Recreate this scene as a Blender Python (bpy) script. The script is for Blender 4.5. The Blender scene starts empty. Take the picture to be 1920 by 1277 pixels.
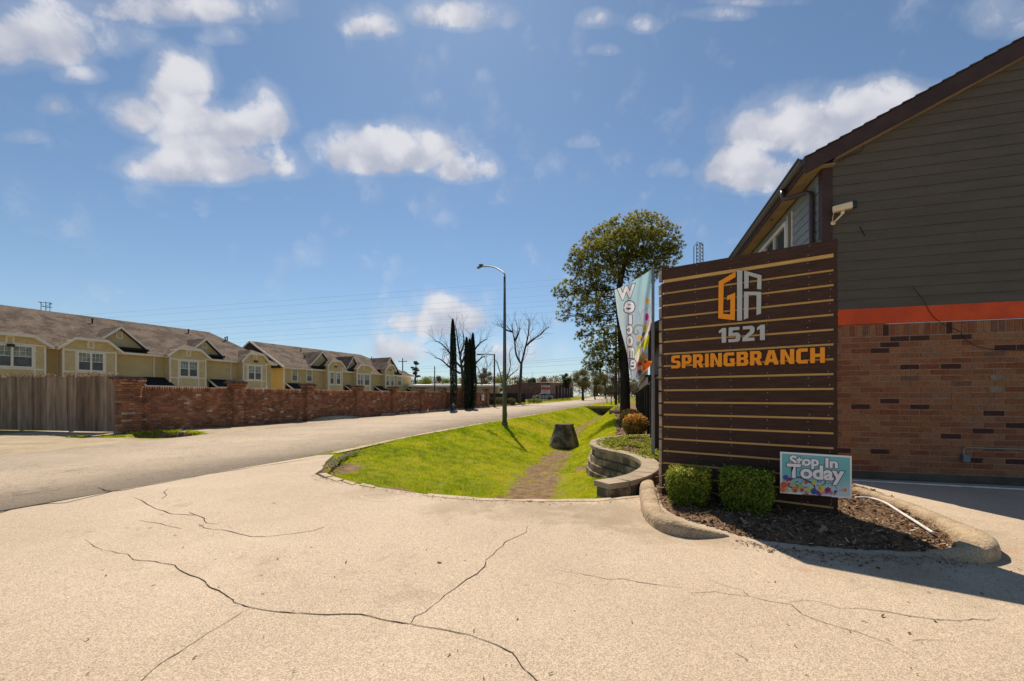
import bpy, bmesh, math, random
import numpy as np
from mathutils import Vector, Matrix, Euler
random.seed(7); RNG = np.random.default_rng(7)
SC = bpy.context.scene
COL = SC.collection
PI = math.pi
# ------------------------------------------------------------------ camera
F, CX, CY, CH = 780.0, 960.0, 744.0, 1.3      # focal length, horizon and eye height measured on the 1920 px photograph
cam = bpy.data.cameras.new('camera'); camo = bpy.data.objects.new('camera', cam); COL.objects.link(camo)
camo.location = (0, 0, CH); camo.rotation_euler = (PI/2, 0, 0)
cam.sensor_fit = 'HORIZONTAL'; cam.sensor_width = 36; cam.lens = 36*F/1920
cam.shift_y = (CY-638.5)/1920; cam.clip_start = 0.05; cam.clip_end = 6000
SC.camera = camo
# ------------------------------------------------------------------ sky, sun, exposure
SUN_EL = math.radians(53.0); SUN_DX, SUN_DY = -0.146, 0.989
SUN_AZ = math.atan2(SUN_DX, SUN_DY)
W = bpy.data.worlds.new("World"); SC.world = W; W.use_nodes = True
nt = W.node_tree; nt.nodes.clear()
def N(t, tree, **kw):
    n = tree.nodes.new(t)
    for k, v in kw.items(): setattr(n, k, v)
    return n
def L(tree, a, b): tree.links.new(a, b)
def M_(tree, op, a, b=None, c=None, clamp=False):
    n = tree.nodes.new('ShaderNodeMath'); n.operation = op; n.use_clamp = clamp
    for i, v in enumerate((a, b, c)):
        if v is None: continue
        if isinstance(v, (int, float)): n.inputs[i].default_value = v
        else: tree.links.new(v, n.inputs[i])
    return n.outputs[0]
def V_(tree, op, a, b=None):
    n = tree.nodes.new('ShaderNodeVectorMath'); n.operation = op
    for i, v in enumerate((a, b)):
        if v is None: continue
        if isinstance(v, (tuple, list)): n.inputs[i].default_value = v
        else: tree.links.new(v, n.inputs[i])
    return n
def MIX(tree, fac, a, b, blend='MIX'):
    n = tree.nodes.new('ShaderNodeMix'); n.data_type = 'RGBA'; n.blend_type = blend
    for sock, v in ((n.inputs[0], fac), (n.inputs[6], a), (n.inputs[7], b)):
        if isinstance(v, (int, float)): sock.default_value = v
        elif isinstance(v, (tuple, list)): sock.default_value = tuple(v)+((1,) if len(v) == 3 else ())
        else: tree.links.new(v, sock)
    return n.outputs[2]
def SMOOTH(tree, v, lo, hi):
    n = tree.nodes.new('ShaderNodeMapRange'); n.interpolation_type = 'SMOOTHSTEP'
    tree.links.new(v, n.inputs[0]); n.inputs[1].default_value = lo; n.inputs[2].default_value = hi
    return n.outputs[0]
SKY_STRENGTH = 0.15
def build_world():
    out = N('ShaderNodeOutputWorld', nt); bg = N('ShaderNodeBackground', nt)
    sky = N('ShaderNodeTexSky', nt); sky.sky_type = 'NISHITA'; sky.sun_disc = False
    sky.sun_elevation = SUN_EL; sky.sun_rotation = SUN_AZ
    sky.altitude = 0; sky.air_density = 1.0; sky.dust_density = 0.18; sky.ozone_density = 3.0
    tc = N('ShaderNodeTexCoord', nt)
    d = V_(nt, 'NORMALIZE', tc.outputs['Generated']).outputs[0]
    no = N('ShaderNodeTexNoise', nt); no.inputs['Scale'].default_value = 12; no.inputs['Detail'].default_value = 10; no.inputs['Roughness'].default_value = 0.60
    no.inputs['Distortion'].default_value = 0.15
    L(nt, d, no.inputs['Vector'])
    nz = no.outputs['Fac']
    n2 = N('ShaderNodeTexNoise', nt); n2.inputs['Scale'].default_value = 11; n2.inputs['Detail'].default_value = 7; n2.inputs['Roughness'].default_value = 0.6
    mp = V_(nt, 'ADD', d, (0.0, 0.0, 0.035)); L(nt, mp.outputs[0], n2.inputs['Vector'])
    tot = None; shade = None
    # each cloud: centre (as seen in the photograph), half width, half height, weight
    blobs = CLOUDS
    sd_ = N('ShaderNodeSeparateXYZ', nt); L(nt, d, sd_.inputs[0])
    fy = M_(nt, 'MAXIMUM', sd_.outputs['Y'], 0.05); tx = M_(nt, 'DIVIDE', sd_.outputs['X'], fy); tz = M_(nt, 'DIVIDE', sd_.outputs['Z'], fy)
    g = M_(nt, 'GREATER_THAN', sd_.outputs['Y'], 0.06)
    for (px, py, rw, rh, wgt) in blobs:      # cloud banks lie level, at this bearing and elevation
        a = M_(nt, 'MULTIPLY', M_(nt, 'SUBTRACT', tx, (px-CX)/F), F/rw)
        b = M_(nt, 'MULTIPLY', M_(nt, 'SUBTRACT', tz, (CY-py)/F), F/rh)
        bb = M_(nt, 'MINIMUM', b, M_(nt, 'MULTIPLY', b, 1.7))     # flatter bases
        rr = M_(nt, 'ADD', M_(nt, 'MULTIPLY', a, a), M_(nt, 'MULTIPLY', bb, bb))
        m = M_(nt, 'MULTIPLY', M_(nt, 'MAXIMUM', M_(nt, 'SUBTRACT', 1.0, rr), -1.7), wgt)
        m = M_(nt, 'ADD', M_(nt, 'MULTIPLY', M_(nt, 'ADD', m, 1.7), g), -1.7)
        tot = m if tot is None else M_(nt, 'MAXIMUM', tot, m)
        sb = M_(nt, 'MULTIPLY', M_(nt, 'MAXIMUM', m, 0.0), b)
        shade = sb if shade is None else M_(nt, 'ADD', shade, sb)
    # scattered cloud over the rest of the dome (behind and above the viewer)
    n3 = N('ShaderNodeTexNoise', nt); n3.inputs['Scale'].default_value = 2.6; n3.inputs['Detail'].default_value = 3
    L(nt, d, n3.inputs['Vector'])
    sep = N('ShaderNodeSeparateXYZ', nt); L(nt, d, sep.inputs[0])
    behind = M_(nt, 'MULTIPLY', SMOOTH(nt, n3.outputs['Fac'], 0.5, 0.72), SMOOTH(nt, M_(nt, 'MULTIPLY', sep.outputs['Y'], -1.0), 0.1, 0.5))
    tot = M_(nt, 'MAXIMUM', tot, M_(nt, 'SUBTRACT', M_(nt, 'MULTIPLY', behind, 1.6), 1.0))
    vo = N('ShaderNodeTexVoronoi', nt); vo.feature = 'SMOOTH_F1'; vo.inputs['Scale'].default_value = 17; vo.inputs['Smoothness'].default_value = .6
    wv = V_(nt, 'ADD', d, None); ws = V_(nt, 'SCALE', no.outputs['Color']); ws.inputs['Scale'].default_value = .10; L(nt, ws.outputs[0], wv.inputs[1]); L(nt, wv.outputs[0], vo.inputs['Vector'])
    nz = M_(nt, 'ADD', nz, M_(nt, 'MULTIPLY', M_(nt, 'SUBTRACT', 0.42, vo.outputs['Distance']), 0.26))
    edge = M_(nt, 'ADD', M_(nt, 'MULTIPLY', tot, 1.0), M_(nt, 'MULTIPLY', M_(nt, 'SUBTRACT', nz, 0.53), 2.9))
    dens = SMOOTH(nt, edge, -0.05, 0.85)
    dens = M_(nt, 'MAXIMUM', M_(nt, 'MULTIPLY', dens, 0.90), M_(nt, 'MULTIPLY', SMOOTH(nt, edge, -0.58, 0.25), 0.22))
    # cloud tone: whiter crowns, greyer undersides
    cl = M_(nt, 'ADD', M_(nt, 'ADD', M_(nt, 'MULTIPLY', n2.outputs['Fac'], 0.40), M_(nt, 'MULTIPLY', shade, 0.35)), M_(nt, 'MULTIPLY', M_(nt, 'SUBTRACT', 0.4, vo.outputs['Distance']), 0.5))
    cl = SMOOTH(nt, cl, 0.02, 0.38)
    ccol = MIX(nt, cl, CLOUD_DARK, CLOUD_LIGHT)
    # clear-sky colour grading of the Nishita sky
    hs = N('ShaderNodeHueSaturation', nt); hs.inputs['Saturation'].default_value = SKY_SAT; hs.inputs['Value'].default_value = SKY_VAL
    L(nt, sky.outputs[0], hs.inputs['Color'])
    gm = N('ShaderNodeGamma', nt); gm.inputs[1].default_value = SKY_GAMMA; L(nt, hs.outputs[0], gm.inputs[0])
    col = MIX(nt, 1.0, gm.outputs[0], SKY_TINT, 'MULTIPLY')
    hz = M_(nt, 'MULTIPLY', M_(nt, 'POWER', 2.718, M_(nt, 'MULTIPLY', M_(nt, 'MAXIMUM', sd_.outputs['Z'], 0.0), -11.0)), 0.5)
    col = MIX(nt, hz, col, (3.35, 3.45, 3.5))      # pale haze towards the horizon, all round
    mixd = MIX(nt, dens, col, ccol)
    L(nt, mixd, bg.inputs[0]); bg.inputs[1].default_value = SKY_STRENGTH
    L(nt, bg.outputs[0], out.inputs[0])
SKY_SAT, SKY_VAL, SKY_GAMMA, SKY_TINT = .86, .80, 1.0, (.485, .59, .645)
CLOUD_LIGHT, CLOUD_DARK = (4.15, 4.1, 4.25), (2.6, 2.7, 3.15)
CLOUDS = [(50, 80, 215, 95, 1.1), (330, 22, 230, 48, .85), (150, 140, 60, 26, .5), (100, 200, 26, 22, .4), (335, 175, 85, 92, 1.15), (255, 225, 68, 62, 1.1), (395, 255, 150, 80, 1.25), (485, 230, 76, 74, 1.1), (400, 312, 200, 62, 1.3),
          (730, 288, 165, 68, 1.35), (870, 318, 70, 42, 1.0), (885, 35, 80, 40, .85), (810, 30, 60, 34, .7), (690, 50, 60, 36, .65), (1130, 40, 40, 24, .55), (1205, 50, 30, 20, .45), (1135, 95, 28, 14, .45), (1350, 28, 60, 20, .6), (1400, 5, 90, 14, .5),
          (1500, 250, 165, 95, 1.35), (1405, 325, 100, 66, 1.2), (1640, 205, 170, 66, 1.15), (1255, 320, 34, 26, .55), (1880, 40, 80, 60, .7), (820, 605, 105, 58, 1.1), (740, 660, 88, 44, 1.0), (950, 665, 120, 42, .6), (40, 260, 40, 16, .4), (430, 70, 50, 22, .35), (1090, 270, 24, 12, .3)]
build_world()
sd = bpy.data.lights.new('sun', 'SUN'); sd.energy = 4.7; sd.angle = math.radians(0.5); sd.color = (1.0, 0.87, 0.71)
so = bpy.data.objects.new('sun', sd); COL.objects.link(so)
sdir = Vector((SUN_DX*math.cos(SUN_EL), SUN_DY*math.cos(SUN_EL), math.sin(SUN_EL)))
so.rotation_euler = sdir.to_track_quat('Z', 'Y').to_euler(); so.location = (0, 0, 60)
SC.view_settings.view_transform = 'Standard'; SC.view_settings.look = 'None'
SC.view_settings.exposure = 0.35; SC.view_settings.gamma = 1.0; SC.view_settings.use_curve_mapping = False
SC.cycles.max_bounces = 6; SC.cycles.transparent_max_bounces = 8
SC.cycles.use_denoising = True
# ------------------------------------------------------------------ helpers
def ray(px, py): return Vector(((px-CX)/F, 1.0, (CY-py)/F))
def G(px, py, z=0.0):
    """point of height z seen at a pixel of the photograph"""
    Y = F*(CH-z)/(py-CY); return Vector(((px-CX)/F*Y, Y, z))
def atY(px, py, Y): return Vector(((px-CX)/F*Y, Y, CH+(CY-py)/F*Y))

def tag(o, label=None, cat=None, group=None, kind=None):
    if label: o['label'] = label
    if cat: o['category'] = cat
    if group: o['group'] = group
    if kind: o['kind'] = kind
    return o
def empty(name, loc=(0, 0, 0), rz=0.0, label=None, cat=None, group=None):
    o = bpy.data.objects.new(name, None); COL.objects.link(o); o.location = loc; o.rotation_euler = (0, 0, rz)
    o.empty_display_size = .2
    return tag(o, label, cat, group)
def link(name, me, parent=None, loc=None, rot=None, scale=None):
    o = bpy.data.objects.new(name, me); COL.objects.link(o)
    if parent is not None: o.parent = parent
    if loc is not None: o.location = loc
    if rot is not None: o.rotation_euler = rot
    if scale is not None: o.scale = scale
    return o
def copy_tree(o, parent=None, loc=None, rz=None):
    c = o.copy(); COL.objects.link(c); c.parent = parent
    for ch in list(o.children): copy_tree(ch, c)
    if loc is not None: c.location = loc
    if rz is not None: c.rotation_euler = (0, 0, rz)
    return c
class MB:
    """collects simple solids and links them as one mesh object"""
    def __init__(s): s.v = []; s.f = []; s.m = []; s.mi = 0
    def add(s, vs, fs):
        k = len(s.v); s.v += [tuple(p) for p in vs]
        for f in fs: s.f.append(tuple(i+k for i in f)); s.m.append(s.mi)
        return s
    def box(s, x0, x1, y0, y1, z0, z1):
        x0, x1 = sorted((x0, x1)); y0, y1 = sorted((y0, y1)); z0, z1 = sorted((z0, z1))
        return s.add([(x0,y0,z0),(x1,y0,z0),(x1,y1,z0),(x0,y1,z0),(x0,y0,z1),(x1,y0,z1),(x1,y1,z1),(x0,y1,z1)],
                     [(0,3,2,1),(4,5,6,7),(0,1,5,4),(1,2,6,5),(2,3,7,6),(3,0,4,7)])
    def obox(s, c, ax, ay, az):
        c = Vector(c); ax = Vector(ax); ay = Vector(ay); az = Vector(az)
        P = [c+ax*i+ay*j+az*k for k in (-1, 1) for (i, j) in ((-1,-1),(1,-1),(1,1),(-1,1))]
        return s.add(P, [(0,3,2,1),(4,5,6,7),(0,1,5,4),(1,2,6,5),(2,3,7,6),(3,0,4,7)])
    def prism(s, poly, d, closed=True):
        """poly: list of 3d points (ccw seen against d), d: extrusion vector"""
        n = len(poly); d = Vector(d); a = [Vector(p) for p in poly]; b = [p+d for p in a]
        s.add(a+b, [tuple(range(n))[::-1], tuple(range(n, 2*n))]+[(i, (i+1) % n, n+(i+1) % n, n+i) for i in range(n)])
        return s
    def tube(s, pts, r, n=8, caps=True):
        pts = [Vector(p) for p in pts]; rs = r if isinstance(r, (list, tuple)) else [r]*len(pts)
        k = len(s.v); prev = None
        for i, p in enumerate(pts):
            t = (pts[min(i+1, len(pts)-1)]-pts[max(i-1, 0)])
            if t.length < 1e-9: t = Vector((0, 0, 1))
            t.normalize()
            a = t.cross(Vector((0, 0, 1))) if prev is None else (prev-t*prev.dot(t))
            if a.length < 1e-4: a = t.cross(Vector((0.3, 1, 0.1)))
            a.normalize(); prev = a; b = t.cross(a)
            for j in range(n):
                th = 2*PI*j/n; s.v.append(tuple(p+(a*math.cos(th)+b*math.sin(th))*rs[i]))
        for i in range(len(pts)-1):
            for j in range(n):
                q = (j+1) % n; s.f.append((k+i*n+j, k+i*n+q, k+(i+1)*n+q, k+(i+1)*n+j)); s.m.append(s.mi)
        if caps:
            s.f.append(tuple(k+j for j in range(n))[::-1]); s.m.append(s.mi)
            s.f.append(tuple(k+(len(pts)-1)*n+j for j in range(n))); s.m.append(s.mi)
        return s
    def lathe(s, prof, c=(0, 0, 0), n=20):
        k = len(s.v)
        for (r, z) in prof:
            for j in range(n):
                th = 2*PI*j/n; s.v.append((c[0]+r*math.cos(th), c[1]+r*math.sin(th), c[2]+z))
        for i in range(len(prof)-1):
            for j in range(n):
                q = (j+1) % n; s.f.append((k+i*n+j, k+i*n+q, k+(i+1)*n+q, k+(i+1)*n+j)); s.m.append(s.mi)
        s.f.append(tuple(k+j for j in range(n))[::-1]); s.m.append(s.mi)
        s.f.append(tuple(k+(len(prof)-1)*n+j for j in range(n))); s.m.append(s.mi)
        return s
    def mesh(s, name, mats, smooth=False, bevel=0):
        me = bpy.data.meshes.new(name); me.from_pydata(s.v, [], s.f)
        for m in (mats if isinstance(mats, (list, tuple)) else [mats]): me.materials.append(m)
        if any(s.m): me.polygons.foreach_set('material_index', s.m)
        if bevel:
            bm = bmesh.new(); bm.from_mesh(me)
            bmesh.ops.bevel(bm, geom=[e for e in bm.edges if len(e.link_faces) == 2 and e.calc_face_angle(0) > 0.6], offset=bevel, segments=2, affect='EDGES', clamp_overlap=True)
            bm.to_mesh(me); bm.free()
        if smooth: me.shade_smooth()
        me.update(); return me
    def build(s, name, mats, parent=None, loc=None, smooth=False, bevel=0, rot=None):
        return link(name, s.mesh(name, mats, smooth, bevel), parent, loc, rot)
def np_mesh(name, co, faces, mats, attr=None, n=None):
    """co (n,3), faces (m,k) equal-size polygons, attr: per-point float"""
    me = bpy.data.meshes.new(name); co = np.asarray(co, np.float32); faces = np.asarray(faces, np.int32)
    m, k = faces.shape
    me.vertices.add(len(co)); me.vertices.foreach_set('co', co.ravel())
    me.loops.add(m*k); me.loops.foreach_set('vertex_index', faces.ravel())
    me.polygons.add(m); me.polygons.foreach_set('loop_start', np.arange(0, m*k, k, dtype=np.int32))
    try: me.polygons.foreach_set('loop_total', np.full(m, k, np.int32))
    except Exception: pass
    for mt in (mats if isinstance(mats, (list, tuple)) else [mats]): me.materials.append(mt)
    if attr is not None:
        for nm, vals in attr.items():
            a = me.attributes.new(nm, 'FLOAT', 'POINT'); a.data.foreach_set('value', np.asarray(vals, np.float32).ravel())
    me.update(calc_edges=True); return me
# ------------------------------------------------------------------ materials
MATS = {}
def pmat(name, col, rough=.8, col2=None, scale=4.0, detail=5.0, bump=0.0, bscale=40.0, metal=0.0, spec=0.3, fine=None, fscale=200.0, stretch=None, rnd=None, rndcols=None, attr=None, contrast=(.35, .65), trans=0.0, double=False, coord='world'):
    """procedural material: base colour, large-scale variation to col2, fine speckle, bump, optional per-object / per-point colour ramp"""
    m = bpy.data.materials.new(name); m.use_nodes = True; t = m.node_tree
    b = t.nodes['Principled BSDF']; b.inputs['Roughness'].default_value = rough; b.inputs['Metallic'].default_value = metal
    b.inputs['Specular IOR Level'].default_value = spec
    if coord == 'world': g = N('ShaderNodeNewGeometry', t); pos = g.outputs['Position']
    else: g = N('ShaderNodeTexCoord', t); pos = g.outputs['Object']
    if stretch: pos = V_(t, 'MULTIPLY', pos, stretch).outputs[0]
    base = None
    if rndcols:
        src = N('ShaderNodeAttribute', t, attribute_name=attr).outputs['Fac'] if attr else N('ShaderNodeObjectInfo', t).outputs['Random']
        r = N('ShaderNodeValToRGB', t); r.color_ramp.interpolation = 'CONSTANT' if rnd == 'const' else 'LINEAR'
        el = r.color_ramp.elements
        while len(el) < len(rndcols): el.new(0.5)
        for e, (p, c) in zip(el, rndcols): e.position = p; e.color = tuple(c)+(1,)
        L(t, src, r.inputs[0]); base = r.outputs[0]
    if base is None:
        rgb = N('ShaderNodeRGB', t); rgb.outputs[0].default_value = tuple(col)+(1,); base = rgb.outputs[0]
    if col2 is not None:
        n = N('ShaderNodeTexNoise', t); n.inputs['Scale'].default_value = scale; n.inputs['Detail'].default_value = detail; n.inputs['Roughness'].default_value = .62
        L(t, pos, n.inputs['Vector']); f = SMOOTH(t, n.outputs['Fac'], *contrast)
        base = MIX(t, f, base, col2)
    if fine:
        n = N('ShaderNodeTexNoise', t); n.inputs['Scale'].default_value = fscale; n.inputs['Detail'].default_value = 3
        L(t, pos, n.inputs['Vector'])
        f = N('ShaderNodeMapRange', t); L(t, n.outputs['Fac'], f.inputs[0]); f.inputs[1].default_value = .3; f.inputs[2].default_value = .7; f.inputs[3].default_value = 1-fine; f.inputs[4].default_value = 1+fine
        base = MIX(t, 1.0, base, f.outputs[0], 'MULTIPLY')
    L(t, base, b.inputs['Base Color'])
    if bump:
        n = N('ShaderNodeTexNoise', t); n.inputs['Scale'].default_value = bscale; n.inputs['Detail'].default_value = 5; L(t, pos, n.inputs['Vector'])
        bp = N('ShaderNodeBump', t); bp.inputs['Strength'].default_value = bump; bp.inputs['Distance'].default_value = 0.02
        L(t, n.outputs['Fac'], bp.inputs['Height']); L(t, bp.outputs[0], b.inputs['Normal'])
    if trans:
        tr = N('ShaderNodeBsdfTranslucent', t); L(t, base, tr.inputs[0]); ms = N('ShaderNodeMixShader', t); ms.inputs[0].default_value = trans
        L(t, b.outputs[0], ms.inputs[1]); L(t, tr.outputs[0], ms.inputs[2]); L(t, ms.outputs[0], t.nodes['Material Output'].inputs[0])
    MATS[name] = m; return m
def pip(x, y, poly):
    """vectorised point in polygon"""
    x = np.asarray(x); y = np.asarray(y); ins = np.zeros(x.shape, bool); n = len(poly)
    for i in range(n):
        x0, y0 = poly[i][0], poly[i][1]; x1, y1 = poly[(i+1) % n][0], poly[(i+1) % n][1]
        if y0 == y1: continue
        c = ((y0 > y) != (y1 > y)) & (x < (x1-x0)*(y-y0)/(y1-y0)+x0)
        ins ^= c
    return ins
def catmull(pts, k=6):
    P = [Vector(p) for p in pts]; out = []
    for i in range(len(P)-1):
        p0 = P[max(i-1, 0)]; p1 = P[i]; p2 = P[i+1]; p3 = P[min(i+2, len(P)-1)]
        for j in range(k):
            t = j/k; out.append(0.5*((2*p1)+(-p0+p2)*t+(2*p0-5*p1+4*p2-p3)*t*t+(-p0+3*p1-3*p2+p3)*t**3))
    out.append(P[-1]); return out
def vnoise(x, y, s, seed=0):
    """cheap smooth 2d value noise for numpy arrays"""
    x = np.asarray(x)*s; y = np.asarray(y)*s
    xi = np.floor(x).astype(np.int64); yi = np.floor(y).astype(np.int64); xf = x-xi; yf = y-yi
    def h(a, b):
        v = np.sin(a*127.1+b*311.7+seed*74.7)*43758.5453; return v-np.floor(v)
    u = xf*xf*(3-2*xf); w = yf*yf*(3-2*yf)
    return (h(xi, yi)*(1-u)+h(xi+1, yi)*u)*(1-w)+(h(xi, yi+1)*(1-u)+h(xi+1, yi+1)*u)*w
# ------------------------------------------------------------------ ground layout
EDGE_FRONT = [(590, 889), (606, 897), (640, 903), (700, 913), (760, 922), (800, 927.5), (850, 932), (900, 936), (960, 938), (1040, 938.5), (1120, 937.5), (1205, 930)]
EDGE_FRONT = [G(*p)[:2] for p in EDGE_FRONT]
ROAD_R = [(-6.1, 4.0), (-5.0, 7.2), (-4.15, 9.3), (-3.85, 10.9), (-3.4, 13.3), (-2.2, 17.6), (-.6, 23), (1.3, 29), (3.6, 35.8), (8.25, 49), (15.5, 68), (23, 90), (37, 150), (60, 250), (92, 380)]
ROAD_L = [(-12.6, -30), (-11.9, 0), (-11.2, 9.2), (-10.9, 12), (-10.5, 14.7), (-10.2, 22), (-9.5, 26), (-8.25, 29.3), (-5.0, 38.1), (-1.9, 46.8), (6.5, 68), (14.5, 90), (28.5, 150), (51, 250), (83, 380)]
def rise(y):
    y = np.asarray(y, float); k = np.clip((y-27)/6, 0, 1); return np.interp(y, [-1e4, 27, 33, 150, 260, 1e4], [0, 0, .03, 1.2, 1.7, 1.9])
XRY = [-100, 13.3]+[p[1] for p in ROAD_R if p[1] > 14]; XRX = [-3.4-113.3*.281, -3.4]+[p[0] for p in ROAD_R if p[1] > 14]
def road_x(y): return np.interp(y, XRY, XRX)
def road_t(x, y): return (x-road_x(y))*.955
def ditch_tc(y): return np.interp(y, [5, 7, 11, 17, 30, 49], [5.15, 5.1, 4.62, 4.25, 3.2, 2.35])
# planter wall centre line
WALL_PX = [(1127, 903.6), (1166, 898.5), (1198, 889.3), (1218.8, 876), (1218.4, 866), (1206.6, 857.8), (1186, 850.7), (1157.7, 845), (1131, 839), (1119, 832.8), (1119, 826.3), (1131, 822), (1151.6, 819), (1182, 816), (1224, 815.2)]
WALL_Z = .17
WALL_C = [G(px, py, WALL_Z) for (px, py) in WALL_PX]
WALL_S = [WALL_C[0], WALL_C[1]]+catmull(WALL_C[1:], 5)[1:]
PLANTER = [tuple(p[:2]) for p in WALL_S[6:]]+[(4.3, 12.4), (3.25, 9.2), (2.95, 7.6), (2.6, 6.6)]
# sign bed (mulch island) outline, measured on the ground
BED = [G(*p)[:2] for p in [(1225, 905), (1226, 928), (1234, 951), (1252, 968), (1290, 980), (1340, 992), (1372, 1003), (1440, 1016), (1520, 1025), (1600, 1031), (1690, 1035), (1760, 1036), (1836, 1030), (1838, 1014), (1806, 999), (1700, 950), (1640, 925), (1606, 915), (1560, 908), (1400, 895), (1240, 880)]]
DRIVE = [tuple(p) for p in EDGE_FRONT]+[(1.75, 5.5), (1.75, 6.0), (2.5, 7.0), (3.1, 7.9), (3.35, 8.6), (5.1, 7.25), (5.05, 6.7), (17.5, 3.1), (30, 0), (30, -22), (-9.5, -22), (-7.6, -4), (-6.1, 3.4), (-5.1, 7.0), (-4.3, 9.2), (-3.98, 9.3), (-3.72, 8.3), (-3.40, 7.45)]
def lawn_base(x, y):
    """height of the verge with its drainage ditch (x, y arrays)"""
    t = road_t(x, y); tc = ditch_tc(y); D = np.interp(y, [5, 7, 11, 17, 30, 49], [.58, .60, .72, .84, .95, 1.1])
    b = np.interp(y, [5, 9, 20, 49], [.46, .46, .38, .26])
    zr = np.interp(y, [5.2, 6, 7.5, 9, 10.5, 12.5, 15, 58], [-.04, -.10, -.28, -.46, -.5, -.35, .05, .1])
    tr = np.interp(y, [5, 6, 8, 9.5, 10.5, 12.5, 14.7, 24, 35, 49], [6.0, 6.3, 6.6, 6.1, 6.0, 6.3, 6.35, 6.0, 5.0, 3.8])
    L_ = np.clip((t-.1)/np.maximum(tc-b-.1, .1), 0, 1); L_ = L_**1.55*(1.6-.6*L_)
    zl = -.015-(D-.015)*L_
    R_ = np.clip((t-tc-b)/np.maximum(tr-tc-b, .1), 0, 1); R_ = R_*R_*(3-2*R_)*.5+R_*.5
    zz = np.where(t < tc, zl, -D+(zr+D)*R_)
    zz = zz+np.where((t > .3), (vnoise(x, y, 1.7)-.5)*.05+(vnoise(x, y, 6, 3)-.5)*.018, 0)
    # beyond the culvert crossing the ditch starts again, shallower
    zz = np.where(y > 48.7, np.where((t > .1) & (t < 6), -.3*np.exp(-((t-2.6)/1.0)**2)*(y > 53)+.0, 0), zz)
    return zz, t
def ground_h(x, y):
    z, t = lawn_base(x, y)
    z = np.where(t <= .1, -.025, z)
    inplant = pip(x, y, PLANTER); z = np.where(inplant, .02, z)
    right = (t > np.interp(y, [5, 8, 10, 14, 24, 35, 49], [7.2, 7.2, 6.9, 6.7, 6.4, 5.4, 4.2])) | (y < 5.0)
    z = np.where(right & ~inplant, np.where(y < 9, -.03, .05), z)
    z = np.where((y < 5.15), -.03, z)
    drv = pip(x, y, DRIVE)
    z = np.where(drv, np.minimum(z-.02, -.04), z)
    z = np.where((t < -.0) & (t > -10), -.04, z)
    # culvert hole on the far side of the road
    px_, py_ = -11.95, 14.3
    dx = (x-px_)+(y-py_)*.55; dy = (y-py_)
    pit = np.clip(1.25-((dx/1.0)**2+(dy/1.0)**2), 0, 1)
    z = np.where(t < -6.5, -.012+(vnoise(x, y, 1.3, 5)-.5)*.05*np.clip((-t-7.6)/1., 0, 1)-.6*pit**.5, z)
    return z+rise(y)
def axis(lo, hi, step, far):
    a = list(np.arange(lo, hi, step)); s = step
    while a[-1] < far: s *= 1.13; a.append(a[-1]+s)
    return a
M_ground = None
def ground_materials():
    global M_ground
    m = bpy.data.materials.new('ground_mix'); m.use_nodes = True; t = m.node_tree; b = t.nodes['Principled BSDF']
    b.inputs['Roughness'].default_value = .95; b.inputs['Specular IOR Level'].default_value = .1
    pos = N('ShaderNodeNewGeometry', t).outputs['Position']
    def noi(s, d=5, r=.6):
        n = N('ShaderNodeTexNoise', t); n.inputs['Scale'].default_value = s; n.inputs['Detail'].default_value = d; n.inputs['Roughness'].default_value = r
        L(t, pos, n.inputs['Vector']); return n.outputs['Fac']
    g = MIX(t, SMOOTH(t, noi(1.1), .35, .65), GRASS_A, GRASS_B)
    g = MIX(t, SMOOTH(t, noi(14), .3, .7), g, GRASS_C)
    dirt = MIX(t, SMOOTH(t, noi(5, 8), .3, .7), (.15, .09, .043), (.31, .215, .125))
    dirt = MIX(t, SMOOTH(t, noi(60, 4), .35, .85), dirt, (.11, .075, .04))
    ver = MIX(t, SMOOTH(t, noi(1.5, 8), .3, .7), (.50, .41, .28), (.36, .29, .20))
    ver = MIX(t, SMOOTH(t, noi(25, 6), .45, .8), ver, (.27, .21, .14))
    far = MIX(t, SMOOTH(t, noi(.25), .35, .65), (.16, .17, .05), (.24, .19, .10))
    a = N('ShaderNodeAttribute', t, attribute_name='dirt').outputs['Fac']; v = N('ShaderNodeAttribute', t, attribute_name='verge').outputs['Fac']; fa = N('ShaderNodeAttribute', t, attribute_name='far').outputs['Fac']
    c = MIX(t, fa, g, far); c = MIX(t, v, c, ver)
    a2 = M_(t, 'ADD', a, M_(t, 'MULTIPLY', M_(t, 'SUBTRACT', noi(7, 6), .5), 1.1)); c = MIX(t, SMOOTH(t, a2, .35, .6), c, dirt)
    L(t, c, b.inputs['Base Color'])
    bp = N('ShaderNodeBump', t); bp.inputs['Strength'].default_value = .7; bp.inputs['Distance'].default_value = .03; L(t, noi(35, 6), bp.inputs['Height']); L(t, bp.outputs[0], b.inputs['Normal'])
    M_ground = m
GRASS_A, GRASS_B, GRASS_C = (.14, .18, .010), (.26, .25, .018), (.20, .205, .012)
ground_materials()
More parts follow.
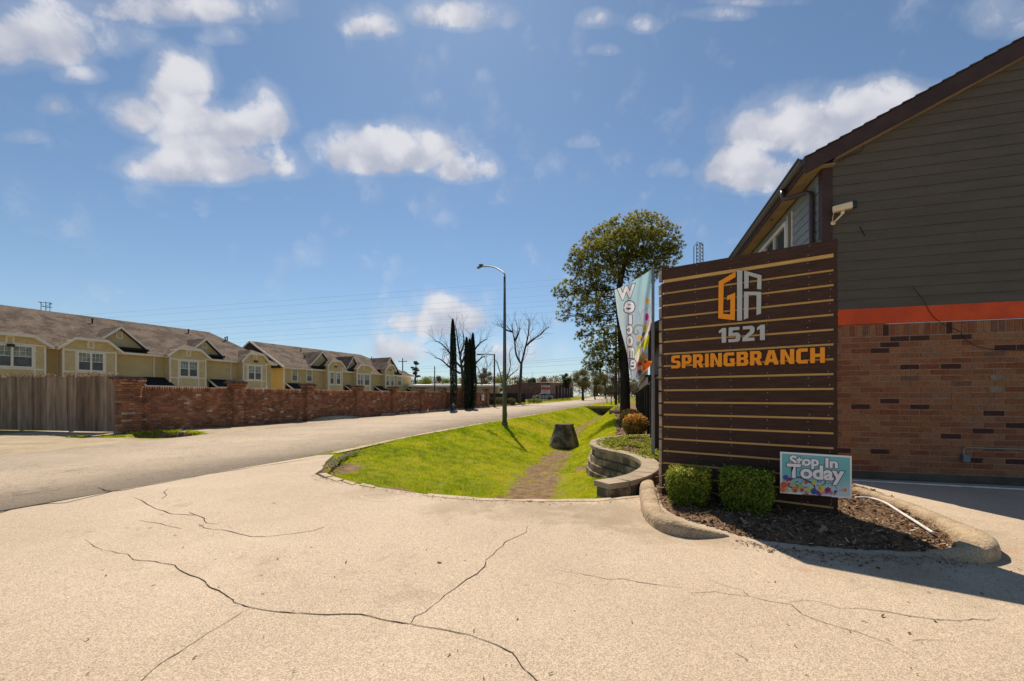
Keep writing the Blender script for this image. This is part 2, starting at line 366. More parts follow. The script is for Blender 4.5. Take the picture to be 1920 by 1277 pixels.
def dirt_mask(x, y):
    t = road_t(x, y); tc = ditch_tc(y); b = np.interp(y, [5, 7, 12, 20, 49], [.62, .60, .58, .50, .25])
    d = np.clip(1.3-np.abs(t-tc)/b, 0, 1)*(y < 48.5)*(y > 4.9)
    g1 = G(748, 888, -.06); d = np.maximum(d, .9*np.clip(1.3-((x-g1.x)/.34)**2-((y-g1.y)/.22)**2, 0, 1))
    g2 = G(640, 868, -.02); d = np.maximum(d, .8*np.clip(1.3-((x-g2.x)/.4)**2-((y-g2.y)/.7)**2, 0, 1))
    g3 = G(1090, 872, -.5); d = np.maximum(d, .9*np.clip(1.3-((x-g3.x)/.25)**2-((y-g3.y)/.35)**2, 0, 1))
    g4 = G(1030, 800, -.6); d = np.maximum(d, .66*np.clip(1.2-((x-g4.x)/.8)**2-((y-g4.y)/1.2)**2, 0, 1))
    d = np.maximum(d, .75*np.clip((.22-t)/.2, 0, 1)*(y > 5)*(y < 58))
    mul = (t > np.interp(y, [5, 13, 16, 24, 35, 49], [7, 6.35, 6.4, 6.1, 5.1, 3.9])) & (y < 75) & (y > 4)
    return np.maximum(d, mul*1.0)
def build_ground():
    xs = axis(-14.5, 9, .105, 2500); xs2 = axis(14.5, 15, .3, 2500); xs = np.array([-v for v in xs2[::-1]]+[v for v in xs if v > -14.4])
    ys2 = axis(-4.2, -4, .8, 700); ys = axis(4.2, 31, .1, 3500)
    ys = np.array([-v for v in axis(3.0, 3.5, .8, 700)[::-1]]+[0, 3.2]+ys)
    X, Y = np.meshgrid(xs, ys); Z = ground_h(X, Y); nx, ny = len(xs), len(ys)
    co = np.stack([X, Y, Z], -1).reshape(-1, 3)
    i = np.arange(nx*ny).reshape(ny, nx); fs = np.stack([i[:-1, :-1], i[:-1, 1:], i[1:, 1:], i[1:, :-1]], -1).reshape(-1, 4)
    T = road_t(X, Y); dirt = dirt_mask(X, Y)
    ver = ((T < -6.5) & (T > -14.5) & (Y < 33) & (Y > -30)).astype(float)*(1-.0)
    gx, gy = -11.95, 14.3
    ver *= 1-np.clip(1.9-((((X-gx)+(Y-gy)*.55)/1.25)**2+((Y-gy)/1.2)**2), 0, 1)
    dirt = np.maximum(dirt*(T > -1), 0)
    dirt = np.maximum(dirt, np.clip(4*(1.42-(((X-gx)+(Y-gy)*.55)**2+(Y-gy)**2)), 0, 1)*1.3*(T < -6))
    far = np.clip((np.hypot(X, Y)-60)/20, 0, 1)
    far = np.maximum(far, (T < -7)*(1-ver)*((X < -14.5))*1.0)
    me = np_mesh('ground', co, fs, M_ground, {'dirt': dirt, 'verge': ver, 'far': far}); me.shade_smooth()
    tag(link('ground', me), kind='structure')
build_ground()
# ------------------------------------------------------------------ pavement materials
def pavement(name, base, stain, dark, speck, crackle=0.0, bumpy=.5, redstain=False):
    m = bpy.data.materials.new(name); m.use_nodes = True; t = m.node_tree; b = t.nodes['Principled BSDF']
    b.inputs['Roughness'].default_value = .85; b.inputs['Specular IOR Level'].default_value = .25
    pos = N('ShaderNodeNewGeometry', t).outputs['Position']
    def noi(s, d=5, r=.6, off=None):
        p = pos if off is None else V_(t, 'ADD', pos, off).outputs[0]
        n = N('ShaderNodeTexNoise', t); n.inputs['Scale'].default_value = s; n.inputs['Detail'].default_value = d; n.inputs['Roughness'].default_value = r
        L(t, p, n.inputs['Vector']); return n.outputs['Fac']
    def vor(s, feat='F1', w=None):
        v = N('ShaderNodeTexVoronoi', t); v.feature = feat; v.inputs['Scale'].default_value = s
        L(t, pos if w is None else w, v.inputs['Vector']); return v
    c = MIX(t, SMOOTH(t, noi(.45, 6), .36, .66), base, stain)
    c = MIX(t, SMOOTH(t, noi(.9, 7, .7, (7, 3, 0)), .55, .78), c, dark)
    # exposed aggregate: small stones of slightly different tone
    v = vor(165); hsv = N('ShaderNodeRGBToBW', t); L(t, v.outputs['Color'], hsv.inputs[0])
    mr = N('ShaderNodeMapRange', t); L(t, hsv.outputs[0], mr.inputs[0]); mr.inputs[1].default_value = .15; mr.inputs[2].default_value = .85; mr.inputs[3].default_value = 1-speck; mr.inputs[4].default_value = 1+speck*.75
    c = MIX(t, 1.0, c, mr.outputs[0], 'MULTIPLY')
    v2 = vor(38); bw2 = N('ShaderNodeRGBToBW', t); L(t, v2.outputs['Color'], bw2.inputs[0])
    mr2 = N('ShaderNodeMapRange', t); L(t, bw2.outputs[0], mr2.inputs[0]); mr2.inputs[3].default_value = 1-speck*.12; mr2.inputs[4].default_value = 1+speck*.12
    c = MIX(t, 1.0, c, mr2.outputs[0], 'MULTIPLY')
    pit = SMOOTH(t, noi(26, 4), .66, .74); c = MIX(t, M_(t, 'MULTIPLY', pit, .35), c, tuple(x*.35 for x in base))
    # small round spots
    v3 = vor(3.1); sp = SMOOTH(t, M_(t, 'ADD', v3.outputs['Distance'], M_(t, 'MULTIPLY', noi(30, 3), .12)), .125, .085)
    spsel = N('ShaderNodeSeparateColor', t); L(t, v3.outputs['Color'], spsel.inputs[0])
    c = MIX(t, M_(t, 'MULTIPLY', M_(t, 'MULTIPLY', sp, SMOOTH(t, spsel.outputs[0], .55, .75)), .38), c, tuple(x*.45 for x in base))
    if crackle:
        w = V_(t, 'ADD', pos, None); nn = N('ShaderNodeTexNoise', t); nn.inputs['Scale'].default_value = 3; nn.inputs['Detail'].default_value = 6; L(t, pos, nn.inputs['Vector'])
        sc = V_(t, 'SCALE', nn.outputs['Color']); sc.inputs['Scale'].default_value = .5; L(t, sc.outputs[0], w.inputs[1])
        v4 = vor(4.5, 'DISTANCE_TO_EDGE', w.outputs[0]); ck = SMOOTH(t, v4.outputs['Distance'], .03, .006)
        ck = M_(t, 'MULTIPLY', ck, SMOOTH(t, noi(.6, 4, .6, (3, 9, 0)), .42, .58))
        c = MIX(t, M_(t, 'MULTIPLY', ck, crackle), c, tuple(x*.3 for x in base))
    if crackle:
        sp_ = N('ShaderNodeSeparateXYZ', t); L(t, pos, sp_.inputs[0]); tt = M_(t, 'SUBTRACT', M_(t, 'ADD', sp_.outputs['X'], 3.4), M_(t, 'MULTIPLY', M_(t, 'SUBTRACT', sp_.outputs['Y'], 13.3), .281))
        f = SMOOTH(t, M_(t, 'ADD', tt, M_(t, 'MULTIPLY', M_(t, 'SUBTRACT', noi(.8, 6), .5), 2.2)), -2.3, -.3); f = M_(t, 'MULTIPLY', f, SMOOTH(t, sp_.outputs['Y'], 14, 6))
        c = MIX(t, M_(t, 'MULTIPLY', f, .38), c, (.24, .195, .145))
    if redstain:
        for (px, py, rx, k_) in ((1180, 968, 1.1, .55), (1000, 955, .8, .5), (860, 950, .6, .4), (1330, 1010, .5, .35), (1640, 1060, .8, .4), (700, 925, .5, .35), (1700, 1000, 1.2, .3)):
            p = G(px, py); dd = V_(t, 'DISTANCE', pos, tuple(p)).outputs['Value']
            f = SMOOTH(t, M_(t, 'ADD', dd, M_(t, 'MULTIPLY', M_(t, 'SUBTRACT', noi(2.2, 7, .65), .5), rx*2.2)), rx*1.0, rx*.15)
            c = MIX(t, M_(t, 'MULTIPLY', f, k_), c, (.25, .19, .115))
        w1 = SMOOTH(t, M_(t, 'MULTIPLY', noi(1.3, 6, .6, (0, 5, 0)), noi(.35, 3, .6, (9, 1, 0))), .30, .42)
        c = MIX(t, M_(t, 'MULTIPLY', w1, .35), c, (.60, .50, .38))
        for (px, py, r) in ((1290, 985, .12), (1315, 1020, .10), (1250, 975, .08), (1505, 1070, .10), (1895, 1035, .13), (1275, 1000, .06)):
            p = G(px, py); dd = V_(t, 'DISTANCE', pos, tuple(p)).outputs['Value']
            f = SMOOTH(t, M_(t, 'ADD', dd, M_(t, 'MULTIPLY', noi(20, 4), r*1.1)), r*1.35, r*.45)
            c = MIX(t, M_(t, 'MULTIPLY', f, .35), c, (.50, .16, .08))
    L(t, c, b.inputs['Base Color'])
    bp = N('ShaderNodeBump', t); bp.inputs['Strength'].default_value = bumpy; bp.inputs['Distance'].default_value = .006
    L(t, M_(t, 'ADD', noi(140, 3), M_(t, 'MULTIPLY', v.outputs['Distance'], .5)), bp.inputs['Height']); L(t, bp.outputs[0], b.inputs['Normal'])
    return m
DRV_A, DRV_B, DRV_D = (.53, .43, .315), (.47, .375, .27), (.35, .27, .18)
ROAD_A, ROAD_B, ROAD_D = (.475, .385, .28), (.40, .325, .24), (.25, .205, .155)
M_drive = pavement('exposed_aggregate', DRV_A, DRV_B, DRV_D, .33, redstain=True)
M_road = pavement('worn_asphalt', ROAD_A, ROAD_B, ROAD_D, .5, crackle=.75)
M_conc = pmat('old_concrete', (.36, .295, .205), .9, (.25, .20, .135), 3.5, 7, .5, 60, fine=.22, fscale=120)
M_concd = pmat('weathered_concrete', (.16, .13, .09), .95, (.07, .06, .045), 5, 8, .6, 50, fine=.3, fscale=70)
M_conc_l = pmat('light_concrete', (.50, .40, .27), .9, (.38, .30, .20), 3, 7, .4, 60, fine=.2, fscale=120)
def ngon_sheet(name, poly, z, mat, skirt=0, kind='structure', rs=False):
    bm = bmesh.new(); vs = [bm.verts.new((p[0], p[1], z+(float(rise(p[1])) if rs else 0))) for p in poly]
    f = bm.faces.new(vs)
    if f.normal.z < 0: f.normal_flip()
    bm.normal_update()
    if f.normal.z < 0: bmesh.ops.reverse_faces(bm, faces=[f])
    if skirt:
        n = len(poly); lo = [bm.verts.new((v.co.x, v.co.y, v.co.z-skirt)) for v in vs]
        for i in range(n): bm.faces.new((vs[i], vs[(i+1) % n], lo[(i+1) % n], lo[i]))
    bmesh.ops.triangulate(bm, faces=[f]); bmesh.ops.recalc_face_normals(bm, faces=bm.faces)
    me = bpy.data.meshes.new(name); bm.to_mesh(me); bm.free(); me.materials.append(mat)
    for p in me.polygons: pass
    o = link(name, me)
    if kind: tag(o, kind=kind)
    return o
ngon_sheet('driveway', DRIVE, 0.006, M_drive, skirt=.5)
def strip(name, left, right, z, mat, step=3.0, y0=-30, y1=380, skirt=.25):
    ys = np.concatenate([np.arange(y0, 4, 4), np.arange(4, 12, .4), np.arange(12, 70, 2.5), np.arange(70, y1+1, 10)])
    lx = np.interp(ys, [p[1] for p in left], [p[0] for p in left]); rx = np.interp(ys, [p[1] for p in right], [p[0] for p in right])
    lx = lx+(vnoise(ys, ys*0, .9)-.5)*.3*(ys > 5); zz = z+rise(ys)
    n = len(ys); cr = .05*(ys > 15)
    co = np.concatenate([np.stack([lx, ys, zz-skirt], -1), np.stack([lx, ys, zz], -1), np.stack([(lx+rx)/2, ys, zz+cr], -1), np.stack([rx, ys, zz], -1), np.stack([rx, ys, zz-skirt], -1)])
    i = np.arange(n-1); fs = np.concatenate([np.stack([k*n+i, (k+1)*n+i, (k+1)*n+i+1, k*n+i+1], -1) for k in range(4)])
    return tag(link(name, np_mesh(name, co, fs, mat)), kind='structure')
RR = [(-8.7, -30), (-7.4, -3)]+ROAD_R
strip('road', ROAD_L, RR, 0.0, M_road)
# lighter seam along the road edge, and the concrete lip of the driveway over the culvert
def ribbon(mb, pts, w, z, jit=.3, sub=3, taper=True):
    P = [Vector((p[0], p[1], 0)) for p in pts]; Q = []
    for i in range(len(P)-1):
        for j in range(sub):
            t = j/sub; q = P[i].lerp(P[i+1], t); d = (P[i+1]-P[i]); nrm = Vector((-d.y, d.x, 0)).normalized() if d.length > 0 else Vector((0, 0, 0))
            if j: q = q+nrm*random.uniform(-1, 1)*jit*d.length*.12
            Q.append(q)
    Q.append(P[-1]); n = len(Q); k = len(mb.v); top = []
    for i, q in enumerate(Q):
        d = (Q[min(i+1, n-1)]-Q[max(i-1, 0)]); nrm = Vector((-d.y, d.x, 0)).normalized() if d.length > 0 else Vector((1, 0, 0))
        s = math.sin(PI*min(1, max(0, (i+.3)/n)))**.35 if taper else 1; ww = w*s*random.uniform(.45, 1.25)/2
        zz = z+float(rise(q.y))
        mb.v.append((q.x+nrm.x*ww, q.y+nrm.y*ww, zz)); mb.v.append((q.x-nrm.x*ww, q.y-nrm.y*ww, zz))
    for i in range(n-1): mb.f.append((k+2*i, k+2*i+1, k+2*i+3, k+2*i+2)); mb.m.append(0)
M_crack = pmat('crack_dark', (.035, .028, .02), 1.0, (.07, .055, .04), 20)
M_lip = pmat('lip_concrete', (.55, .44, .31), .9, (.42, .33, .23), 4, 6, .3, 60, fine=.2, fscale=120)
def cr7(pts, ox=0, oy=900, s=1.92): return [G(ox+p[0]/s, oy+p[1]/s)[:2] for p in pts]
def cr8(pts): return cr7(pts, 900, 900, 1.8824)
CRACKS = [(cr7([(305,215),(370,255),(460,270),(480,290),(560,297),(630,310),(660,335),(740,370),(755,390),(800,410),(830,430),(850,448),(900,463),(1040,482),(1120,487),(1300,488),(1400,512),(1475,522),(1560,538),(1690,562),(1790,600),(1845,628),(1880,680),(1920,715),(1960,760)]), .013),
 (cr7([(900,465),(850,495),(700,590),(640,630),(580,665),(515,724),(470,780)]), .008), (cr7([(1478,520),(1495,495),(1530,480),(1600,420),(1720,340),(1745,315),(1750,290),(1810,240),(1820,225),(1895,190),(1900,170)]), .012),
 (cr7([(483,65),(530,90),(575,110),(620,125),(700,130)]), .016), (cr7([(680,118),(735,140),(745,158),(785,162)]), .014), (cr7([(715,160),(735,175),(830,188),(905,207),(960,207),(1050,197),(1130,185),(1170,170)]), .014),
 (cr7([(605,33),(590,45),(600,58),(580,72)]), .012), (cr7([(500,147),(580,160),(655,178)]), .01), (cr8([(265,320),(380,340),(460,355),(500,352),(560,365),(640,375),(715,385)]), .009), (cr8([(735,402),(830,398),(880,408),(950,415)]), .007),
 (cr8([(790,350),(850,372),(930,395),(945,412),(1010,430),(1100,445),(1140,480),(1220,510),(1330,540),(1440,580),(1540,635)]), .007), (cr8([(1085,437),(1140,428),(1190,432),(1270,458),(1340,457),(1440,470),(1520,485),(1620,498),(1690,502),(1740,495),(1790,500),(1820,492)]), .009),
 (cr8([(1525,573),(1570,568),(1680,575)]), .006), (cr8([(900,615),(935,635),(945,645)]), .007)]
mb = MB()
for pts, w in CRACKS: ribbon(mb, pts, w*.60, .0095)
mb.build('driveway_cracks', M_crack)['kind'] = 'structure'
mb = MB()
for pts, w in ((cr7([(-60,625),(0,610),(100,580),(260,558),(370,552),(500,520),(640,485),(700,480),(820,455),(960,430),(1090,405),(1230,380),(1430,350),(1570,330),(1700,310),(1850,290)], 0, 760, 3), .03), (cr7([(550,465),(590,480),(660,487)], 0, 760, 3), .02), (cr7([(0,520),(120,505),(300,480),(420,455)], 0, 760, 3), .014), (cr7([(160,210),(240,212),(380,199)], 0, 760, 3), .03)):
    ribbon(mb, pts, w, .0095, sub=2)
mb.build('road_cracks', M_crack)['kind'] = 'structure'
mb = MB(); ribbon(mb, [p for p in zip(np.interp(np.arange(9.6, 48, 2.), [q[1] for q in ROAD_R], [q[0] for q in ROAD_R])-.02, np.arange(9.6, 48, 2.))], .22, .006, jit=.05, sub=1, taper=False)
mb.build('road_edge_strip', M_lip)['kind'] = 'structure'
mb = MB(); ribbon(mb, [(p[0], p[1]-.03) for p in EDGE_FRONT[5:]], .12, .0105, jit=.02, sub=2, taper=False)
mb.build('culvert_lip', M_lip)['kind'] = 'structure'
# ------------------------------------------------------------------ grass blades
M_grass = pmat('grass_blade', (0, 0, 0), .75, rnd='lin', attr='rnd', rndcols=[(0, (.18, .27, .008)), (.3, (.38, .49, .010)), (.6, (.66, .67, .018)), (.85, (.75, .66, .05)), (1, (.72, .50, .14))], spec=.2, trans=.45)
def grass(name, n, region, hmin, hmax, wid, seed=0, tone=0):
    r = np.random.default_rng(seed); x, y = region(r, n)
    z = ground_h(x, y); m = len(x)
    d = np.hypot(x, y); k = np.clip(d/9, 1, 6)**.75
    a = r.uniform(0, 2*PI, m); h = r.uniform(hmin, hmax, m)*np.clip(k, 1, 1.9)*(.45+1.1*vnoise(x, y, 7, 31)); w = wid*k*r.uniform(.6, 1.3, m)
    lx, ly = r.normal(0, .45, (2, m))*h
    dx, dy = np.cos(a)*w, np.sin(a)*w
    co = np.stack([np.stack([x-dx, y-dy, z-.005], -1), np.stack([x+dx, y+dy, z-.005], -1), np.stack([x+lx, y+ly, z+h], -1)], 1).reshape(-1, 3)
    fs = np.arange(3*m).reshape(m, 3)
    rv = np.clip(.02+.36*vnoise(x, y, .55, 2)+.36*vnoise(x, y, 1.6, 8)+.6*(vnoise(x, y, 6, 8)-.5)+.12*np.clip((x+2)/3, -.8, 1)+r.normal(0, .20, m)+tone, 0, 1)
    return np_mesh(name, co, fs, M_grass, {'rnd': np.repeat(rv, 3)})
def lawn_region(r, n):
    X, Y = [], []; got = 0
    while got < n:
        u = r.random(60000); y = 5.0*(56/5.0)**u; x = r.uniform(-6, 14, 60000)*1.0
        # density falls with distance: y is log-uniform
        tt = r.uniform(.05, 6.9, 60000); x = tt/.955+road_x(y)
        t = road_t(x, y); tr = np.interp(y, [5, 6, 8, 9.5, 10.5, 12.5, 14, 24, 35, 49, 58], [6.9, 6.9, 6.9, 6.5, 6.5, 6.4, 6.4, 6.0, 5.0, 3.8, 3.8])
        ok = (t < tr) & ~pip(x, y, DRIVE) & ~pip(x, y, PLANTER) & (y > 5.05)
        dm = dirt_mask(x, y)+(vnoise(x, y, 7, 4)-.5)*.8+(vnoise(x, y, 2.2, 24)-.5)*.9
        ok &= (dm < .42) | ((r.random(60000) < .10) & (vnoise(x, y, 2.5, 14) > .5))
        X.append(x[ok]); Y.append(y[ok]); got += ok.sum()
    return np.concatenate(X)[:n], np.concatenate(Y)[:n]
tag(link('lawn_grass', grass('lawn_grass', 330000, lawn_region, .018, .05, .0035, 3)), 'bright green mown grass covering the banks of the drainage ditch', 'grass', kind='stuff')
def pit_region(r, n):
    x = r.uniform(-15, -9.5, n*12); y = r.uniform(12.2, 16.4, n*12); q = ((x+11.95)+(y-14.3)*.55)**2+(y-14.3)**2
    q2 = ((x+13.4)/.9)**2+((y-13.4)/.35)**2
    ok = (((q > 1.15) & (q < 2.1) & (y > 14.6)) | (q2 < 1)) & (vnoise(x, y, 3, 9) > .38) & (road_t(x, y) < -7.2)
    return x[ok][:n], y[ok][:n]
tag(link('verge_grass', grass('verge_grass', 9000, pit_region, .015, .04, .006, 5)), 'patchy grass around the open culvert hole before the brick wall', 'grass', kind='stuff')
def far_region(r, n):
    y = r.uniform(48, 120, n); side = r.random(n) < .5
    xl = np.interp(y, [p[1] for p in ROAD_L], [p[0] for p in ROAD_L]); xr = np.interp(y, [p[1] for p in ROAD_R], [p[0] for p in ROAD_R])
    x = np.where(side & (y > 53), xr+.3+np.abs(r.normal(0, 2.2, n)), xl-.5-np.abs(r.normal(0, 2.6, n)))
    return x, y
tag(link('roadside_grass', grass('roadside_grass', 26000, far_region, .04, .09, .006, 6)), 'rough grass along the far edges of the road', 'grass', kind='stuff')
# ------------------------------------------------------------------ apartment building on the right
BC = (5.04, 6.74, 0); BR = math.atan2(-.2747, .9615)
EX = Vector((.9615, -.2747, 0)); EY = Vector((.2747, .9615, 0))
def Bl(px, py, yoff=0.0):
    """pixel -> local (x, z) on the facade plane y = yoff of the building"""
    d = ray(px, py); o = Vector(BC)+EY*yoff; n = EY; t = (o.x*n.x+o.y*n.y)/(d.x*n.x+d.y*n.y); p = d*t
    return ((p.x-BC[0])*EX.x+(p.y-BC[1])*EX.y, CH+p.z)
M_brick = pmat('facing_brick', (0, 0, 0), .9, rnd='const', rndcols=[(0, (.31, .130, .058)), (.22, (.27, .108, .050)), (.4, (.32, .148, .070)), (.55, (.25, .092, .044)), (.68, (.285, .138, .072)), (.82, (.235, .078, .036)), (.90, (.19, .098, .058)), (.935, (.075, .030, .022))], col2=None, fine=.3, fscale=45, bump=.5, bscale=90)
M_brick_s = pmat('facing_brick_far', (0, 0, 0), .9, rnd='const', attr='rnd', rndcols=[(0, (.31, .130, .058)), (.22, (.27, .108, .050)), (.4, (.32, .148, .070)), (.55, (.25, .092, .044)), (.68, (.285, .138, .072)), (.82, (.235, .078, .036)), (.90, (.19, .098, .058)), (.935, (.075, .030, .022))], fine=.3, fscale=45, bump=.5, bscale=90)
M_mortar = pmat('mortar', (.36, .255, .18), .95, (.27, .19, .135), 6, 6, .4, 80, fine=.2, fscale=150)
M_siding = pmat('grey_brown_siding', (.116, .101, .078), .75, (.099, .087, .068), 1.5, 6, .25, 30, fine=.12, fscale=60, stretch=(1, 1, 6))
M_siding_b = pmat('skylit_siding', (.26, .29, .31), .75, (.22, .25, .27), 1.5, 5, .2, 30)  # side wall siding, with skylight put into its paler bluish colour
M_dktrim = pmat('dark_brown_trim', (.062, .032, .026), .6, (.045, .024, .020), 3, 5, .2, 40, spec=.35)
M_orange = pmat('orange_band_paint', (.72, .095, .022), .7, (.60, .075, .02), 2.5, 6, .3, 35, fine=.1, fscale=90)
M_soffit = pmat('soffit_paint', (.34, .25, .145), .8, (.27, .20, .115), 2, 6, .15, 30)
M_shingle = pmat('roof_shingle', (0, 0, 0), .95, rnd='lin', rndcols=[(0, (.05, .042, .035)), (1, (.09, .075, .06))], fine=.35, fscale=80, bump=.5, bscale=60)
M_found = pmat('foundation_concrete', (.12, .10, .075), .95, (.075, .065, .05), 3, 7, .4, 40, fine=.2)
M_white = pmat('white_paint', (.74, .73, .70), .5, (.62, .61, .58), 4, 6, .1, 40)
M_pvc = pmat('white_pvc', (.78, .76, .72), .35, (.60, .57, .50), 8, 6, spec=.5)
def glass(name, tint=(.05, .06, .07)):
    m = pmat(name, tint, .06, spec=.8); return m
M_glass = glass('window_glass')
bld = empty('apartment_building', BC, BR, 'two storey grey sided building with orange band over a brick ground floor', 'building')
FW, FD, ZR0, SL = 10.4, 13.0, 5.02, .479        # facade width, depth, height at the corner, roof slope
brick_me = {}
def brick_mesh(l, h, d=.035, bev=.003):
    key = (round(l, 3), round(h, 3))
    if key not in brick_me:
        m = MB(); x, z = l/2, h/2; b = bev
        m.add([(-x, 0, -z), (x, 0, -z), (x, 0, z), (-x, 0, z), (-x+b, -d, -z+b), (x-b, -d, -z+b), (x-b, -d, z-b), (-x+b, -d, z-b)],
              [(4, 5, 6, 7), (0, 1, 5, 4), (1, 2, 6, 5), (2, 3, 7, 6), (3, 0, 4, 7)])
        brick_me[key] = m.mesh('brick', M_brick)
    return brick_me[key]
PL, PH, JT = .2545, .0885, .010
zb0 = .13; ztop = 2.245; zs0, zs1 = 2.25, 2.44
nrow = 24; PH = (ztop-zb0)/nrow
# masonry core, foundation, and the rest of the shell
m = MB(); m.box(0.001, FW, .002, FD, .02, 2.44); m.build('masonry_core', M_mortar, bld)
m = MB(); m.box(0.0, FW+.02, -.03, .05, -.1, .12); m.box(0, .04, .05, FD, -.1, .12); m.build('foundation', M_found, bld)
stuff_v, stuff_f, stuff_r = [], [], []
def add_stuff_brick(cx, cz, l, h, side=0, y=.03):
    k = len(stuff_v); x, z = l/2, h/2; r = random.random(); d = .035
    if side: pts = [(.03, y-x, cz-z), (.03, y+x, cz-z), (.03, y+x, cz+z), (.03, y-x, cz+z), (.03-d, y-x, cz-z), (.03-d, y+x, cz-z), (.03-d, y+x, cz+z), (.03-d, y-x, cz+z)]
    else: pts = [(cx-x, .03, cz-z), (cx+x, .03, cz-z), (cx+x, .03, cz+z), (cx-x, .03, cz+z), (cx-x, .03-d, cz-z), (cx+x, .03-d, cz-z), (cx+x, .03-d, cz+z), (cx-x, .03-d, cz+z)]
    stuff_v.extend(pts); stuff_r.extend([r]*8)
    for f in ((4, 5, 6, 7), (0, 1, 5, 4), (1, 2, 6, 5), (2, 3, 7, 6), (3, 0, 4, 7)): stuff_f.append([k+i for i in f])
nb = 0; rb = random.Random(4)
for row in range(nrow):
    z = zb0+PH*(row+.5); x = -(row % 2)*PL/2
    while x < FW:
        x0, x1 = max(x, 0), min(x+PL, FW); l = x1-x0-JT
        if l > .03:
            cx = (x0+x1)/2
            if 0.25 < cx < 2.62 and nb < 262:
                link('brick', brick_mesh(l, PH-JT), bld, (cx, .03+rb.uniform(-.003, .003), z)); nb += 1
            else: add_stuff_brick(cx, z, l, PH-JT)
        x += PL
x = 0
while x < FW:
    l = .0885-JT; cx = x+.0885/2
    if .25 < cx < 2.7 and nb < 300: link('brick', brick_mesh(l, zs1-zs0-.012), bld, (cx, .03+rb.uniform(-.003, .003), (zs0+zs1)/2-.003)); nb += 1
    else: add_stuff_brick(cx, (zs0+zs1)/2-.003, l, zs1-zs0-.012)
    x += .0885
for row in range(nrow+2):
    z = zb0+PH*(row+.5); y = (row % 2)*PL/2
    while y < FD: add_stuff_brick(0, z, PL-JT, PH-JT, 1, y+PL/2); y += PL
o = link('brick', np_mesh('brick_rest', stuff_v, stuff_f, M_brick_s, {'rnd': stuff_r}), bld); o['kind'] = 'stuff'
m = MB(); m.box(-.02, FW, -.028, .02, 2.445, 2.692); m.box(-.018, .02, .02, FD, 2.445, 2.692); m.build('orange_band', M_orange, bld)
# siding boards, lapped
def lap_board(x0, x1, z0, z1, y=0.0):
    m = MB(); m.add([(x0, y+.03, z0), (x1, y+.03, z0), (x1, y+.03, z1), (x0, y+.03, z1), (x0, y-.012, z0), (x1, y-.012, z0), (x1, y+.004, z1), (x0, y+.004, z1)],
                    [(4, 5, 6, 7), (0, 4, 7, 3), (1, 2, 6, 5), (0, 1, 5, 4), (2, 3, 7, 6)]); return m
m = MB(); m.prism([(0.02, .03, 2.7), (FW, .03, 2.7), (FW, .03, 7.2), (5.2, .03, ZR0+SL*5.2+.2), (.02, .03, ZR0+.15)], (0, .05, 0)); m.box(.02, .07, .081, FD, 2.7, ZR0+.05); m.build('wall_sheathing', M_dktrim, bld)
z = 2.695; EXP = .1535; bw = .14
while z < 7.4:
    xl = max(.125, (z+.02-ZR0-.0)/SL-.35) if z > ZR0-.1 else .125
    xr = min(FW, 10.4-(max(0, z-ZR0)/SL)) if z > ZR0 else FW
    if xr-xl > .3:
        # boards butt at a staggered joint
        j = xl+(xr-xl)*(.45+.3*((int(z*100) % 7)/7))
        for a, b_ in ((xl, j-.0015), (j+.0015, xr)):
            lap_board(a, b_, z, z+EXP+.004).build('siding_board', M_siding, bld)
    z += EXP
m = MB(); m.box(-.025, .12, -.03, .0, 2.695, 5.12); m.box(-.0255, 0.0, .0, .11, 2.695, 5.08); m.build('corner_board', M_dktrim, bld)
# side wall boards (facing the lawn) with a white window
z = 2.695; WIN = (1.62, 3.62, 3.30, 4.72)
def side_board(y0, y1, z0, z1):
    m = MB(); m.add([(.02, y0, z0), (.02, y1, z0), (.02, y1, z1), (.02, y0, z1), (-.014, y0, z0), (-.014, y1, z0), (.002, y1, z1), (.002, y0, z1)],
                    [(4, 7, 6, 5), (0, 3, 7, 4), (1, 5, 6, 2), (0, 4, 5, 1), (2, 6, 7, 3)]); return m
while z < 4.98:
    for (a, b_) in ([(.11, FD)] if (z > WIN[3]+.08 or z+EXP < WIN[2]-.08) else [(.11, WIN[0]-.34), (WIN[1]+.1, FD)]):
        side_board(a, b_, z, min(z+EXP+.004, 5.0)).build('siding_board', M_siding_b, bld)
    z += EXP
w = MB(); y0, y1, z0, z1 = WIN
for (a, b_, c, d) in ((y0-.07, y0, z0-.07, z1+.07), (y1, y1+.07, z0-.07, z1+.07), (y0, y1, z1, z1+.07), (y0, y1, z0-.07, z0)): w.box(-.05, .03, a, b_, c, d)
for k in (1, 2): yy = y0+(y1-y0)*k/3; w.box(-.045, .03, yy-.03, yy+.03, z0, z1)
wf = w.build('window', M_white, bld)
for k in range(3):
    a = y0+(y1-y0)*k/3+.03; MB().box(-.01, .012, a, a+(y1-y0)/3-.06, z0, z1).build('pane', M_glass, wf)
m = MB(); m.box(-.03, .02, y0-.34, y0-.31, z0-.07, z1+.15); m.box(-.03, .02, y0-.11, y0-.072, z0-.07, z1+.15)
vp = m.build('screen_panel', M_white, bld)
m = MB()
for k in range(36): m.box(-.02, .0, y0-.31, y0-.11, z0+k*.044, z0+k*.044+.026)
m.build('louvre', pmat('screen_grey', (.22, .19, .14), .7), vp)['kind'] = 'stuff'
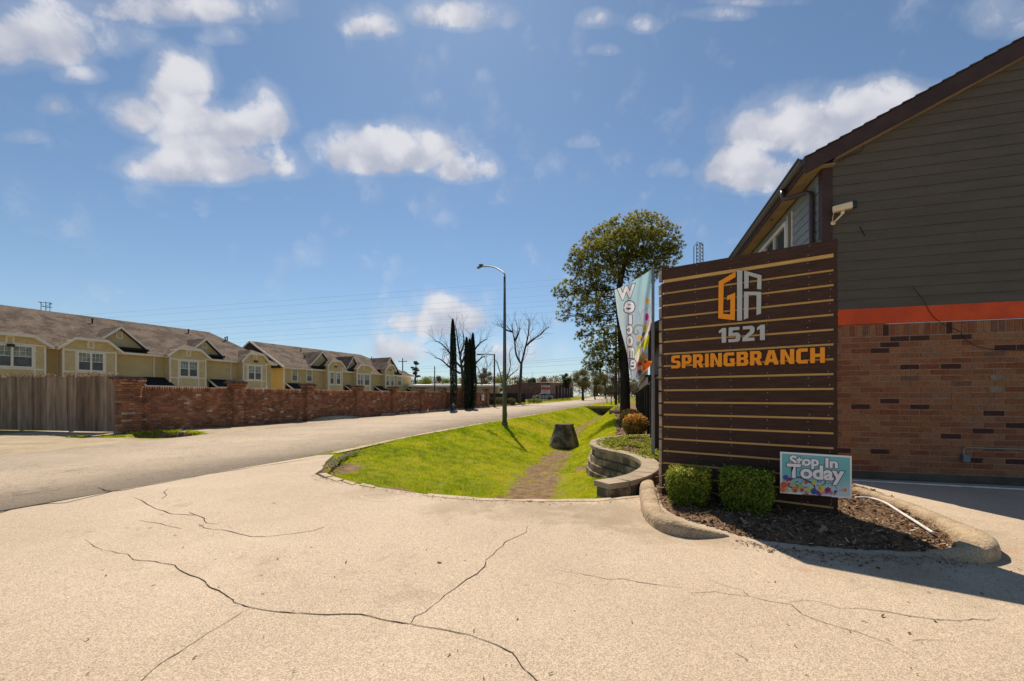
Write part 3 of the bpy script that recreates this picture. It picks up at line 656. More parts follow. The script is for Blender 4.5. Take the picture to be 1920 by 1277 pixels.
# roof: deck, shingle courses, fascia, soffit, gutter, downspout
OV, FO = .29, .14                       # eave overhang, rake overhang
zE = ZR0-SL*OV+.17; XR = 5.2; zR = ZR0+SL*XR+.17; cs = 1/math.hypot(1, SL)
m = MB(); th = .09
m.prism([(-OV, -FO, zE), (XR, -FO, zR), (FW+OV, -FO, zE), (FW+OV, -FO, zE+.02), (XR, -FO, zR+th), (-OV, -FO, zE+th*.6)][::-1], (0, FD+FO*2, 0)); m.build('roof_deck', M_dktrim, bld)
nc = 34; Ls = math.hypot(XR+OV, SL*(XR+OV)); st = Ls/nc
for k in range(nc):
    for side in (0, 1):
        m = MB(); a = k*st; x0 = -OV-.03+a*cs; x1 = x0+(st+.03)*cs; za = zE+.075+(a)*cs*SL; zb = za+(st+.03)*cs*SL
        v = [(x0, -FO-.03, za), (x1, -FO-.03, zb), (x1, -FO-.03, zb+.006), (x0, -FO-.03, za+.028)]
        if side: v = [(FW-p[0]*1.0, p[1], p[2]) for p in v][::-1]
        m.prism(v, (0, FD+FO*2+.06, 0)); m.build('shingle_course', M_shingle, bld)
m = MB(); fd = .235
m.prism([(-OV-.02, -FO-.002, zE-fd+.06), (XR, -FO-.002, zR-fd+.06), (XR, -FO-.002, zR+.075), (-OV-.02, -FO-.002, zE+.065)][::-1], (0, -.028, 0)); m.build('fascia', M_dktrim, bld)
m = MB(); m.prism([(XR+.003, -FO-.002, zR-fd+.06), (FW+OV, -FO-.002, zE-fd+.06), (FW+OV, -FO-.002, zE+.065), (XR+.003, -FO-.002, zR+.075)][::-1], (0, -.028, 0)); m.build('fascia', M_dktrim, bld)
m = MB(); m.prism([(.12, -FO, ZR0+.12*SL-.002), (XR, -FO, ZR0+XR*SL-.002), (XR, -FO, ZR0+XR*SL+.014), (.12, -FO, ZR0+.12*SL+.014)][::-1], (0, FO-.013, 0))
m.box(-OV, -.03, -FO+.001, FD, 4.985, 5.0); m.box(-.03, .12, -FO+.001, -.032, 4.985, 5.0); m.build('soffit', M_soffit, bld)
m = MB(); m.box(-OV-.012, -OV+.012, -FO-.03, FD, 4.96, zE+.05); m.build('fascia', M_dktrim, bld)
m = MB(); gx = -OV-.013
prof = [(gx, 5.02), (gx-.055, 5.03), (gx-.085, 5.07), (gx-.09, 5.10), (gx-.115, 5.115), (gx-.115, 5.135), (gx-.10, 5.135), (gx-.09, 5.12), (gx-.03, 5.10), (gx, 5.135)]
m.prism([(p[0], -FO-.03, p[1]) for p in prof], (0, FD+FO, 0)); m.build('gutter', pmat('gutter_metal', (.045, .035, .032), .35, spec=.6), bld)
m = MB(); yy = .30
m.tube([(gx-.05, yy+.42, 5.04), (gx-.05, yy+.42, 4.93), (gx-.03, yy+.38, 4.86), (-.24, yy+.25, 4.82), (-.10, yy+.05, 4.79), (-.065, yy-.0, 4.74), (-.06, yy-.02, 4.66), (-.06, yy-.02, .25), (-.10, yy-.02, .14), (-.2, yy-.02, .1)], .042, 10)
m.build('downspout', pmat('downspout_brown', (.055, .030, .024), .35, spec=.6), bld, smooth=True)
m = MB(); m.box(-.095, -.014, yy-.08, yy-.066, 3.4, 3.43); m.box(-.2, -.17, 1.9, 1.96, 4.97, 4.984); m.build('pipe_strap', M_dktrim, bld)
# little things fixed to the wall: box, conduit, cable, patches
x, z = Bl(1807, 858); m = MB(); m.box(x-.045, x+.045, -.065, -.006, z-.06, z+.05); m.build('junction_box', pmat('galvanised_box', (.16, .18, .20), .45, metal=.4), bld, bevel=.004)
x2, z2 = Bl(1813, 839); m = MB(); m.tube([(x-.02, -.03, z+.05), (x-.02, -.03, z2-.02), (x+.02, -.03, z2+.0), (x+.06, -.03, z2), (FW-.5, -.03, z2-.02)], .011, 8); m.build('conduit', pmat('conduit_metal', (.28, .26, .24), .4, metal=.5), bld)
cab = [Bl(1560+p[0]/3.361, 540+p[1]/3.361) for p in [(500, 0), (540, 50), (570, 90), (610, 165), (660, 212), (700, 237), (760, 262), (797, 282), (808, 305), (830, 332), (870, 356), (920, 375), (1000, 390), (1100, 394), (1210, 393), (1400, 388)]]
m = MB(); m.tube(catmull([(a, -.045, b_) for a, b_ in cab], 3), .0045, 5); m.build('cable', pmat('black_cable', (.015, .012, .01), .5), bld)
cab = [Bl(1320+p[0]/3.04, 60+p[1]/3.04) for p in [(905, 650), (902, 672), (880, 690), (820, 712), (760, 745)]]
m = MB(); m.tube(catmull([(a, -.03, b_) for a, b_ in cab], 3), .004, 5); m.build('cable', MATS['black_cable'], bld)
cab = [Bl(1320+p[0]/3.04, 60+p[1]/3.04) for p in [(885, 1110), (897, 1135), (915, 1165)]]
m = MB(); m.tube([(a, -.02, b_) for a, b_ in cab], .006, 5); m.build('cable', MATS['black_cable'], bld)
M_patch = pmat('mortar_patch', (.30, .22, .155), .95, (.22, .16, .11), 15, 5, .3, 60)
for (px, py, r) in ((1868, 706.7, .085), (1866.5, 730.5, .09)):
    x, z = Bl(px, py); m = MB(); n = 18; P = [(x+math.cos(2*PI*i/n)*r*random.uniform(.88, 1.08), -.0125, z+math.sin(2*PI*i/n)*r*.62*random.uniform(.88, 1.08)) for i in range(n)]
    m.prism(P, (0, .01, 0)); m.build('mortar_patch', M_patch, bld)
# ------------------------------------------------------------------ security camera
x, z = Bl(1560, 420); base = Vector(BC)+EX*x+EY*(-.032)
cm = empty('security_camera', (base.x, base.y, z), BR, 'beige bullet security camera with a dark lens hood on the corner board above the sign', 'security camera')
M_cam = pmat('camera_beige', (.85, .70, .47), .45, (.74, .60, .40), 8, 4, spec=.4)
m = MB(); m.lathe([(.0, -.0), (.034, 0), (.036, .008), (.02, .014), (0, .014)], n=14)
mm = m.mesh('wall_mount', M_cam, True); link('wall_mount', mm, cm, (0, 0, 0), (PI/2, 0, 0))
m = MB(); m.tube([(0, -.01, 0), (.03, -.05, .03), (.075, -.13, .085)], .013, 8); m.tube([(.075, -.13, .08), (.078, -.132, .13)], .024, 10); m.build('bracket_arm', M_cam, cm, smooth=True)
ax = Vector((.93, -.28, .07)).normalized(); up = Vector((0, 0, 1)); sd_ = ax.cross(up).normalized(); up = sd_.cross(ax)
c0 = Vector((.085, -.135, .185))
m = MB(); 
def rrect(c, w, h, r=.3, n=3):
    out = []
    for (sx, sy) in ((1, 1), (-1, 1), (-1, -1), (1, -1)):
        for k in range(n+1):
            a = math.atan2(sy, sx)-PI/4+PI/2*k/n
            out.append(c+sd_*(sx*w*(1-r)+math.cos(a)*w*r)+up*(sy*h*(1-r)+math.sin(a)*h*r))
    return out
def loft(m, rings):
    k = len(m.v); n = len(rings[0])
    for r in rings: m.v += [tuple(p) for p in r]
    for i in range(len(rings)-1):
        for j in range(n): m.f.append((k+i*n+j, k+i*n+(j+1) % n, k+(i+1)*n+(j+1) % n, k+(i+1)*n+j)); m.m.append(m.mi)
    m.f.append(tuple(k+j for j in range(n))[::-1]); m.m.append(m.mi); m.f.append(tuple(k+(len(rings)-1)*n+j for j in range(n))); m.m.append(m.mi)
loft(m, [rrect(c0-ax*.135, .034, .036), rrect(c0-ax*.125, .042, .046), rrect(c0+ax*.11, .044, .048)]); hb = m.build('housing', M_cam, cm)
M_blk = pmat('black_plastic', (.012, .013, .015), .3, spec=.6)
m = MB(); loft(m, [rrect(c0+ax*.11, .046, .050), rrect(c0+ax*.16, .047, .051), rrect(c0+ax*.165, .040, .044)]); hd = m.build('lens_hood', M_blk, cm)
m = MB(); m.tube([c0+ax*.166, c0+ax*.169], .022, 14); m.build('lens', M_glass, hd)
m = MB(); m.tube(catmull([tuple(c0-ax*.12-up*.03), (-.03, -.10, .10), (-.03, -.06, .05), (.0, -.01, .01)], 4), .004, 6); m.build('cable', M_cam, cm)
# ------------------------------------------------------------------ property sign with horizontal planks
SA = Vector((1.95, 5.42, 0)); SB = Vector((3.43, 4.38, 0)); SD = (SB-SA); SW = SD.length; SD.normalize(); SN = Vector((SD.y, -SD.x, 0))   # SN points to the viewer
SRZ = math.atan2(SD.y, SD.x)
sg = empty('property_sign', SA, SRZ, 'tall dark brown plank sign with grey and orange lettering beside the brick building', 'sign')
def Sl(px, py, off=0.0):
    d = ray(px, py); o = SA+SN*off; t = (o.x*SN.x+o.y*SN.y)/(d.x*SN.x+d.y*SN.y); p = d*t
    q = p-SA; return (q.x*SD.x+q.y*SD.y, CH+p.z)
def S7(x, y, off=.0): return Sl(1200+x/4.2575, 440+y/4.2575, off)
M_plank = pmat('dark_plank_stain', (.054, .0235, .0145), .62, (.080, .040, .026), 5, 8, .5, 60, fine=.3, fscale=30, stretch=(1, 1, 14), spec=.3)
M_tan = pmat('sunlit_tan_board', (.78, .48, .17), .8, (.68, .41, .14), 5, 6, .3, 50, stretch=(1, 1, 10))  # bright tan stands in for sunlit raw wood seen through the gaps
M_screw = pmat('screw_head', (.55, .50, .44), .4, metal=.6)
gaps7 = [528.5]+[528.5+22.62*k for k in range(1, 18)]
zt = 2.965; zbm = -.02
gz = [Sl(1240, g)[1] for g in gaps7]
edges = [zt]+gz+[zbm]
screw_me = MB().lathe([(0, 0), (.0045, 0), (.0035, .0022), (0, .0026)], n=8).mesh('screw', M_screw)
rs = random.Random(9)
for i in range(19):
    g0 = .022 if i == 1 else .012
    ztp = edges[i]-(g0 if i > 0 else 0); zbt = edges[i+1]+(.022 if i == 0 else .012)
    sag = rs.uniform(-.0015, .0015); xo = rs.uniform(-.004, .004)
    m = MB(); P = [(0+xo, 0, zbt), (SW-.012+xo, 0, zbt), (SW-.012+xo, 0, ztp), (xo, 0, ztp)]
    m.add([(xo, 0, zbt), (SW+.0+xo, 0, zbt), (SW+xo, 0, ztp), (xo, 0, ztp), (.012+xo, .014, zbt), (SW+xo, .014, zbt), (SW+xo, .014, ztp), (.012+xo, .014, ztp)],
          [(0, 1, 2, 3), (5, 4, 7, 6), (3, 2, 6, 7), (1, 0, 4, 5), (1, 5, 6, 2), (0, 3, 7, 4)])
    pl = m.build('plank', M_plank, sg, loc=(0, sag, 0), bevel=.0018)
    # mitred return plank of the rear face, its pale colour standing in for sunlight
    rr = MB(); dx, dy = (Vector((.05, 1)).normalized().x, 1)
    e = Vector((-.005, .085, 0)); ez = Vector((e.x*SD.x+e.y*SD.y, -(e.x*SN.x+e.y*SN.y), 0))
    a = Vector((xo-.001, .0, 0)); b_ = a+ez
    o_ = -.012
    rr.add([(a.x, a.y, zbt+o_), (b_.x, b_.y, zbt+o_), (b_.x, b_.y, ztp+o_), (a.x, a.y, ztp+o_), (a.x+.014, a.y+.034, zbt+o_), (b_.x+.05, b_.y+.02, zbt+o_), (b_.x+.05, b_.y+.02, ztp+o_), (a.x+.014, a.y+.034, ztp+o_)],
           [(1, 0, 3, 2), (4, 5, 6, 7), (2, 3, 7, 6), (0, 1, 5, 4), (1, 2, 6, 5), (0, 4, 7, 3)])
    rr.build('return_plank', M_dktrim if False else pmat('return_plank_sunlit', (.42, .30, .20), .8, (.22, .15, .10), 8, 6) if 'return_plank_sunlit' not in MATS else MATS['return_plank_sunlit'], sg)
    if zbt > .12:
        for fx in (.07, .42, .80, 1.18, 1.56, 1.74):
            if rs.random() < .82:
                for fz in ((zbt+.025), (ztp-.025)):
                    if rs.random() < .8: link('screw', screw_me, sg, (fx+rs.uniform(-.012, .012), sag, fz+rs.uniform(-.006, .006)), (PI/2, 0, 0))
m = MB(); m.box(.022, SW-.035, .0165, .03, .02, zt-.03); m.build('backing_board', M_tan, sg)
m = MB(); m.box(SW-.034, SW-.002, .0145, .12, -.2, zt+.006); m.build('post', M_dktrim, sg); MB().box(.09, .17, .052, .13, -.2, zt-.02).build('post', M_dktrim, sg); MB().box(.85, .94, .052, .14, -.2, zt-.02).build('post', M_dktrim, sg)
# rear face of the V shaped sign
for i in range(19):
    m = MB(); a = Vector((.10, .14, 0)); d = Vector((math.cos(math.radians(38)), math.sin(math.radians(38)), 0)); n = Vector((-d.y, d.x, 0))
    zc = (edges[i]+edges[i+1])/2; h = (edges[i]-edges[i+1])/2-.009
    m.obox(a+d*.60+Vector((0, 0, zc)), d*.58, n*.014, Vector((0, 0, h))); m.build('rear_plank', M_plank, sg)
# logo and lettering, cut from sheet and standing proud of the planks
M_or = pmat('orange_letter', (.95, .33, .012), .5, (.92, .31, .012), 5, 3, spec=.35)
M_gr = pmat('grey_letter', (.50, .51, .48), .45, (.46, .47, .45), 5, 3, spec=.35)
def flat_mesh(name, loops, mat, depth, mapf=None):
    """filled outline with holes (list of closed 2d loops) as a thin solid, optionally mapped to 3d"""
    cu = bpy.data.curves.new(name, 'CURVE'); cu.dimensions = '2D'; cu.fill_mode = 'BOTH'; cu.extrude = depth/2
    for lp in loops:
        sp = cu.splines.new('POLY'); sp.points.add(len(lp)-1); sp.use_cyclic_u = True
        for i, p in enumerate(lp): sp.points[i].co = (p[0], p[1], 0, 1)
    ob = bpy.data.objects.new('tmp', cu); COL.objects.link(ob)
    dg = bpy.context.evaluated_depsgraph_get(); me = bpy.data.meshes.new_from_object(ob.evaluated_get(dg)); bpy.data.objects.remove(ob); bpy.data.curves.remove(cu)
    me.name = name; me.materials.clear(); me.materials.append(mat)
    if mapf:
        for v in me.vertices: v.co = mapf(v.co)
    me.update(); return me
def up_map(y0): return lambda c: Vector((c.x, y0-c.z, c.y))
TH = .012
def put_sign(name, loops, mat): return link(name, flat_mesh(name, loops, mat, TH, up_map(-TH/2-.0035)), sg)
def t7(pts): return [S7(x, y, TH) for x, y in pts]
put_sign('logo_letter', [t7([(763,297),(628,375),(625,668),(757,683),(760,463),(695,490),(695,524),(722,513),(720,637),(663,631),(668,392),(763,338)])], M_or)
put_sign('logo_bar', [t7([(775,284),(817,285),(815,685),(775,687)])], M_gr)
put_sign('logo_letter', [t7([(832,287),(970,325),(968,437),(934,433),(937,346),(868,326),(866,427),(832,430)])], M_gr)
put_sign('logo_letter', [t7([(830,455),(968,457),(966,630),(930,641),(931,484),(868,480),(864,664),(829,678)])], M_gr)
# squared technical letterforms on a 0..w by 0..1 grid
def ch(poly, c=.07): return poly
G_ = {
 'S': (.66, [[(.0,.0),(.52,.0),(.66,.12),(.66,.46),(.54,.58),(.24,.60),(.24,.78),(.62,.78),(.62,1),(.14,1),(.0,.88),(.0,.54),(.12,.42),(.42,.40),(.42,.22),(.0,.22)]]),
 'P': (.68, [[(0,0),(.25,0),(.25,.30),(.52,.30),(.68,.44),(.68,.86),(.54,1),(0,1)], [(.25,.52),(.25,.79),(.43,.79),(.43,.52)]]),
 'R': (.72, [[(0,0),(.25,0),(.25,.33),(.33,.33),(.46,0),(.73,0),(.57,.38),(.68,.50),(.68,.86),(.54,1),(0,1)], [(.25,.54),(.25,.79),(.43,.79),(.43,.54)]]),
 'I': (.25, [[(0,0),(.25,0),(.25,1),(0,1)]]),
 'N': (.76, [[(0,0),(.24,0),(.24,.62),(.50,0),(.76,0),(.76,1),(.52,1),(.52,.40),(.27,1),(0,1)]]),
 'G': (.72, [[(.14,0),(.70,0),(.70,.56),(.40,.56),(.40,.36),(.46,.36),(.46,.22),(.25,.22),(.25,.78),(.68,.78),(.68,1),(.14,1),(0,.86),(0,.14)]]),
 'B': (.72, [[(0,0),(.58,0),(.72,.13),(.72,.40),(.62,.51),(.70,.60),(.70,.88),(.57,1),(0,1)], [(.25,.20),(.25,.42),(.46,.42),(.46,.20)], [(.25,.61),(.25,.80),(.45,.80),(.45,.61)]]),
 'A': (.84, [[(0,0),(.25,0),(.31,.20),(.53,.20),(.59,0),(.85,0),(.60,1),(.25,1)], [(.36,.40),(.42,.76),(.43,.76),(.49,.40)]]),
 'C': (.64, [[(.14,0),(.62,0),(.62,.22),(.25,.22),(.25,.78),(.62,.78),(.62,1),(.14,1),(0,.86),(0,.14)]]),
 'H': (.76, [[(0,0),(.25,0),(.25,.39),(.51,.39),(.51,0),(.76,0),(.76,1),(.51,1),(.51,.61),(.25,.61),(.25,1),(0,1)]]),
 '1': (.42, [[(.16,0),(.42,0),(.42,1),(.20,1),(0,.84),(0,.66),(.16,.74)]]),
 '5': (.66, [[(0,0),(.54,0),(.66,.12),(.66,.50),(.54,.62),(.24,.62),(.24,.79),(.62,.79),(.62,1),(.02,1),(.0,.42),(.42,.42),(.42,.21),(0,.21)]]),
 '2': (.66, [[(0,0),(.66,0),(.66,.21),(.30,.21),(.62,.52),(.66,.62),(.66,.87),(.53,1),(.02,1),(.02,.79),(.41,.79),(.41,.64),(0,.22)]]),
}
def word(txt, x0, x1, z0, z1, mat, gap=.11):
    tw = sum(G_[c][0] for c in txt)+gap*(len(txt)-1); k = (x1-x0)/tw; x = x0
    for c in txt:
        w, lp = G_[c]
        def cv(p): return (x+p[0]*k, z0+p[1]*(z1-z0))
        loops = []
        for l in lp:
            out = []; n = len(l)
            for i in range(n):      # clip the corners slightly so they read as cut letters
                a, b_, c_ = Vector(l[i-1]), Vector(l[i]), Vector(l[(i+1) % n]); r = .018
                out.append(b_+(a-b_).normalized()*min(r, (a-b_).length*.3)); out.append(b_+(c_-b_).normalized()*min(r, (c_-b_).length*.3))
            loops.append([cv(p) for p in out])
        put_sign('letter', loops, mat); x += (w+gap)*k
xa, za = S7(630, 865, TH); xb, zb_ = S7(997, 835, TH); word('1521', xa, xb, za, S7(640, 748, TH)[1], M_gr, .13)
xa, za = S7(250, 1070, TH); xb, zb_ = S7(1476, 1020, TH); z1_ = S7(300, 962, TH)[1]; word('SPRINGBRANCH', xa, xb, (za+zb_)/2, (z1_+S7(1476, 900, TH)[1])/2, M_or, .105)
print('sign word z', za, zb_, z1_)
# ------------------------------------------------------------------ yard sign
def text_mesh(name, txt, mat, size=1.0, offset=0.0, depth=.001, mapf=None, align='LEFT'):
    cu = bpy.data.curves.new(name, 'FONT'); cu.body = txt; cu.size = size; cu.offset = offset; cu.extrude = 0; cu.fill_mode = 'FRONT'; cu.align_x = align; cu.resolution_u = 4
    ob = bpy.data.objects.new('tmp', cu); COL.objects.link(ob); dg = bpy.context.evaluated_depsgraph_get()
    me = bpy.data.meshes.new_from_object(ob.evaluated_get(dg)); bpy.data.objects.remove(ob); bpy.data.curves.remove(cu)
    me.name = name; me.materials.clear(); me.materials.append(mat)
    if mapf:
        for v in me.vertices: v.co = mapf(v.co)
    me.update(); return me
YA = atY(1463, 885, 4.42); YB = atY(1597, 895, 4.28); YA.z = YB.z = 0
YD = (YB-YA); YW = YD.length; YD.normalize(); YRZ = math.atan2(YD.y, YD.x); YN = Vector((YD.y, -YD.x, 0))
ys = empty('yard_sign', YA, YRZ, 'small turquoise flowery yard sign on wire legs saying stop in today', 'yard sign')
def Yl(px, py, off=0):
    d = ray(px, py); o = YA+YN*off; t = (o.x*YN.x+o.y*YN.y)/(d.x*YN.x+d.y*YN.y); p = d*t-YA; return (p.x*YD.x+p.y*YD.y, CH+p.z)
# the panel leans a little in its own plane: corners measured
YC = [Yl(1463, 924.3), Yl(1597, 935), Yl(1597, 855.2), Yl(1463, 846.8)]
def bil(u, v):
    a, b, c, d = YC; p = [(a[i]*(1-u)+b[i]*u)*(1-v)+(d[i]*(1-u)+c[i]*u)*v for i in (0, 1)]; return p
m = MB(); m.prism([(YC[0][0], 0, YC[0][1]), (YC[1][0], 0, YC[1][1]), (YC[2][0], 0, YC[2][1]), (YC[3][0], 0, YC[3][1])], (0, .006, 0))
M_ywhite = pmat('sign_white', (.92, .86, .82), .5)
m.build('panel', M_ywhite, ys)
mt = bpy.data.materials.new('turquoise_print'); mt.use_nodes = True; t = mt.node_tree; b = t.nodes['Principled BSDF']; b.inputs['Roughness'].default_value = .45
tcn = N('ShaderNodeTexCoord', t); sx = N('ShaderNodeSeparateXYZ', t); L(t, tcn.outputs['Object'], sx.inputs[0])
f = SMOOTH(t, sx.outputs['Z'], .26, .50); c = MIX(t, f, (.60, .68, .68), (.15, .49, .50)); L(t, c, b.inputs['Base Color'])
def qf(m, u0, u1, v0, v1, y):
    P = [bil(u0, v0), bil(u1, v0), bil(u1, v1), bil(u0, v1)]; m.prism([(p[0], y, p[1]) for p in P], (0, -.0008, 0))
m = MB(); qf(m, .024, .976, .042, .958, -.0004); m.build('printed_face', mt, ys)
def yuv(x, y): return ((x-152)/(1705-152), None)
def s6(x, y):
    px, py = 1450+x/11.606, 835+y/11.606; return Yl(px, py)
def blob(name, x, y, r, col, ry=None, petals=0, depth=-.0016, n=14):
    cx, cz = s6(x, y); k = .000455; ry = ry or r; P = []
    for i in range(n if not petals else petals*4):
        a = 2*PI*i/(n if not petals else petals*4); rr = 1 if not petals else (.62+.38*abs(math.sin(a*petals/2)))
        P.append((cx+math.cos(a)*r*k*rr, depth, cz+math.sin(a)*ry*k*rr))
    m = MB(); m.prism(P, (0, -.0005, 0)); m.build(name, cmat(col), ys)
CM = {}
def cmat(col):
    if col not in CM: CM[col] = pmat('print_ink', col, .45)
    return CM[col]
def swirl(name, pts, w, col, depth=-.0013, sc=s6, par=None):
    Q = catmull([(*sc(x, y), 0) for x, y in pts], 5); m = MB(); n = len(Q)
    for i, q in enumerate(Q):
        d = (Q[min(i+1, n-1)]-Q[max(i-1, 0)]).normalized(); ww = w*(.35+.65*math.sin(PI*(i+.5)/n))*.5
        m.v += [(q.x-d.y*ww, depth, q.y+d.x*ww), (q.x+d.y*ww, depth, q.y-d.x*ww)]
    for i in range(n-1): m.f.append((2*i, 2*i+1, 2*i+3, 2*i+2)); m.m.append(0)
    m.build(name, cmat(col), par or ys)
OL, GR, YE, OR, RE, PU, BL_ = (.07, .075, .03), (.25, .33, .08), (.85, .55, .05), (.85, .25, .04), (.60, .05, .05), (.22, .03, .16), (.06, .10, .30)
for a in ((270, 700, 62, BL_), (365, 735, 42, PU), (230, 860, 75, (.75, .12, .05)), (210, 960, 70, (.80, .22, .10)), (300, 765, 34, RE), (345, 840, 36, (.55, .03, .10)), (250, 800, 24, (.8, .5, .4)), (420, 830, 60, (.42, .5, .25)), (600, 900, 60, (.45, .48, .15)), (760, 960, 60, (.6, .6, .1)), (880, 1000, 72, BL_), (960, 1030, 50, (.10, .08, .35)), (720, 1030, 50, (.75, .2, .2)), (300, 990, 45, YE), (1040, 940, 70, (.80, .65, .10)), (1060, 1020, 60, (.75, .35, .35)), (1000, 1065, 40, RE), (1150, 1000, 60, (.35, .08, .30)), (1250, 1030, 45, (.6, .15, .4)), (1350, 1010, 34, PU), (1330, 1060, 26, (.3, .35, .1))):
    blob('print_spot', *a[:3], a[3], depth=-.0013-.0002*random.random())
for a in ((470, 960, 88, OR, 7), (470, 985, 30, (.25, .10, .02), 0), (620, 975, 50, RE, 6), (880, 810, 55, YE, 6), (710, 805, 45, RE, 5), (1190, 965, 66, (.35, .02, .10), 6), (1560, 975, 48, OR, 7), (1010, 935, 45, OR, 6), (280, 940, 45, (.85, .30, .2), 6)):
    blob('print_flower', *a[:3], a[3], petals=a[4], depth=-.0019 if a[4] else -.0022)
swirl('print_scroll', [(230, 760), (300, 870), (400, 915), (520, 910), (640, 930), (740, 900)], .016, OL)
swirl('print_scroll', [(410, 740), (500, 695), (620, 710), (720, 770), (850, 830), (900, 920), (860, 1000)], .020, OL)
swirl('print_scroll', [(640, 760), (600, 830), (540, 870), (480, 850), (480, 805), (530, 790), (560, 830)], .012, OL)
swirl('print_scroll', [(930, 870), (1020, 880), (1110, 840), (1130, 760), (1060, 715), (980, 730), (960, 780), (1010, 800), (1040, 765)], .012, OL)
swirl('print_scroll', [(1120, 850), (1230, 820), (1330, 870), (1385, 950), (1380, 1020)], .006, OL)
swirl('print_scroll', [(1400, 830), (1480, 880), (1490, 950), (1430, 1000)], .003, (.35, .2, .3))
swirl('print_scroll', [(1420, 985), (1500, 975), (1560, 975)], .004, (.05, .04, .02))
M_ytxt = pmat('print_white', (.94, .86, .84), .5); M_yout = pmat('print_outline', (.09, .075, .12), .5)
def yword(txt, box, dz=0):
    (x0, y0), (x1, y1), skew = box          # lower left, upper right in zoomed pixels
    a = s6(x0, y0); b_ = s6(x1, y1)
    base = text_mesh('t', txt, M_ytxt, 1, .035, .0001); xs = [v.co.x for v in base.vertices]; yz = [v.co.y for v in base.vertices]; mnx, mxx, mny, mxy = min(xs), max(xs), min(yz), max(yz)
    kx = (b_[0]-a[0])/(mxx-mnx); kz = (b_[1]-a[1])/(mxy-mny); sk = (s6(x1, y0+skew)[1]-s6(x1, y0)[1])/(mxx-mnx)
    def mp(dep): return lambda c: Vector((a[0]+(c.x-mnx)*kx, dep, a[1]+(c.y-mny)*kz+sk*(c.x-mnx)))
    link('letters', text_mesh('letters_outline', txt, M_yout, 1, .075, .0001, mp(-.0030-dz)), ys); link('letters', text_mesh('letters', txt, M_ytxt, 1, .038, .0001, mp(-.0036-dz)), ys)
yword('Stop', ((350, 500), (990, 235), 0), ); yword('In', ((1130, 482), (1400, 280), 10)); yword('Today', ((290, 790), (1540, 430), 40), .0014)
m = MB(); lx0, lz0 = s6(620, 1060); lx1, lz1 = s6(1262, 1120)
f0 = Yl(1503.4, 972); f1 = Yl(1561, 982)
m.tube([(lx0, .003, -.06), (lx0, .003, lz0+.05), ], .0035, 6); m.tube([(lx1, .003, -.06), (lx1, .003, lz1+.05)], .0035, 6); m.tube([(lx0, -.004, lz0), (lx1, -.004, lz1)], .0035, 6); m.tube([(lx0, .003, .12), (lx1, .003, .12)], .0025, 6)
m.build('wire_stand', pmat('wire_metal', (.10, .075, .05), .5, metal=.5), ys)
# ------------------------------------------------------------------ flag and its pole
fp = G(1224.3, 856, .13)
fl = empty('flag_pole', (fp.x, fp.y, .05), 0, 'grey metal pole standing in the planter and carrying the welcome flag', 'flag pole')
ft = CH+(CY-503)/F*fp.y-.05
M_pole = pmat('pole_grey', (.24, .245, .27), .4, (.19, .195, .21), 3, 5, metal=.35, spec=.5)
MB().tube([(0, 0, -.4), (0, 0, 1.2)], .031, 16).build('lower_tube', M_pole, fl, smooth=False)
MB().tube([(0, 0, 1.2), (0, 0, ft-.01)], .0285, 16).build('upper_tube', M_pole, fl)
MB().lathe([(.0, 0), (.034, 0), (.036, .01), (.03, .03), (0, .036)], (0, 0, ft-.02), 16).build('end_cap', M_pole, fl)
MB().lathe([(.040, 0), (.040, .06), (.034, .075), (.031, .078)], (0, 0, .04), 16).build('base_sleeve', pmat('dark_sleeve', (.03, .02, .018), .6), fl)
ff = empty('flag', (fp.x, fp.y, 0), 0, 'light blue welcome flag with flowers, gathered against its grey pole', 'flag')
# cloth outline in zoomed pixels of the photograph, rows from the top: (left, right) of the sheet
ROWS = [(.0, (1152.3, 543.5), (1221, 505.5)), (.12, (1154.5, 562), (1220.6, 530)), (.25, (1158, 590), (1220, 557)), (.4, (1163, 615), (1220.5, 585)), (.55, (1170, 640), (1221, 604)), (.7, (1175.5, 662), (1217, 634)), (.85, (1179, 688), (1212, 662)), (1.0, (1184.5, 712), (1201, 705))]
def flag_pt(u, v, off=0.0):
    """u: 0 at the free edge .. 1 at the pole; v: 0 top .. 1 bottom"""
    vs = [r[0] for r in ROWS]
    lx = np.interp(v, vs, [r[1][0] for r in ROWS]); ly = np.interp(v, vs, [r[1][1] for r in ROWS]); rx = np.interp(v, vs, [r[2][0] for r in ROWS]); ry = np.interp(v, vs, [r[2][1] for r in ROWS])
    px = lx+(rx-lx)*u; py = ly+(ry-ly)*u
    sag = math.sin(PI*u)*(1-v)*2.5; py += sag
    amp = .5+v*1.2
    Y = fp.y-.03+(1-u)*.16+.05*amp*math.sin(u*9+v*3.5)*(1-u*.6)+.022*math.sin((u*2.0+v*.9)*11)*(.3+.7*u)
    p = atY(px, py, Y-off); return Vector((p.x-fp.x, p.y-fp.y, p.z))
nu, nv = 190, 300
vs_ = [r[0] for r in ROWS]; gu, gv = np.meshgrid(np.linspace(0, 1, nu), np.linspace(0, 1, nv))
lxa = np.interp(gv, vs_, [r[1][0] for r in ROWS]); lya = np.interp(gv, vs_, [r[1][1] for r in ROWS]); rxa = np.interp(gv, vs_, [r[2][0] for r in ROWS]); rya = np.interp(gv, vs_, [r[2][1] for r in ROWS])
FPX = lxa+(rxa-lxa)*gu; FPY = lya+(rya-lya)*gu+np.sin(PI*gu)*(1-gv)*2.5
amp_ = .5+gv*1.2; FY = fp.y-.03+(1-gu)*.16+.05*amp_*np.sin(gu*9+gv*3.5)*(1-gu*.6)+.022*np.sin((gu*2.0+gv*.9)*11)*(.3+.7*gu)+.010*np.sin(gu*30-gv*14)*np.clip(gu-.5, 0, 1)
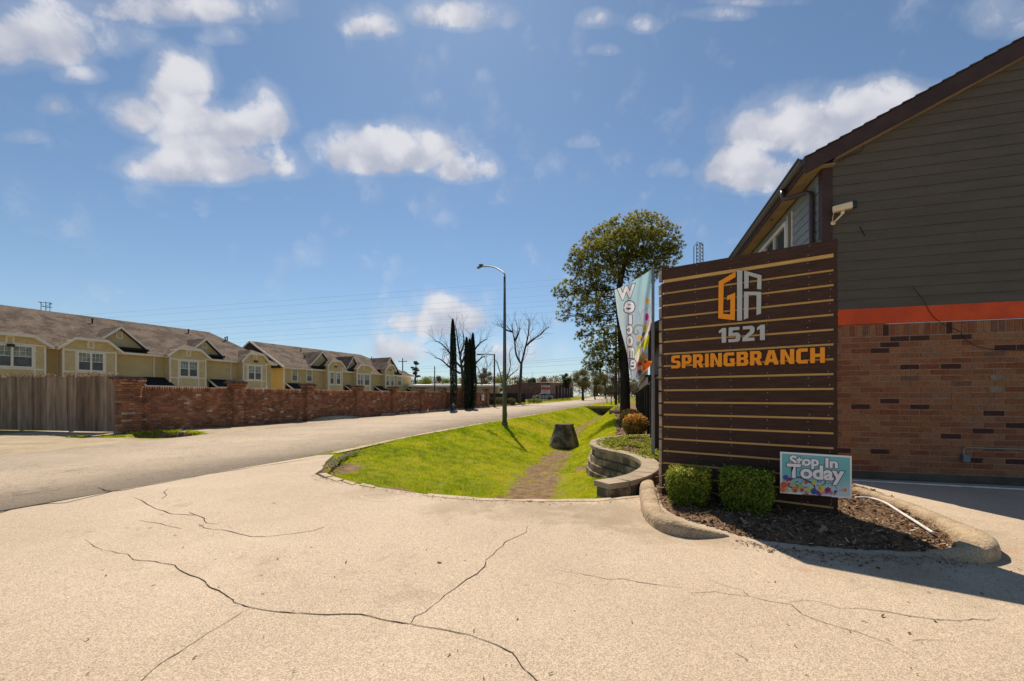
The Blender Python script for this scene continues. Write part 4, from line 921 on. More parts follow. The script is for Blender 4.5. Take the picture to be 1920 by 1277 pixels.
co = np.stack([(FPX-CX)/F*FY-fp.x, FY-fp.y, CH+(CY-FPY)/F*FY], -1).reshape(-1, 3)
gi = np.arange(nu*nv).reshape(nv, nu); fc = np.stack([gi[:-1, :-1], gi[1:, :-1], gi[1:, 1:], gi[:-1, 1:]], -1).reshape(-1, 4)
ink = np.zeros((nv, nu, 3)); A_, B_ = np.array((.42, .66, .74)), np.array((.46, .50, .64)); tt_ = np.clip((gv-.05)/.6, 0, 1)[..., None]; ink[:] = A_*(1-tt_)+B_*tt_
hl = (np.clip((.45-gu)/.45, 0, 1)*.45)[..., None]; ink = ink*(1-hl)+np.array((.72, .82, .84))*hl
Z3 = (1140, 490, 11.61); Z4 = (1140, 590, 9.82)
def inkpoly(poly, col, sc, al=1.0):
    m_ = pip(FPX, FPY, [(sc[0]+x/sc[2], sc[1]+y/sc[2]) for x, y in poly]); ink[m_] = ink[m_]*(1-al)+np.array(col)*al
def ell(x, y, rx, ry, n=16, petals=0): return [(x+math.cos(2*PI*i/n)*rx*(1 if not petals else .65+.35*(i % 2)), y+math.sin(2*PI*i/n)*ry*(1 if not petals else .65+.35*(i % 2))) for i in range(n)]
def inkstroke(pts, w, col, sc):
    Q = [Vector((sc[0]+x/sc[2], sc[1]+y/sc[2], 0)) for x, y in pts]; Q = catmull(Q, 6); w = w/sc[2]
    for a_, b2 in zip(Q[:-1], Q[1:]):
        dx, dy = b2.x-a_.x, b2.y-a_.y; q = np.clip(((FPX-a_.x)*dx+(FPY-a_.y)*dy)/(dx*dx+dy*dy+1e-9), 0, 1); ink[np.hypot(FPX-a_.x-dx*q, FPY-a_.y-dy*q) < w/2] = col
def inkletter(ch_, x0, y0, x1, y1, sc, mirror=False, bold=.05):
    base = text_mesh('t', ch_, M_white, 1, bold, .0001); xs = [v.co.x for v in base.vertices]; yz = [v.co.y for v in base.vertices]; a, b_, c_, d_ = min(xs), max(xs), min(yz), max(yz)
    for (bo, col) in ((bold+.04, (.05, .045, .13)), (bold, (.86, .82, .84))):
        me = text_mesh('t', ch_, M_white, 1, bo, .0001); me.calc_loop_triangles()
        def mp(co_):
            u = (co_.x-a)/(b_-a); w = (co_.y-c_)/(d_-c_)
            if mirror: u = 1-u
            X = x0+(x1-x0)*u; Yp = y1+(y0-y1)*w-((u-.5)*110 if ch_ == 'W' else 0); return (sc[0]+X/sc[2], sc[1]+Yp/sc[2])
        P = [mp(v.co) for v in me.vertices]; m_ = np.zeros(FPX.shape, bool)
        for t_ in me.loop_triangles: m_ |= pip(FPX, FPY, [P[i] for i in t_.vertices])
        ink[m_] = col
OLV, DKO = (.30, .36, .14), (.16, .18, .12)
for p_, w_, c_, s_ in (([(860, 60+0), (840, 180), (700, 250)], 16, OLV, Z4), ([(470, 340), (490, 230), (560, 190), (650, 220), (700, 330), (660, 480), (600, 560)], 26, (.26, .32, .2), Z4), ([(540, 290), (560, 340), (510, 370), (460, 320)], 20, (.2, .28, .26), Z4), ([(620, 170), (600, 60), (560, -40)], 10, (.35, .42, .2), Z4), ([(900, 900), (880, 1000), (760, 1080), (700, 1200)], 10, (.26, .32, .34), Z3), ([(660, 1080), (700, 1200), (680, 1290)], 9, (.3, .38, .3), Z3), ([(930, 960), (920, 1100), (870, 1200)], 16, (.45, .42, .2), Z3)): inkstroke(p_, w_, c_, s_)
inkpoly(ell(860, 860, 62, 70, 12, 1), (.80, .42, .05), Z3); inkpoly(ell(850, 1210, 40, 80), (.40, .03, .22), Z3); inkpoly(ell(715, 60, 34, 58), (.40, .03, .22), Z4); inkpoly(ell(740, 180, 60, 90), (.45, .2, .38), Z4, .6)
inkpoly(ell(580, 420, 52, 50, 12, 1), (.80, .45, .06), Z4); inkpoly(ell(690, 250, 50, 70), (.50, .45, .12), Z4); inkpoly(ell(665, 370, 42, 46), (.16, .16, .13), Z4); inkpoly(ell(640, 470, 46, 56), (.20, .22, .18), Z4); inkpoly(ell(560, 540, 40, 50), (.25, .32, .26), Z4); inkpoly(ell(625, 540, 36, 30), (.10, .12, .20), Z4)
inkpoly([(800, 20), (800, 240), (720, 420), (650, 600), (560, 800), (525, 900), (470, 760), (560, 600), (640, 440), (720, 300), (770, 120)], (.86, .80, .70), Z4)
inkpoly([(800, 250), (800, 330), (760, 400), (735, 330)], (.10, .16, .42), Z4); inkpoly([(800, 410), (760, 520), (680, 640), (640, 600), (690, 430), (740, 380)], (.82, .72, .04), Z4); inkpoly([(690, 430), (650, 600), (600, 590), (660, 470)], (.40, .52, .08), Z4); inkpoly([(780, 440), (700, 600), (660, 660), (640, 640), (700, 540)], (.45, .62, .05), Z4)
inkpoly([(600, 560), (560, 640), (500, 760), (470, 700), (540, 600)], (.42, .60, .10), Z4); inkpoly([(585, 570), (600, 600), (570, 650), (560, 620)], (.85, .30, .04), Z4); inkpoly([(660, 595), (640, 660), (580, 770), (545, 900), (535, 800), (590, 670)], (.92, .88, .80), Z4)
inkletter('W', 205, 540, 590, 820, Z3); inkletter('e', 355, 865, 580, 1120, Z3, True, .025)
inkletter('l', 380, 5, 440, 175, Z4, bold=.05); inkletter('c', 345, 195, 452, 365, Z4, True); inkletter('o', 340, 385, 460, 585, Z4); inkletter('m', 362, 600, 485, 800, Z4); inkletter('e', 400, 830, 520, 1015, Z4, True, .02)
mt = bpy.data.materials.new('flag_cloth'); mt.use_nodes = True; t = mt.node_tree; b = t.nodes['Principled BSDF']; b.inputs['Roughness'].default_value = .85; b.inputs['Specular IOR Level'].default_value = .1
ca = N('ShaderNodeAttribute', t, attribute_name='ink').outputs['Color']; L(t, ca, b.inputs['Base Color']); tr = N('ShaderNodeBsdfTranslucent', t); L(t, ca, tr.inputs[0]); ms = N('ShaderNodeMixShader', t); ms.inputs[0].default_value = .45; L(t, b.outputs[0], ms.inputs[1]); L(t, tr.outputs[0], ms.inputs[2]); L(t, ms.outputs[0], t.nodes['Material Output'].inputs[0])
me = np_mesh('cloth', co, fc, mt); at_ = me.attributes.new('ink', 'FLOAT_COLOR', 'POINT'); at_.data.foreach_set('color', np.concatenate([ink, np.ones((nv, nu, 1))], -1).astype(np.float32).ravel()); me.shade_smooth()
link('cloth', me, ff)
CMt = {}
def clmat(col):
    if col not in CMt: CMt[col] = pmat('flag_ink', col, .85, trans=.45)
    return CMt[col]
# lower corner that has blown round towards the pole: bright orange fold with its own depth
def fz4(x, y, Y): p = atY(1140+x/9.82, 590+y/9.82, Y); return (p.x-fp.x, p.y-fp.y, p.z)
def fold(name, pts, col, Y0, bulge=.05):
    cx, cy = sum(p[0] for p in pts)/len(pts), sum(p[1] for p in pts)/len(pts); n = len(pts)
    P = [fz4(cx, cy, Y0-bulge)]+[fz4(x, y, Y0+.01*math.sin(i*2.1)) for i, (x, y) in enumerate(pts)]
    MB().add(P, [(0, 1+i, 1+(i+1) % n) for i in range(n)]).build(name, clmat(col), ff)
Yf = fp.y-.06
fold('folded_corner', [(650, 660), (680, 780), (740, 850), (815, 850), (800, 900), (740, 990), (580, 1140), (540, 1060), (530, 930), (545, 880), (600, 760)], (.80, .28, .10), Yf)
for pts, c in (([(700, 880), (815, 850), (800, 905), (700, 1010), (640, 1080), (650, 960)], (.90, .30, .03)), ([(640, 700), (660, 780), (630, 840), (600, 790)], (.65, .55, .05)), ([(545, 880), (620, 870), (630, 920), (560, 960)], (.55, .05, .05)), ([(545, 1040), (600, 1000), (620, 1060), (580, 1130)], (.08, .14, .30)), ([(660, 850), (720, 840), (700, 900), (650, 890)], (.60, .03, .06)), ([(610, 930), (640, 930), (640, 990), (610, 1030)], (.80, .78, .76)), ([(640, 960), (700, 950), (690, 1010), (650, 1010)], (.75, .08, .05)), ([(600, 760), (645, 800), (640, 860), (560, 880)], (.30, .33, .08)), ([(600, 1060), (640, 1010), (640, 1070), (600, 1110)], (.35, .45, .2))):
    fold('printed_patch', pts, c, Yf-.035, .012)
# ------------------------------------------------------------------ curved retaining wall of stacked blocks with a cap
def offset_line(pts, d):
    out = []
    for i, p in enumerate(pts):
        t = (pts[min(i+1, len(pts)-1)]-pts[max(i-1, 0)]); t.z = 0; t.normalize(); out.append(p+Vector((-t.y, t.x, 0))*d)
    return out
rw = empty('retaining_wall', (WALL_S[0].x, WALL_S[0].y, 0), 0, 'curved low retaining wall of stacked grey concrete blocks around the planter', 'retaining wall')
RO = Vector((WALL_S[0].x, WALL_S[0].y, 0))
def resample(pts, step):
    Ls_ = [0]
    for i in range(1, len(pts)): Ls_.append(Ls_[-1]+(pts[i]-pts[i-1]).length)
    n = max(1, round(Ls_[-1]/step)); out = []
    for k in range(n+1):
        s = Ls_[-1]*k/n; i = max(j for j in range(len(Ls_)) if Ls_[j] <= s+1e-9); i = min(i, len(pts)-2)
        f = (s-Ls_[i])/max(Ls_[i+1]-Ls_[i], 1e-9); out.append(pts[i].lerp(pts[i+1], f))
    return out
def block_course(pts, wdt, z0, z1, step, mat, name, gap=.004, jz=0, group=rw, phase=0, n_sub=3):
    fine = resample(pts, step/n_sub); k = 0+phase
    i = 0
    while i < len(fine)-1:
        seg = fine[i:i+n_sub+1]
        if len(seg) < 2: break
        m = MB(); L0 = offset_line(seg, wdt/2); R0 = offset_line(seg, -wdt/2)
        e0 = (seg[1]-seg[0]).normalized()*gap/2; e1 = (seg[-1]-seg[-2]).normalized()*gap/2
        for A in (L0, R0): A[0] = A[0]+e0; A[-1] = A[-1]-e1
        poly = R0+L0[::-1]; dz = random.uniform(-jz, jz)
        m.prism([(p.x-RO.x, p.y-RO.y, z0+dz) for p in poly], (0, 0, z1-z0)); m.build(name, mat, group, bevel=.006)
        i += n_sub
M_cap = pmat('cap_block', (.40, .325, .225), .9, (.30, .24, .16), 3, 7, .5, 70, fine=.2, fscale=110)
M_blkw = pmat('split_block', (.42, .32, .21), .95, (.15, .115, .075), 3.2, 9, .9, 35, fine=.3, fscale=60, contrast=(.38, .58))
cap = WALL_S
block_course(cap, .30, WALL_Z-.075, WALL_Z, .36, M_cap, 'cap_block', jz=.002)
# outer (ditch) side is on the left when walking from the near end? courses step outwards a little towards the ground
cen = Vector((3.2, 10.2, 0))
sgn = 1
for c in range(4):
    o_ = -.02+.05*c
    line = offset_line(cap, o_*1.0)
    i0 = 0 if c < 1 else (3 if c == 1 else 6)
    block_course(line[i0:], .23, WALL_Z-.08-.155*(c+1)+.004, WALL_Z-.08-.155*c, .42, M_blkw, 'wall_block', phase=c)
# planter soil and ground cover
M_mulch = pmat('mulch_soil', (.20, .125, .07), .95, (.10, .06, .035), 14, 8, .9, 40, fine=.4, fscale=90)
psoil = [tuple(p[:2]) for p in WALL_S[2:]]+[(4.35, 12.2), (3.45, 9.0), (3.3, 8.2), (2.9, 7.2), (2.45, 6.5), (2.2, 6.2)]
ngon_sheet('planter_soil', psoil, .115, M_mulch, skirt=.1, kind='structure')
def scatter_poly(poly, n, r, z):
    xs = [p[0] for p in poly]; ys_ = [p[1] for p in poly]; x = r.uniform(min(xs), max(xs), n*4); y = r.uniform(min(ys_), max(ys_), n*4)
    ok = pip(x, y, poly); return x[ok][:n], y[ok][:n]
def chips(name, x, y, z, size, mat, seed, thick=.35, flat=.5, aspect=2.6):
    """small irregular flat pieces"""
    r = np.random.default_rng(seed); m = len(x); a = r.uniform(0, 2*PI, m); s = size*r.lognormal(0, .45, m); l = s; w = s/aspect*r.uniform(.6, 1.4, m)
    tx = r.normal(0, flat, m); ty = r.normal(0, flat, m)
    ux, uy, uz = np.cos(a), np.sin(a), np.sin(tx)*.6; vx, vy, vz = -np.sin(a), np.cos(a), np.sin(ty)*.6
    zc = z+np.abs(uz)*l*.4+.004
    q = []
    for (i, j) in ((-1, -.6), (.7, -1), (1, .5), (-.6, 1)):
        q.append(np.stack([x+ux*l*i*.5+vx*w*j*.5, y+uy*l*i*.5+vy*w*j*.5, zc+uz*l*i*.5+vz*w*j*.5], -1))
    co = np.stack(q, 1).reshape(-1, 3); return np_mesh(name, co, np.arange(4*m).reshape(m, 4), mat, {'rnd': np.repeat(r.random(m), 4)})
M_chip = pmat('mulch_chip', (0, 0, 0), .95, spec=.05, rnd='lin', attr='rnd', rndcols=[(0, (.05, .028, .015)), (.45, (.15, .08, .042)), (.75, (.27, .17, .095)), (.93, (.42, .31, .20)), (1, (.60, .52, .42))])
M_leafg = pmat('ground_leaf', (0, 0, 0), .95, spec=.05, rnd='lin', attr='rnd', rndcols=[(0, (.07, .10, .012)), (.5, (.23, .28, .03)), (.85, (.42, .42, .06)), (1, (.55, .42, .12))], trans=.3)
r1 = np.random.default_rng(21)
x, y = scatter_poly(psoil, 7000, r1, 0); tag(link('planter_mulch', chips('planter_mulch', x, y, .116, .035, M_chip, 4)), 'bark mulch and dry leaves in the curved planter', 'mulch', kind='stuff')
x, y = scatter_poly(psoil, 22000, r1, 0)
keep = (vnoise(x, y, 3.0, 12) > .34) & (x < 2.75+.33*(y-8.2)*0+.9*(y > 9.3)+.35) & (y > 7.6)
x, y = x[keep], y[keep]; tag(link('planter_ground_cover', chips('planter_ground_cover', x, y, .125+.05*r1.random(len(x)), .027, M_leafg, 5, flat=1.0, aspect=1.8)), 'leafy green ground cover behind the curved retaining wall', 'ground cover', kind='stuff')
# mulch strip along the fence
def strip_region(n, r):
    y = 11.8*(46/11.8)**r.random(n*3); t = np.interp(y, [11, 16, 24, 35, 49], [6.4, 6.4, 6.1, 5.1, 3.9])+r.uniform(0, 2.0, n*3); xx = (t+(y-13.3)*.2706)/.9627-3.4
    xf = 3.5+.2857*(y-9.96); ok = (xx < xf-.02) & ~pip(xx, y, PLANTER); return xx[ok][:n], y[ok][:n]
x, y = strip_region(9000, r1); tag(link('fence_bed_mulch', chips('fence_bed_mulch', x, y, ground_h(x, y), .06, M_chip, 6)), 'brown mulch strip between the lawn and the dark fence', 'mulch', kind='stuff')
# ------------------------------------------------------------------ kerbs round the sign bed
def kerb(name, pts, ws, hs, mat, label, cat='kerb', n=10, z0=-.02):
    P = catmull([(p[0], p[1], 0) for p in pts], 6); k = len(P); ws = np.interp(np.linspace(0, 1, k), np.linspace(0, 1, len(ws)), ws); hs = np.interp(np.linspace(0, 1, k), np.linspace(0, 1, len(hs)), hs)
    m = MB(); prof = [(-1, 0), (-.97, .55), (-.84, .85), (-.6, .98), (0, 1), (.6, .98), (.84, .85), (.97, .55), (1, 0)]
    for i, p in enumerate(P):
        t = (P[min(i+1, k-1)]-P[max(i-1, 0)]).normalized(); nn = Vector((-t.y, t.x, 0))
        j = 1+random.uniform(-.03, .03)
        for (a, h) in prof: q = p+nn*a*ws[i]/2*j; m.v.append((q.x-P[0].x, q.y-P[0].y, z0+(hs[i]-z0)*h))
    c = len(prof)
    for i in range(k-1):
        for j in range(c-1): m.f.append((i*c+j, (i+1)*c+j, (i+1)*c+j+1, i*c+j+1)); m.m.append(0)
    m.f.append(tuple(range(c))); m.m.append(0); m.f.append(tuple((k-1)*c+j for j in range(c))[::-1]); m.m.append(0)
    me = m.mesh(name, mat, True); o = link(name, me, None, (P[0].x, P[0].y, 0)); tag(o, label, cat); return o
M_kerb = pmat('kerb_concrete', (.46, .35, .225), .95, (.24, .175, .11), 5, 9, .9, 45, fine=.35, fscale=90, contrast=(.42, .72))
K1 = [G(1213, 899, .13)[:2], G(1216, 920, .13)[:2], G(1224, 948, .13)[:2], G(1246, 968, .13)[:2], G(1282, 980, .12)[:2], G(1328, 992, .07)[:2], G(1366, 1002, .02)[:2]]
kerb('kerb', K1, [.20, .21, .20, .18, .16, .12, .05], [.13, .14, .14, .14, .12, .07, .01], M_kerb, 'rounded tan concrete kerb curving round the left end of the sign bed')
K2 = [G(1606, 913, .1)[:2], G(1700, 942, .12)[:2], G(1775, 973, .13)[:2], G(1822, 995, .13)[:2], G(1835, 1010, .13)[:2], G(1812, 1021, .12)[:2], G(1775, 1027, .07)[:2], G(1738, 1029, .02)[:2]]
kerb('kerb', K2, [.13, .14, .17, .24, .25, .22, .17, .08], [.10, .12, .13, .14, .14, .12, .06, .01], M_kerb, 'blunt tan concrete kerb nose at the right tip of the sign bed')
# mulch island
bed_poly = [tuple(G(px, py)[:2]) for px, py in [(1226, 903), (1232, 930), (1240, 950), (1262, 966), (1300, 981), (1345, 993), (1378, 1005), (1440, 1017), (1520, 1026), (1600, 1032), (1690, 1036), (1740, 1036), (1800, 1024), (1826, 1012), (1806, 996), (1760, 972), (1700, 945), (1640, 922), (1610, 913), (1500, 893), (1300, 884), (1236, 886)]]
def bed_h(x, y):
    d = np.full(np.shape(x), 9.0)
    for i in range(len(bed_poly)):
        a = np.array(bed_poly[i]); b_ = np.array(bed_poly[(i+1) % len(bed_poly)]); ab = b_-a; t = np.clip(((x-a[0])*ab[0]+(y-a[1])*ab[1])/(ab@ab), 0, 1); d = np.minimum(d, np.hypot(x-a[0]-ab[0]*t, y-a[1]-ab[1]*t))
    return .008+.045*np.clip(d/.25, 0, 1)+(vnoise(x, y, 5, 3)-.5)*.03*np.clip(d/.15, 0, 1)+(vnoise(x, y, 22, 6)-.5)*.022*np.clip(d/.1, 0, 1)
gx_ = np.arange(1.2, 4.8, .03); gy_ = np.arange(3.3, 6.6, .03); GX, GY = np.meshgrid(gx_, gy_); ins = pip(GX, GY, bed_poly); GZ = bed_h(GX, GY)
idx = np.arange(GX.size).reshape(GX.shape); ok = ins[:-1, :-1] & ins[1:, :-1] & ins[:-1, 1:] & ins[1:, 1:]
fs = np.stack([idx[:-1, :-1][ok], idx[:-1, 1:][ok], idx[1:, 1:][ok], idx[1:, :-1][ok]], -1); used = np.unique(fs); mp_ = -np.ones(GX.size, int); mp_[used] = np.arange(len(used))
co = np.stack([GX, GY, GZ], -1).reshape(-1, 3)[used]; me = np_mesh('flower_bed_soil', co, mp_[fs], M_mulch); me.shade_smooth(); tag(link('flower_bed_soil', me), kind='structure')
x, y = scatter_poly(bed_poly, 13000, r1, 0); tag(link('bed_mulch', chips('bed_mulch', x, y, bed_h(x, y), .026, M_chip, 7, flat=.9)), 'dark brown bark mulch covering the bed under the plank sign', 'mulch', kind='stuff')
# stones lying in the bed
M_stone = pmat('bed_stone', (.16, .11, .08), .9, (.10, .07, .05), 12, 6, .6, 40)
def stone_mesh(r, seed):
    rr = random.Random(seed); bm = bmesh.new(); bmesh.ops.create_icosphere(bm, subdivisions=2, radius=1)
    for v in bm.verts: v.co = Vector((v.co.x*r*1.2, v.co.y*r*.9, v.co.z*r*.6))*(1+.18*math.sin(v.co.x*5+seed)+rr.uniform(-.08, .08))
    me = bpy.data.meshes.new('stone'); bm.to_mesh(me); bm.free(); me.materials.append(M_stone); me.shade_smooth(); return me
for (px, py, r, lb) in ((1534, 981, .055, 'rounded brown stone lying in the mulch between the yard sign legs'), (1394, 962, .035, 'dark stone in the mulch below the right boxwood'), (1478, 978, .028, 'small stone in the mulch left of the wire legs'), (1624, 1003, .022, 'pale pebble in the shaded mulch before the sign post')):
    p = G(px, py, .05); tag(link('stone', stone_mesh(r, int(px)), None, (p.x, p.y, .05)), lb, 'stone', 'stones in the sign bed')
# loose white pipe in the bed and the pipe along the foot of the wall
pts = [G(1440+a/3.548, 820+b_/3.548, .075) for a, b_ in ((585, 402), (630, 400), (680, 405), (740, 420), (800, 446), (850, 478), (900, 510), (970, 553), (1040, 598), (1100, 636))]
m = MB(); m.tube([p-pts[0]*0 for p in catmull(pts, 3)], .0135, 10); o = m.build('plastic_pipe', M_pvc, smooth=True); tag(o, 'loose white plastic pipe lying across the sunlit mulch', 'pipe')
m = MB(); a = G(1560, 899, .02); b_ = G(1930, 918.5, .02); m.tube([a, a.lerp(b_, .5)+Vector((0, .004, 0)), b_+(b_-a)*1.2], .0125, 10); o = m.build('plastic_pipe', M_pvc, smooth=True); tag(o, 'long white plastic pipe running along the foot of the brick wall', 'pipe')
# ------------------------------------------------------------------ leafy shrubs
def leaf_cloud(pos, nrm, size, mat, seed, aspect=1.7, name='leaves', rv=None, jitter=.8):
    r = np.random.default_rng(seed); m = len(pos); s = size*r.uniform(.6, 1.35, m)[:, None]
    n = nrm+r.normal(0, jitter, (m, 3)); n /= np.linalg.norm(n, axis=1, keepdims=True)
    a = np.cross(n, r.normal(0, 1, (m, 3))); a /= np.linalg.norm(a, axis=1, keepdims=True)+1e-9; b_ = np.cross(n, a)
    q = [pos-a*s*.5*aspect, pos+b_*s*.42, pos+a*s*.5*aspect, pos-b_*s*.42]
    co = np.stack(q, 1).reshape(-1, 3); rv = r.random(m) if rv is None else np.clip(rv+r.normal(0, .12, m), 0, 1)
    return np_mesh(name, co, np.arange(4*m).reshape(m, 4), mat, {'rnd': np.repeat(rv, 4)})
M_box = pmat('boxwood_leaf', (0, 0, 0), .5, rnd='lin', attr='rnd', rndcols=[(0, (.06, .09, .01)), (.45, (.19, .26, .02)), (.75, (.42, .44, .04)), (.92, (.60, .52, .07)), (1, (.62, .34, .11))], trans=.35, spec=.35)
M_org = pmat('copper_leaf', (0, 0, 0), .55, rnd='lin', attr='rnd', rndcols=[(0, (.06, .06, .01)), (.35, (.16, .14, .025)), (.58, (.48, .26, .04)), (.85, (.75, .36, .06)), (1, (.80, .48, .16))], trans=.35)
M_twig = pmat('shrub_twig', (.06, .04, .025), .9)
def box_shrub(loc, hx, hy, h, n, mat, label, cat, seed, size=.017, tip=0.0, rz=0, group=None, p=8):
    r = np.random.default_rng(seed); root = empty('shrub', loc, rz, label, cat, group)
    d = r.normal(0, 1, (n, 3)); d /= np.linalg.norm(d, axis=1, keepdims=True)
    k = 1/np.power(np.sum(np.abs(d)**p, axis=1), 1/p); rad = 1-r.normal(.05, .075, n); rad = np.where(r.random(n) < .15, r.uniform(.5, 1, n), rad)
    bump = 1+.11*(vnoise(d[:, 0]*3+seed, d[:, 1]*3+d[:, 2]*2, 2.2, seed)-.5)*1.4+.08*(vnoise(d[:, 0]*9+seed, d[:, 1]*9+d[:, 2]*8, 1.5, seed)-.5)
    u = d*(k*rad*bump)[:, None]; taper = 1-.16*np.clip(-u[:, 2], 0, 1)
    pos = np.stack([u[:, 0]*hx*taper, u[:, 1]*hy*taper, h*.52+u[:, 2]*h*.5], -1)
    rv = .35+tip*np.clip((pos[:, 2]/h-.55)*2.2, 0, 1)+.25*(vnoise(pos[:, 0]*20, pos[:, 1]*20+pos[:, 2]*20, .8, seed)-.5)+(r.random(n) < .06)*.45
    link('leaves', leaf_cloud(pos, d, size, mat, seed, rv=rv), root)
    m = MB(); rr = random.Random(seed)
    for i in range(16):
        a = rr.uniform(0, 2*PI); e = Vector((math.cos(a)*hx*rr.uniform(.3, .85), math.sin(a)*hy*rr.uniform(.3, .85), h*rr.uniform(.3, .9))); m.tube([(e.x*.15, e.y*.15, -.03), (e.x*.55, e.y*.55, e.z*.45), tuple(e)], [.009, .006, .002], 5)
    m.build('stems', M_twig, root); return root
p = atY(1292, 900, 4.90); box_shrub((p.x, p.y, .02), .215, .20, .43, 10500, M_box, 'clipped boxwood shrub nearest the left edge of the plank sign', 'shrub', 31, tip=.30, rz=-.6, group='boxwood shrubs under the sign')  # leaves coloured paler towards the top to stand in for sun there
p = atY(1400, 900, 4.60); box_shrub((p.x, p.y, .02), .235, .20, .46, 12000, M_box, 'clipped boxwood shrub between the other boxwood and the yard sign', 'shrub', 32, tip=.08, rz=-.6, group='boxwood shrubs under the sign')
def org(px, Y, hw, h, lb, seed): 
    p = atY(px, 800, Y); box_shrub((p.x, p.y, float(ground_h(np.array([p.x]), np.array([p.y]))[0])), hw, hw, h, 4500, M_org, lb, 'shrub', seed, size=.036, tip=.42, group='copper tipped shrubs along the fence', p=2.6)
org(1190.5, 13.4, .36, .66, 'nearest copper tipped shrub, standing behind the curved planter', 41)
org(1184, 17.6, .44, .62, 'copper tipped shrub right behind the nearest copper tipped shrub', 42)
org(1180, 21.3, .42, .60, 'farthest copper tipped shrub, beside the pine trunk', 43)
# leaf litter and grit along the edges of the paving
EF = [Vector((p[0], p[1], 0)) for p in EDGE_FRONT]; lx_, ly_ = [], []
for i in range(900):
    s_ = random.random()*(len(EF)-1); k = int(s_); q = EF[k].lerp(EF[k+1], s_-k); lx_.append(q.x+random.gauss(0, .03)); ly_.append(q.y-.03-abs(random.gauss(0, .10)))
for i in range(1100):
    s_ = random.random()*5.0; a_ = [G(*p) for p in ((1380, 1012), (1440, 1024), (1520, 1034), (1600, 1040), (1700, 1044), (1830, 1046))]; k = int(s_); q = a_[k].lerp(a_[k+1], s_-k); lx_.append(q.x+random.gauss(0, .04)); ly_.append(q.y-abs(random.gauss(0, .13)))
for i in range(420): lx_.append(random.uniform(-4, 5)); ly_.append(random.uniform(1.9, 5.2))
lx_, ly_ = np.array(lx_), np.array(ly_); ok = pip(lx_, ly_, DRIVE); lx_, ly_ = lx_[ok], ly_[ok]
tag(link('leaf_litter', chips('leaf_litter', lx_, ly_, .007, .014, M_chip, 9, flat=.3)), 'scattered grit and leaf litter along the driveway edges', 'litter', kind='stuff')
# small block wall and concrete cone in the ditch
RO = Vector((0, 0, 0))
sb = empty('block_step', (0, 0, 0), 0, 'short stacked block wall at the top of the ditch bank beside the pine', 'retaining wall')
pA, pB = G(1144, 779, -.05), G(1162, 780, -.05)
for c in range(4): block_course([Vector((pA.x, pA.y, 0)), Vector((pB.x+.3, pB.y-.1, 0))], .25, -.25+c*.15, -.105+c*.15, .36, M_blkw if c < 3 else M_cap, 'wall_block', group=sb, n_sub=1, gap=.01)
cz = G(1058, 838, -.80); mh = empty('manhole_cone', (cz.x, cz.y, -.82), 0, 'stained concrete manhole cone standing in the drainage ditch', 'manhole')
m = MB(); R = 27*cz.y/F; H = 1.0
prof = [(R*1.03, 0), (R*1.02, .1), (R*.93, .35), (R*.80, .62), (R*.68, .84), (R*.62, .90), (R*.64, .905), (R*.65, .985), (R*.60, 1.0), (R*.58, .96), (0.01, .95)]
m.lathe([(a, b_*H) for a, b_ in prof], n=36)
M_cone = pmat('stained_concrete', (.30, .235, .155), .95, (.075, .062, .045), 2.6, 8, .8, 30, fine=.3, fscale=40, contrast=(.36, .60))
for i, v in enumerate(m.v):
    k = 1+.02*math.sin(i*1.7)+.03*(vnoise(v[0]*1.0, v[2]*1.0, 4, 3)-.5); m.v[i] = (v[0]*k, v[1]*k, v[2])
m.build('cone', M_cone, mh, smooth=True)
m = MB(); m.lathe([(.0, 0), (R*.57, 0), (R*.57, .03), (0, .04)], (0, 0, .958*H), 28); m.build('cover', pmat('iron_cover', (.05, .035, .025), .7), mh)
# broken kerb slabs and crumbled road edge at the corner of the lawn
for i, (pts, lb) in enumerate((([(597, 889), (610, 896), (625, 894), (612, 888)], 'first broken concrete edge slab at the left tip of the lawn'), ([(612, 897), (630, 904), (645, 900), (626, 894.5)], 'second broken concrete edge slab, below the lawn tip'), ([(640, 904), (662, 911), (668, 907), (648, 901)], 'third broken concrete edge slab along the lawn front'), ([(672, 911), (700, 916), (706, 913), (680, 907)], 'fourth and rightmost broken concrete edge slab along the lawn front'))):
    m = MB(); P = [G(*q) for q in pts]; c = sum(P, Vector())/4; m.prism([(q.x-c.x, q.y-c.y, -.02) for q in P], (0, 0, .034)); o = m.build('edge_slab', M_conc_l, None, loc=(c.x, c.y, 0), bevel=.008); tag(o, lb, 'kerb slab', 'broken edge slabs of the driveway')
r2 = np.random.default_rng(5)
line = [G(612, 878)[:2], G(625, 868)[:2], G(640, 858)[:2], G(655, 851)[:2], G(672, 847)[:2]]
n = 130; s = r2.random(n)*(len(line)-1); i = s.astype(int); f = s-i; lx = np.array([q[0] for q in line]); ly = np.array([q[1] for q in line]); x = lx[i]*(1-f)+lx[np.minimum(i+1, 4)]*f+r2.normal(.02, .06, n); y = ly[i]*(1-f)+ly[np.minimum(i+1, 4)]*f+r2.normal(0, .10, n)
m = MB()
for a, b_ in zip(x, y):
    q = Vector((a, b_, .006)); s_ = random.uniform(.006, .022); ax_ = Vector((random.uniform(-1, 1), random.uniform(-1, 1), random.uniform(-.4, .4))).normalized(); ay_ = ax_.cross(Vector((0, 0, 1))).normalized(); m.obox(q, ax_*s_, ay_*s_*.7, ax_.cross(ay_)*s_*.35)
tag(m.build('asphalt_rubble', pmat('dark_rubble', (.13, .105, .08), .95, (.28, .22, .16), 9)), 'dark crumbled asphalt where the road edge has broken at the lawn tip', 'rubble', kind='stuff')
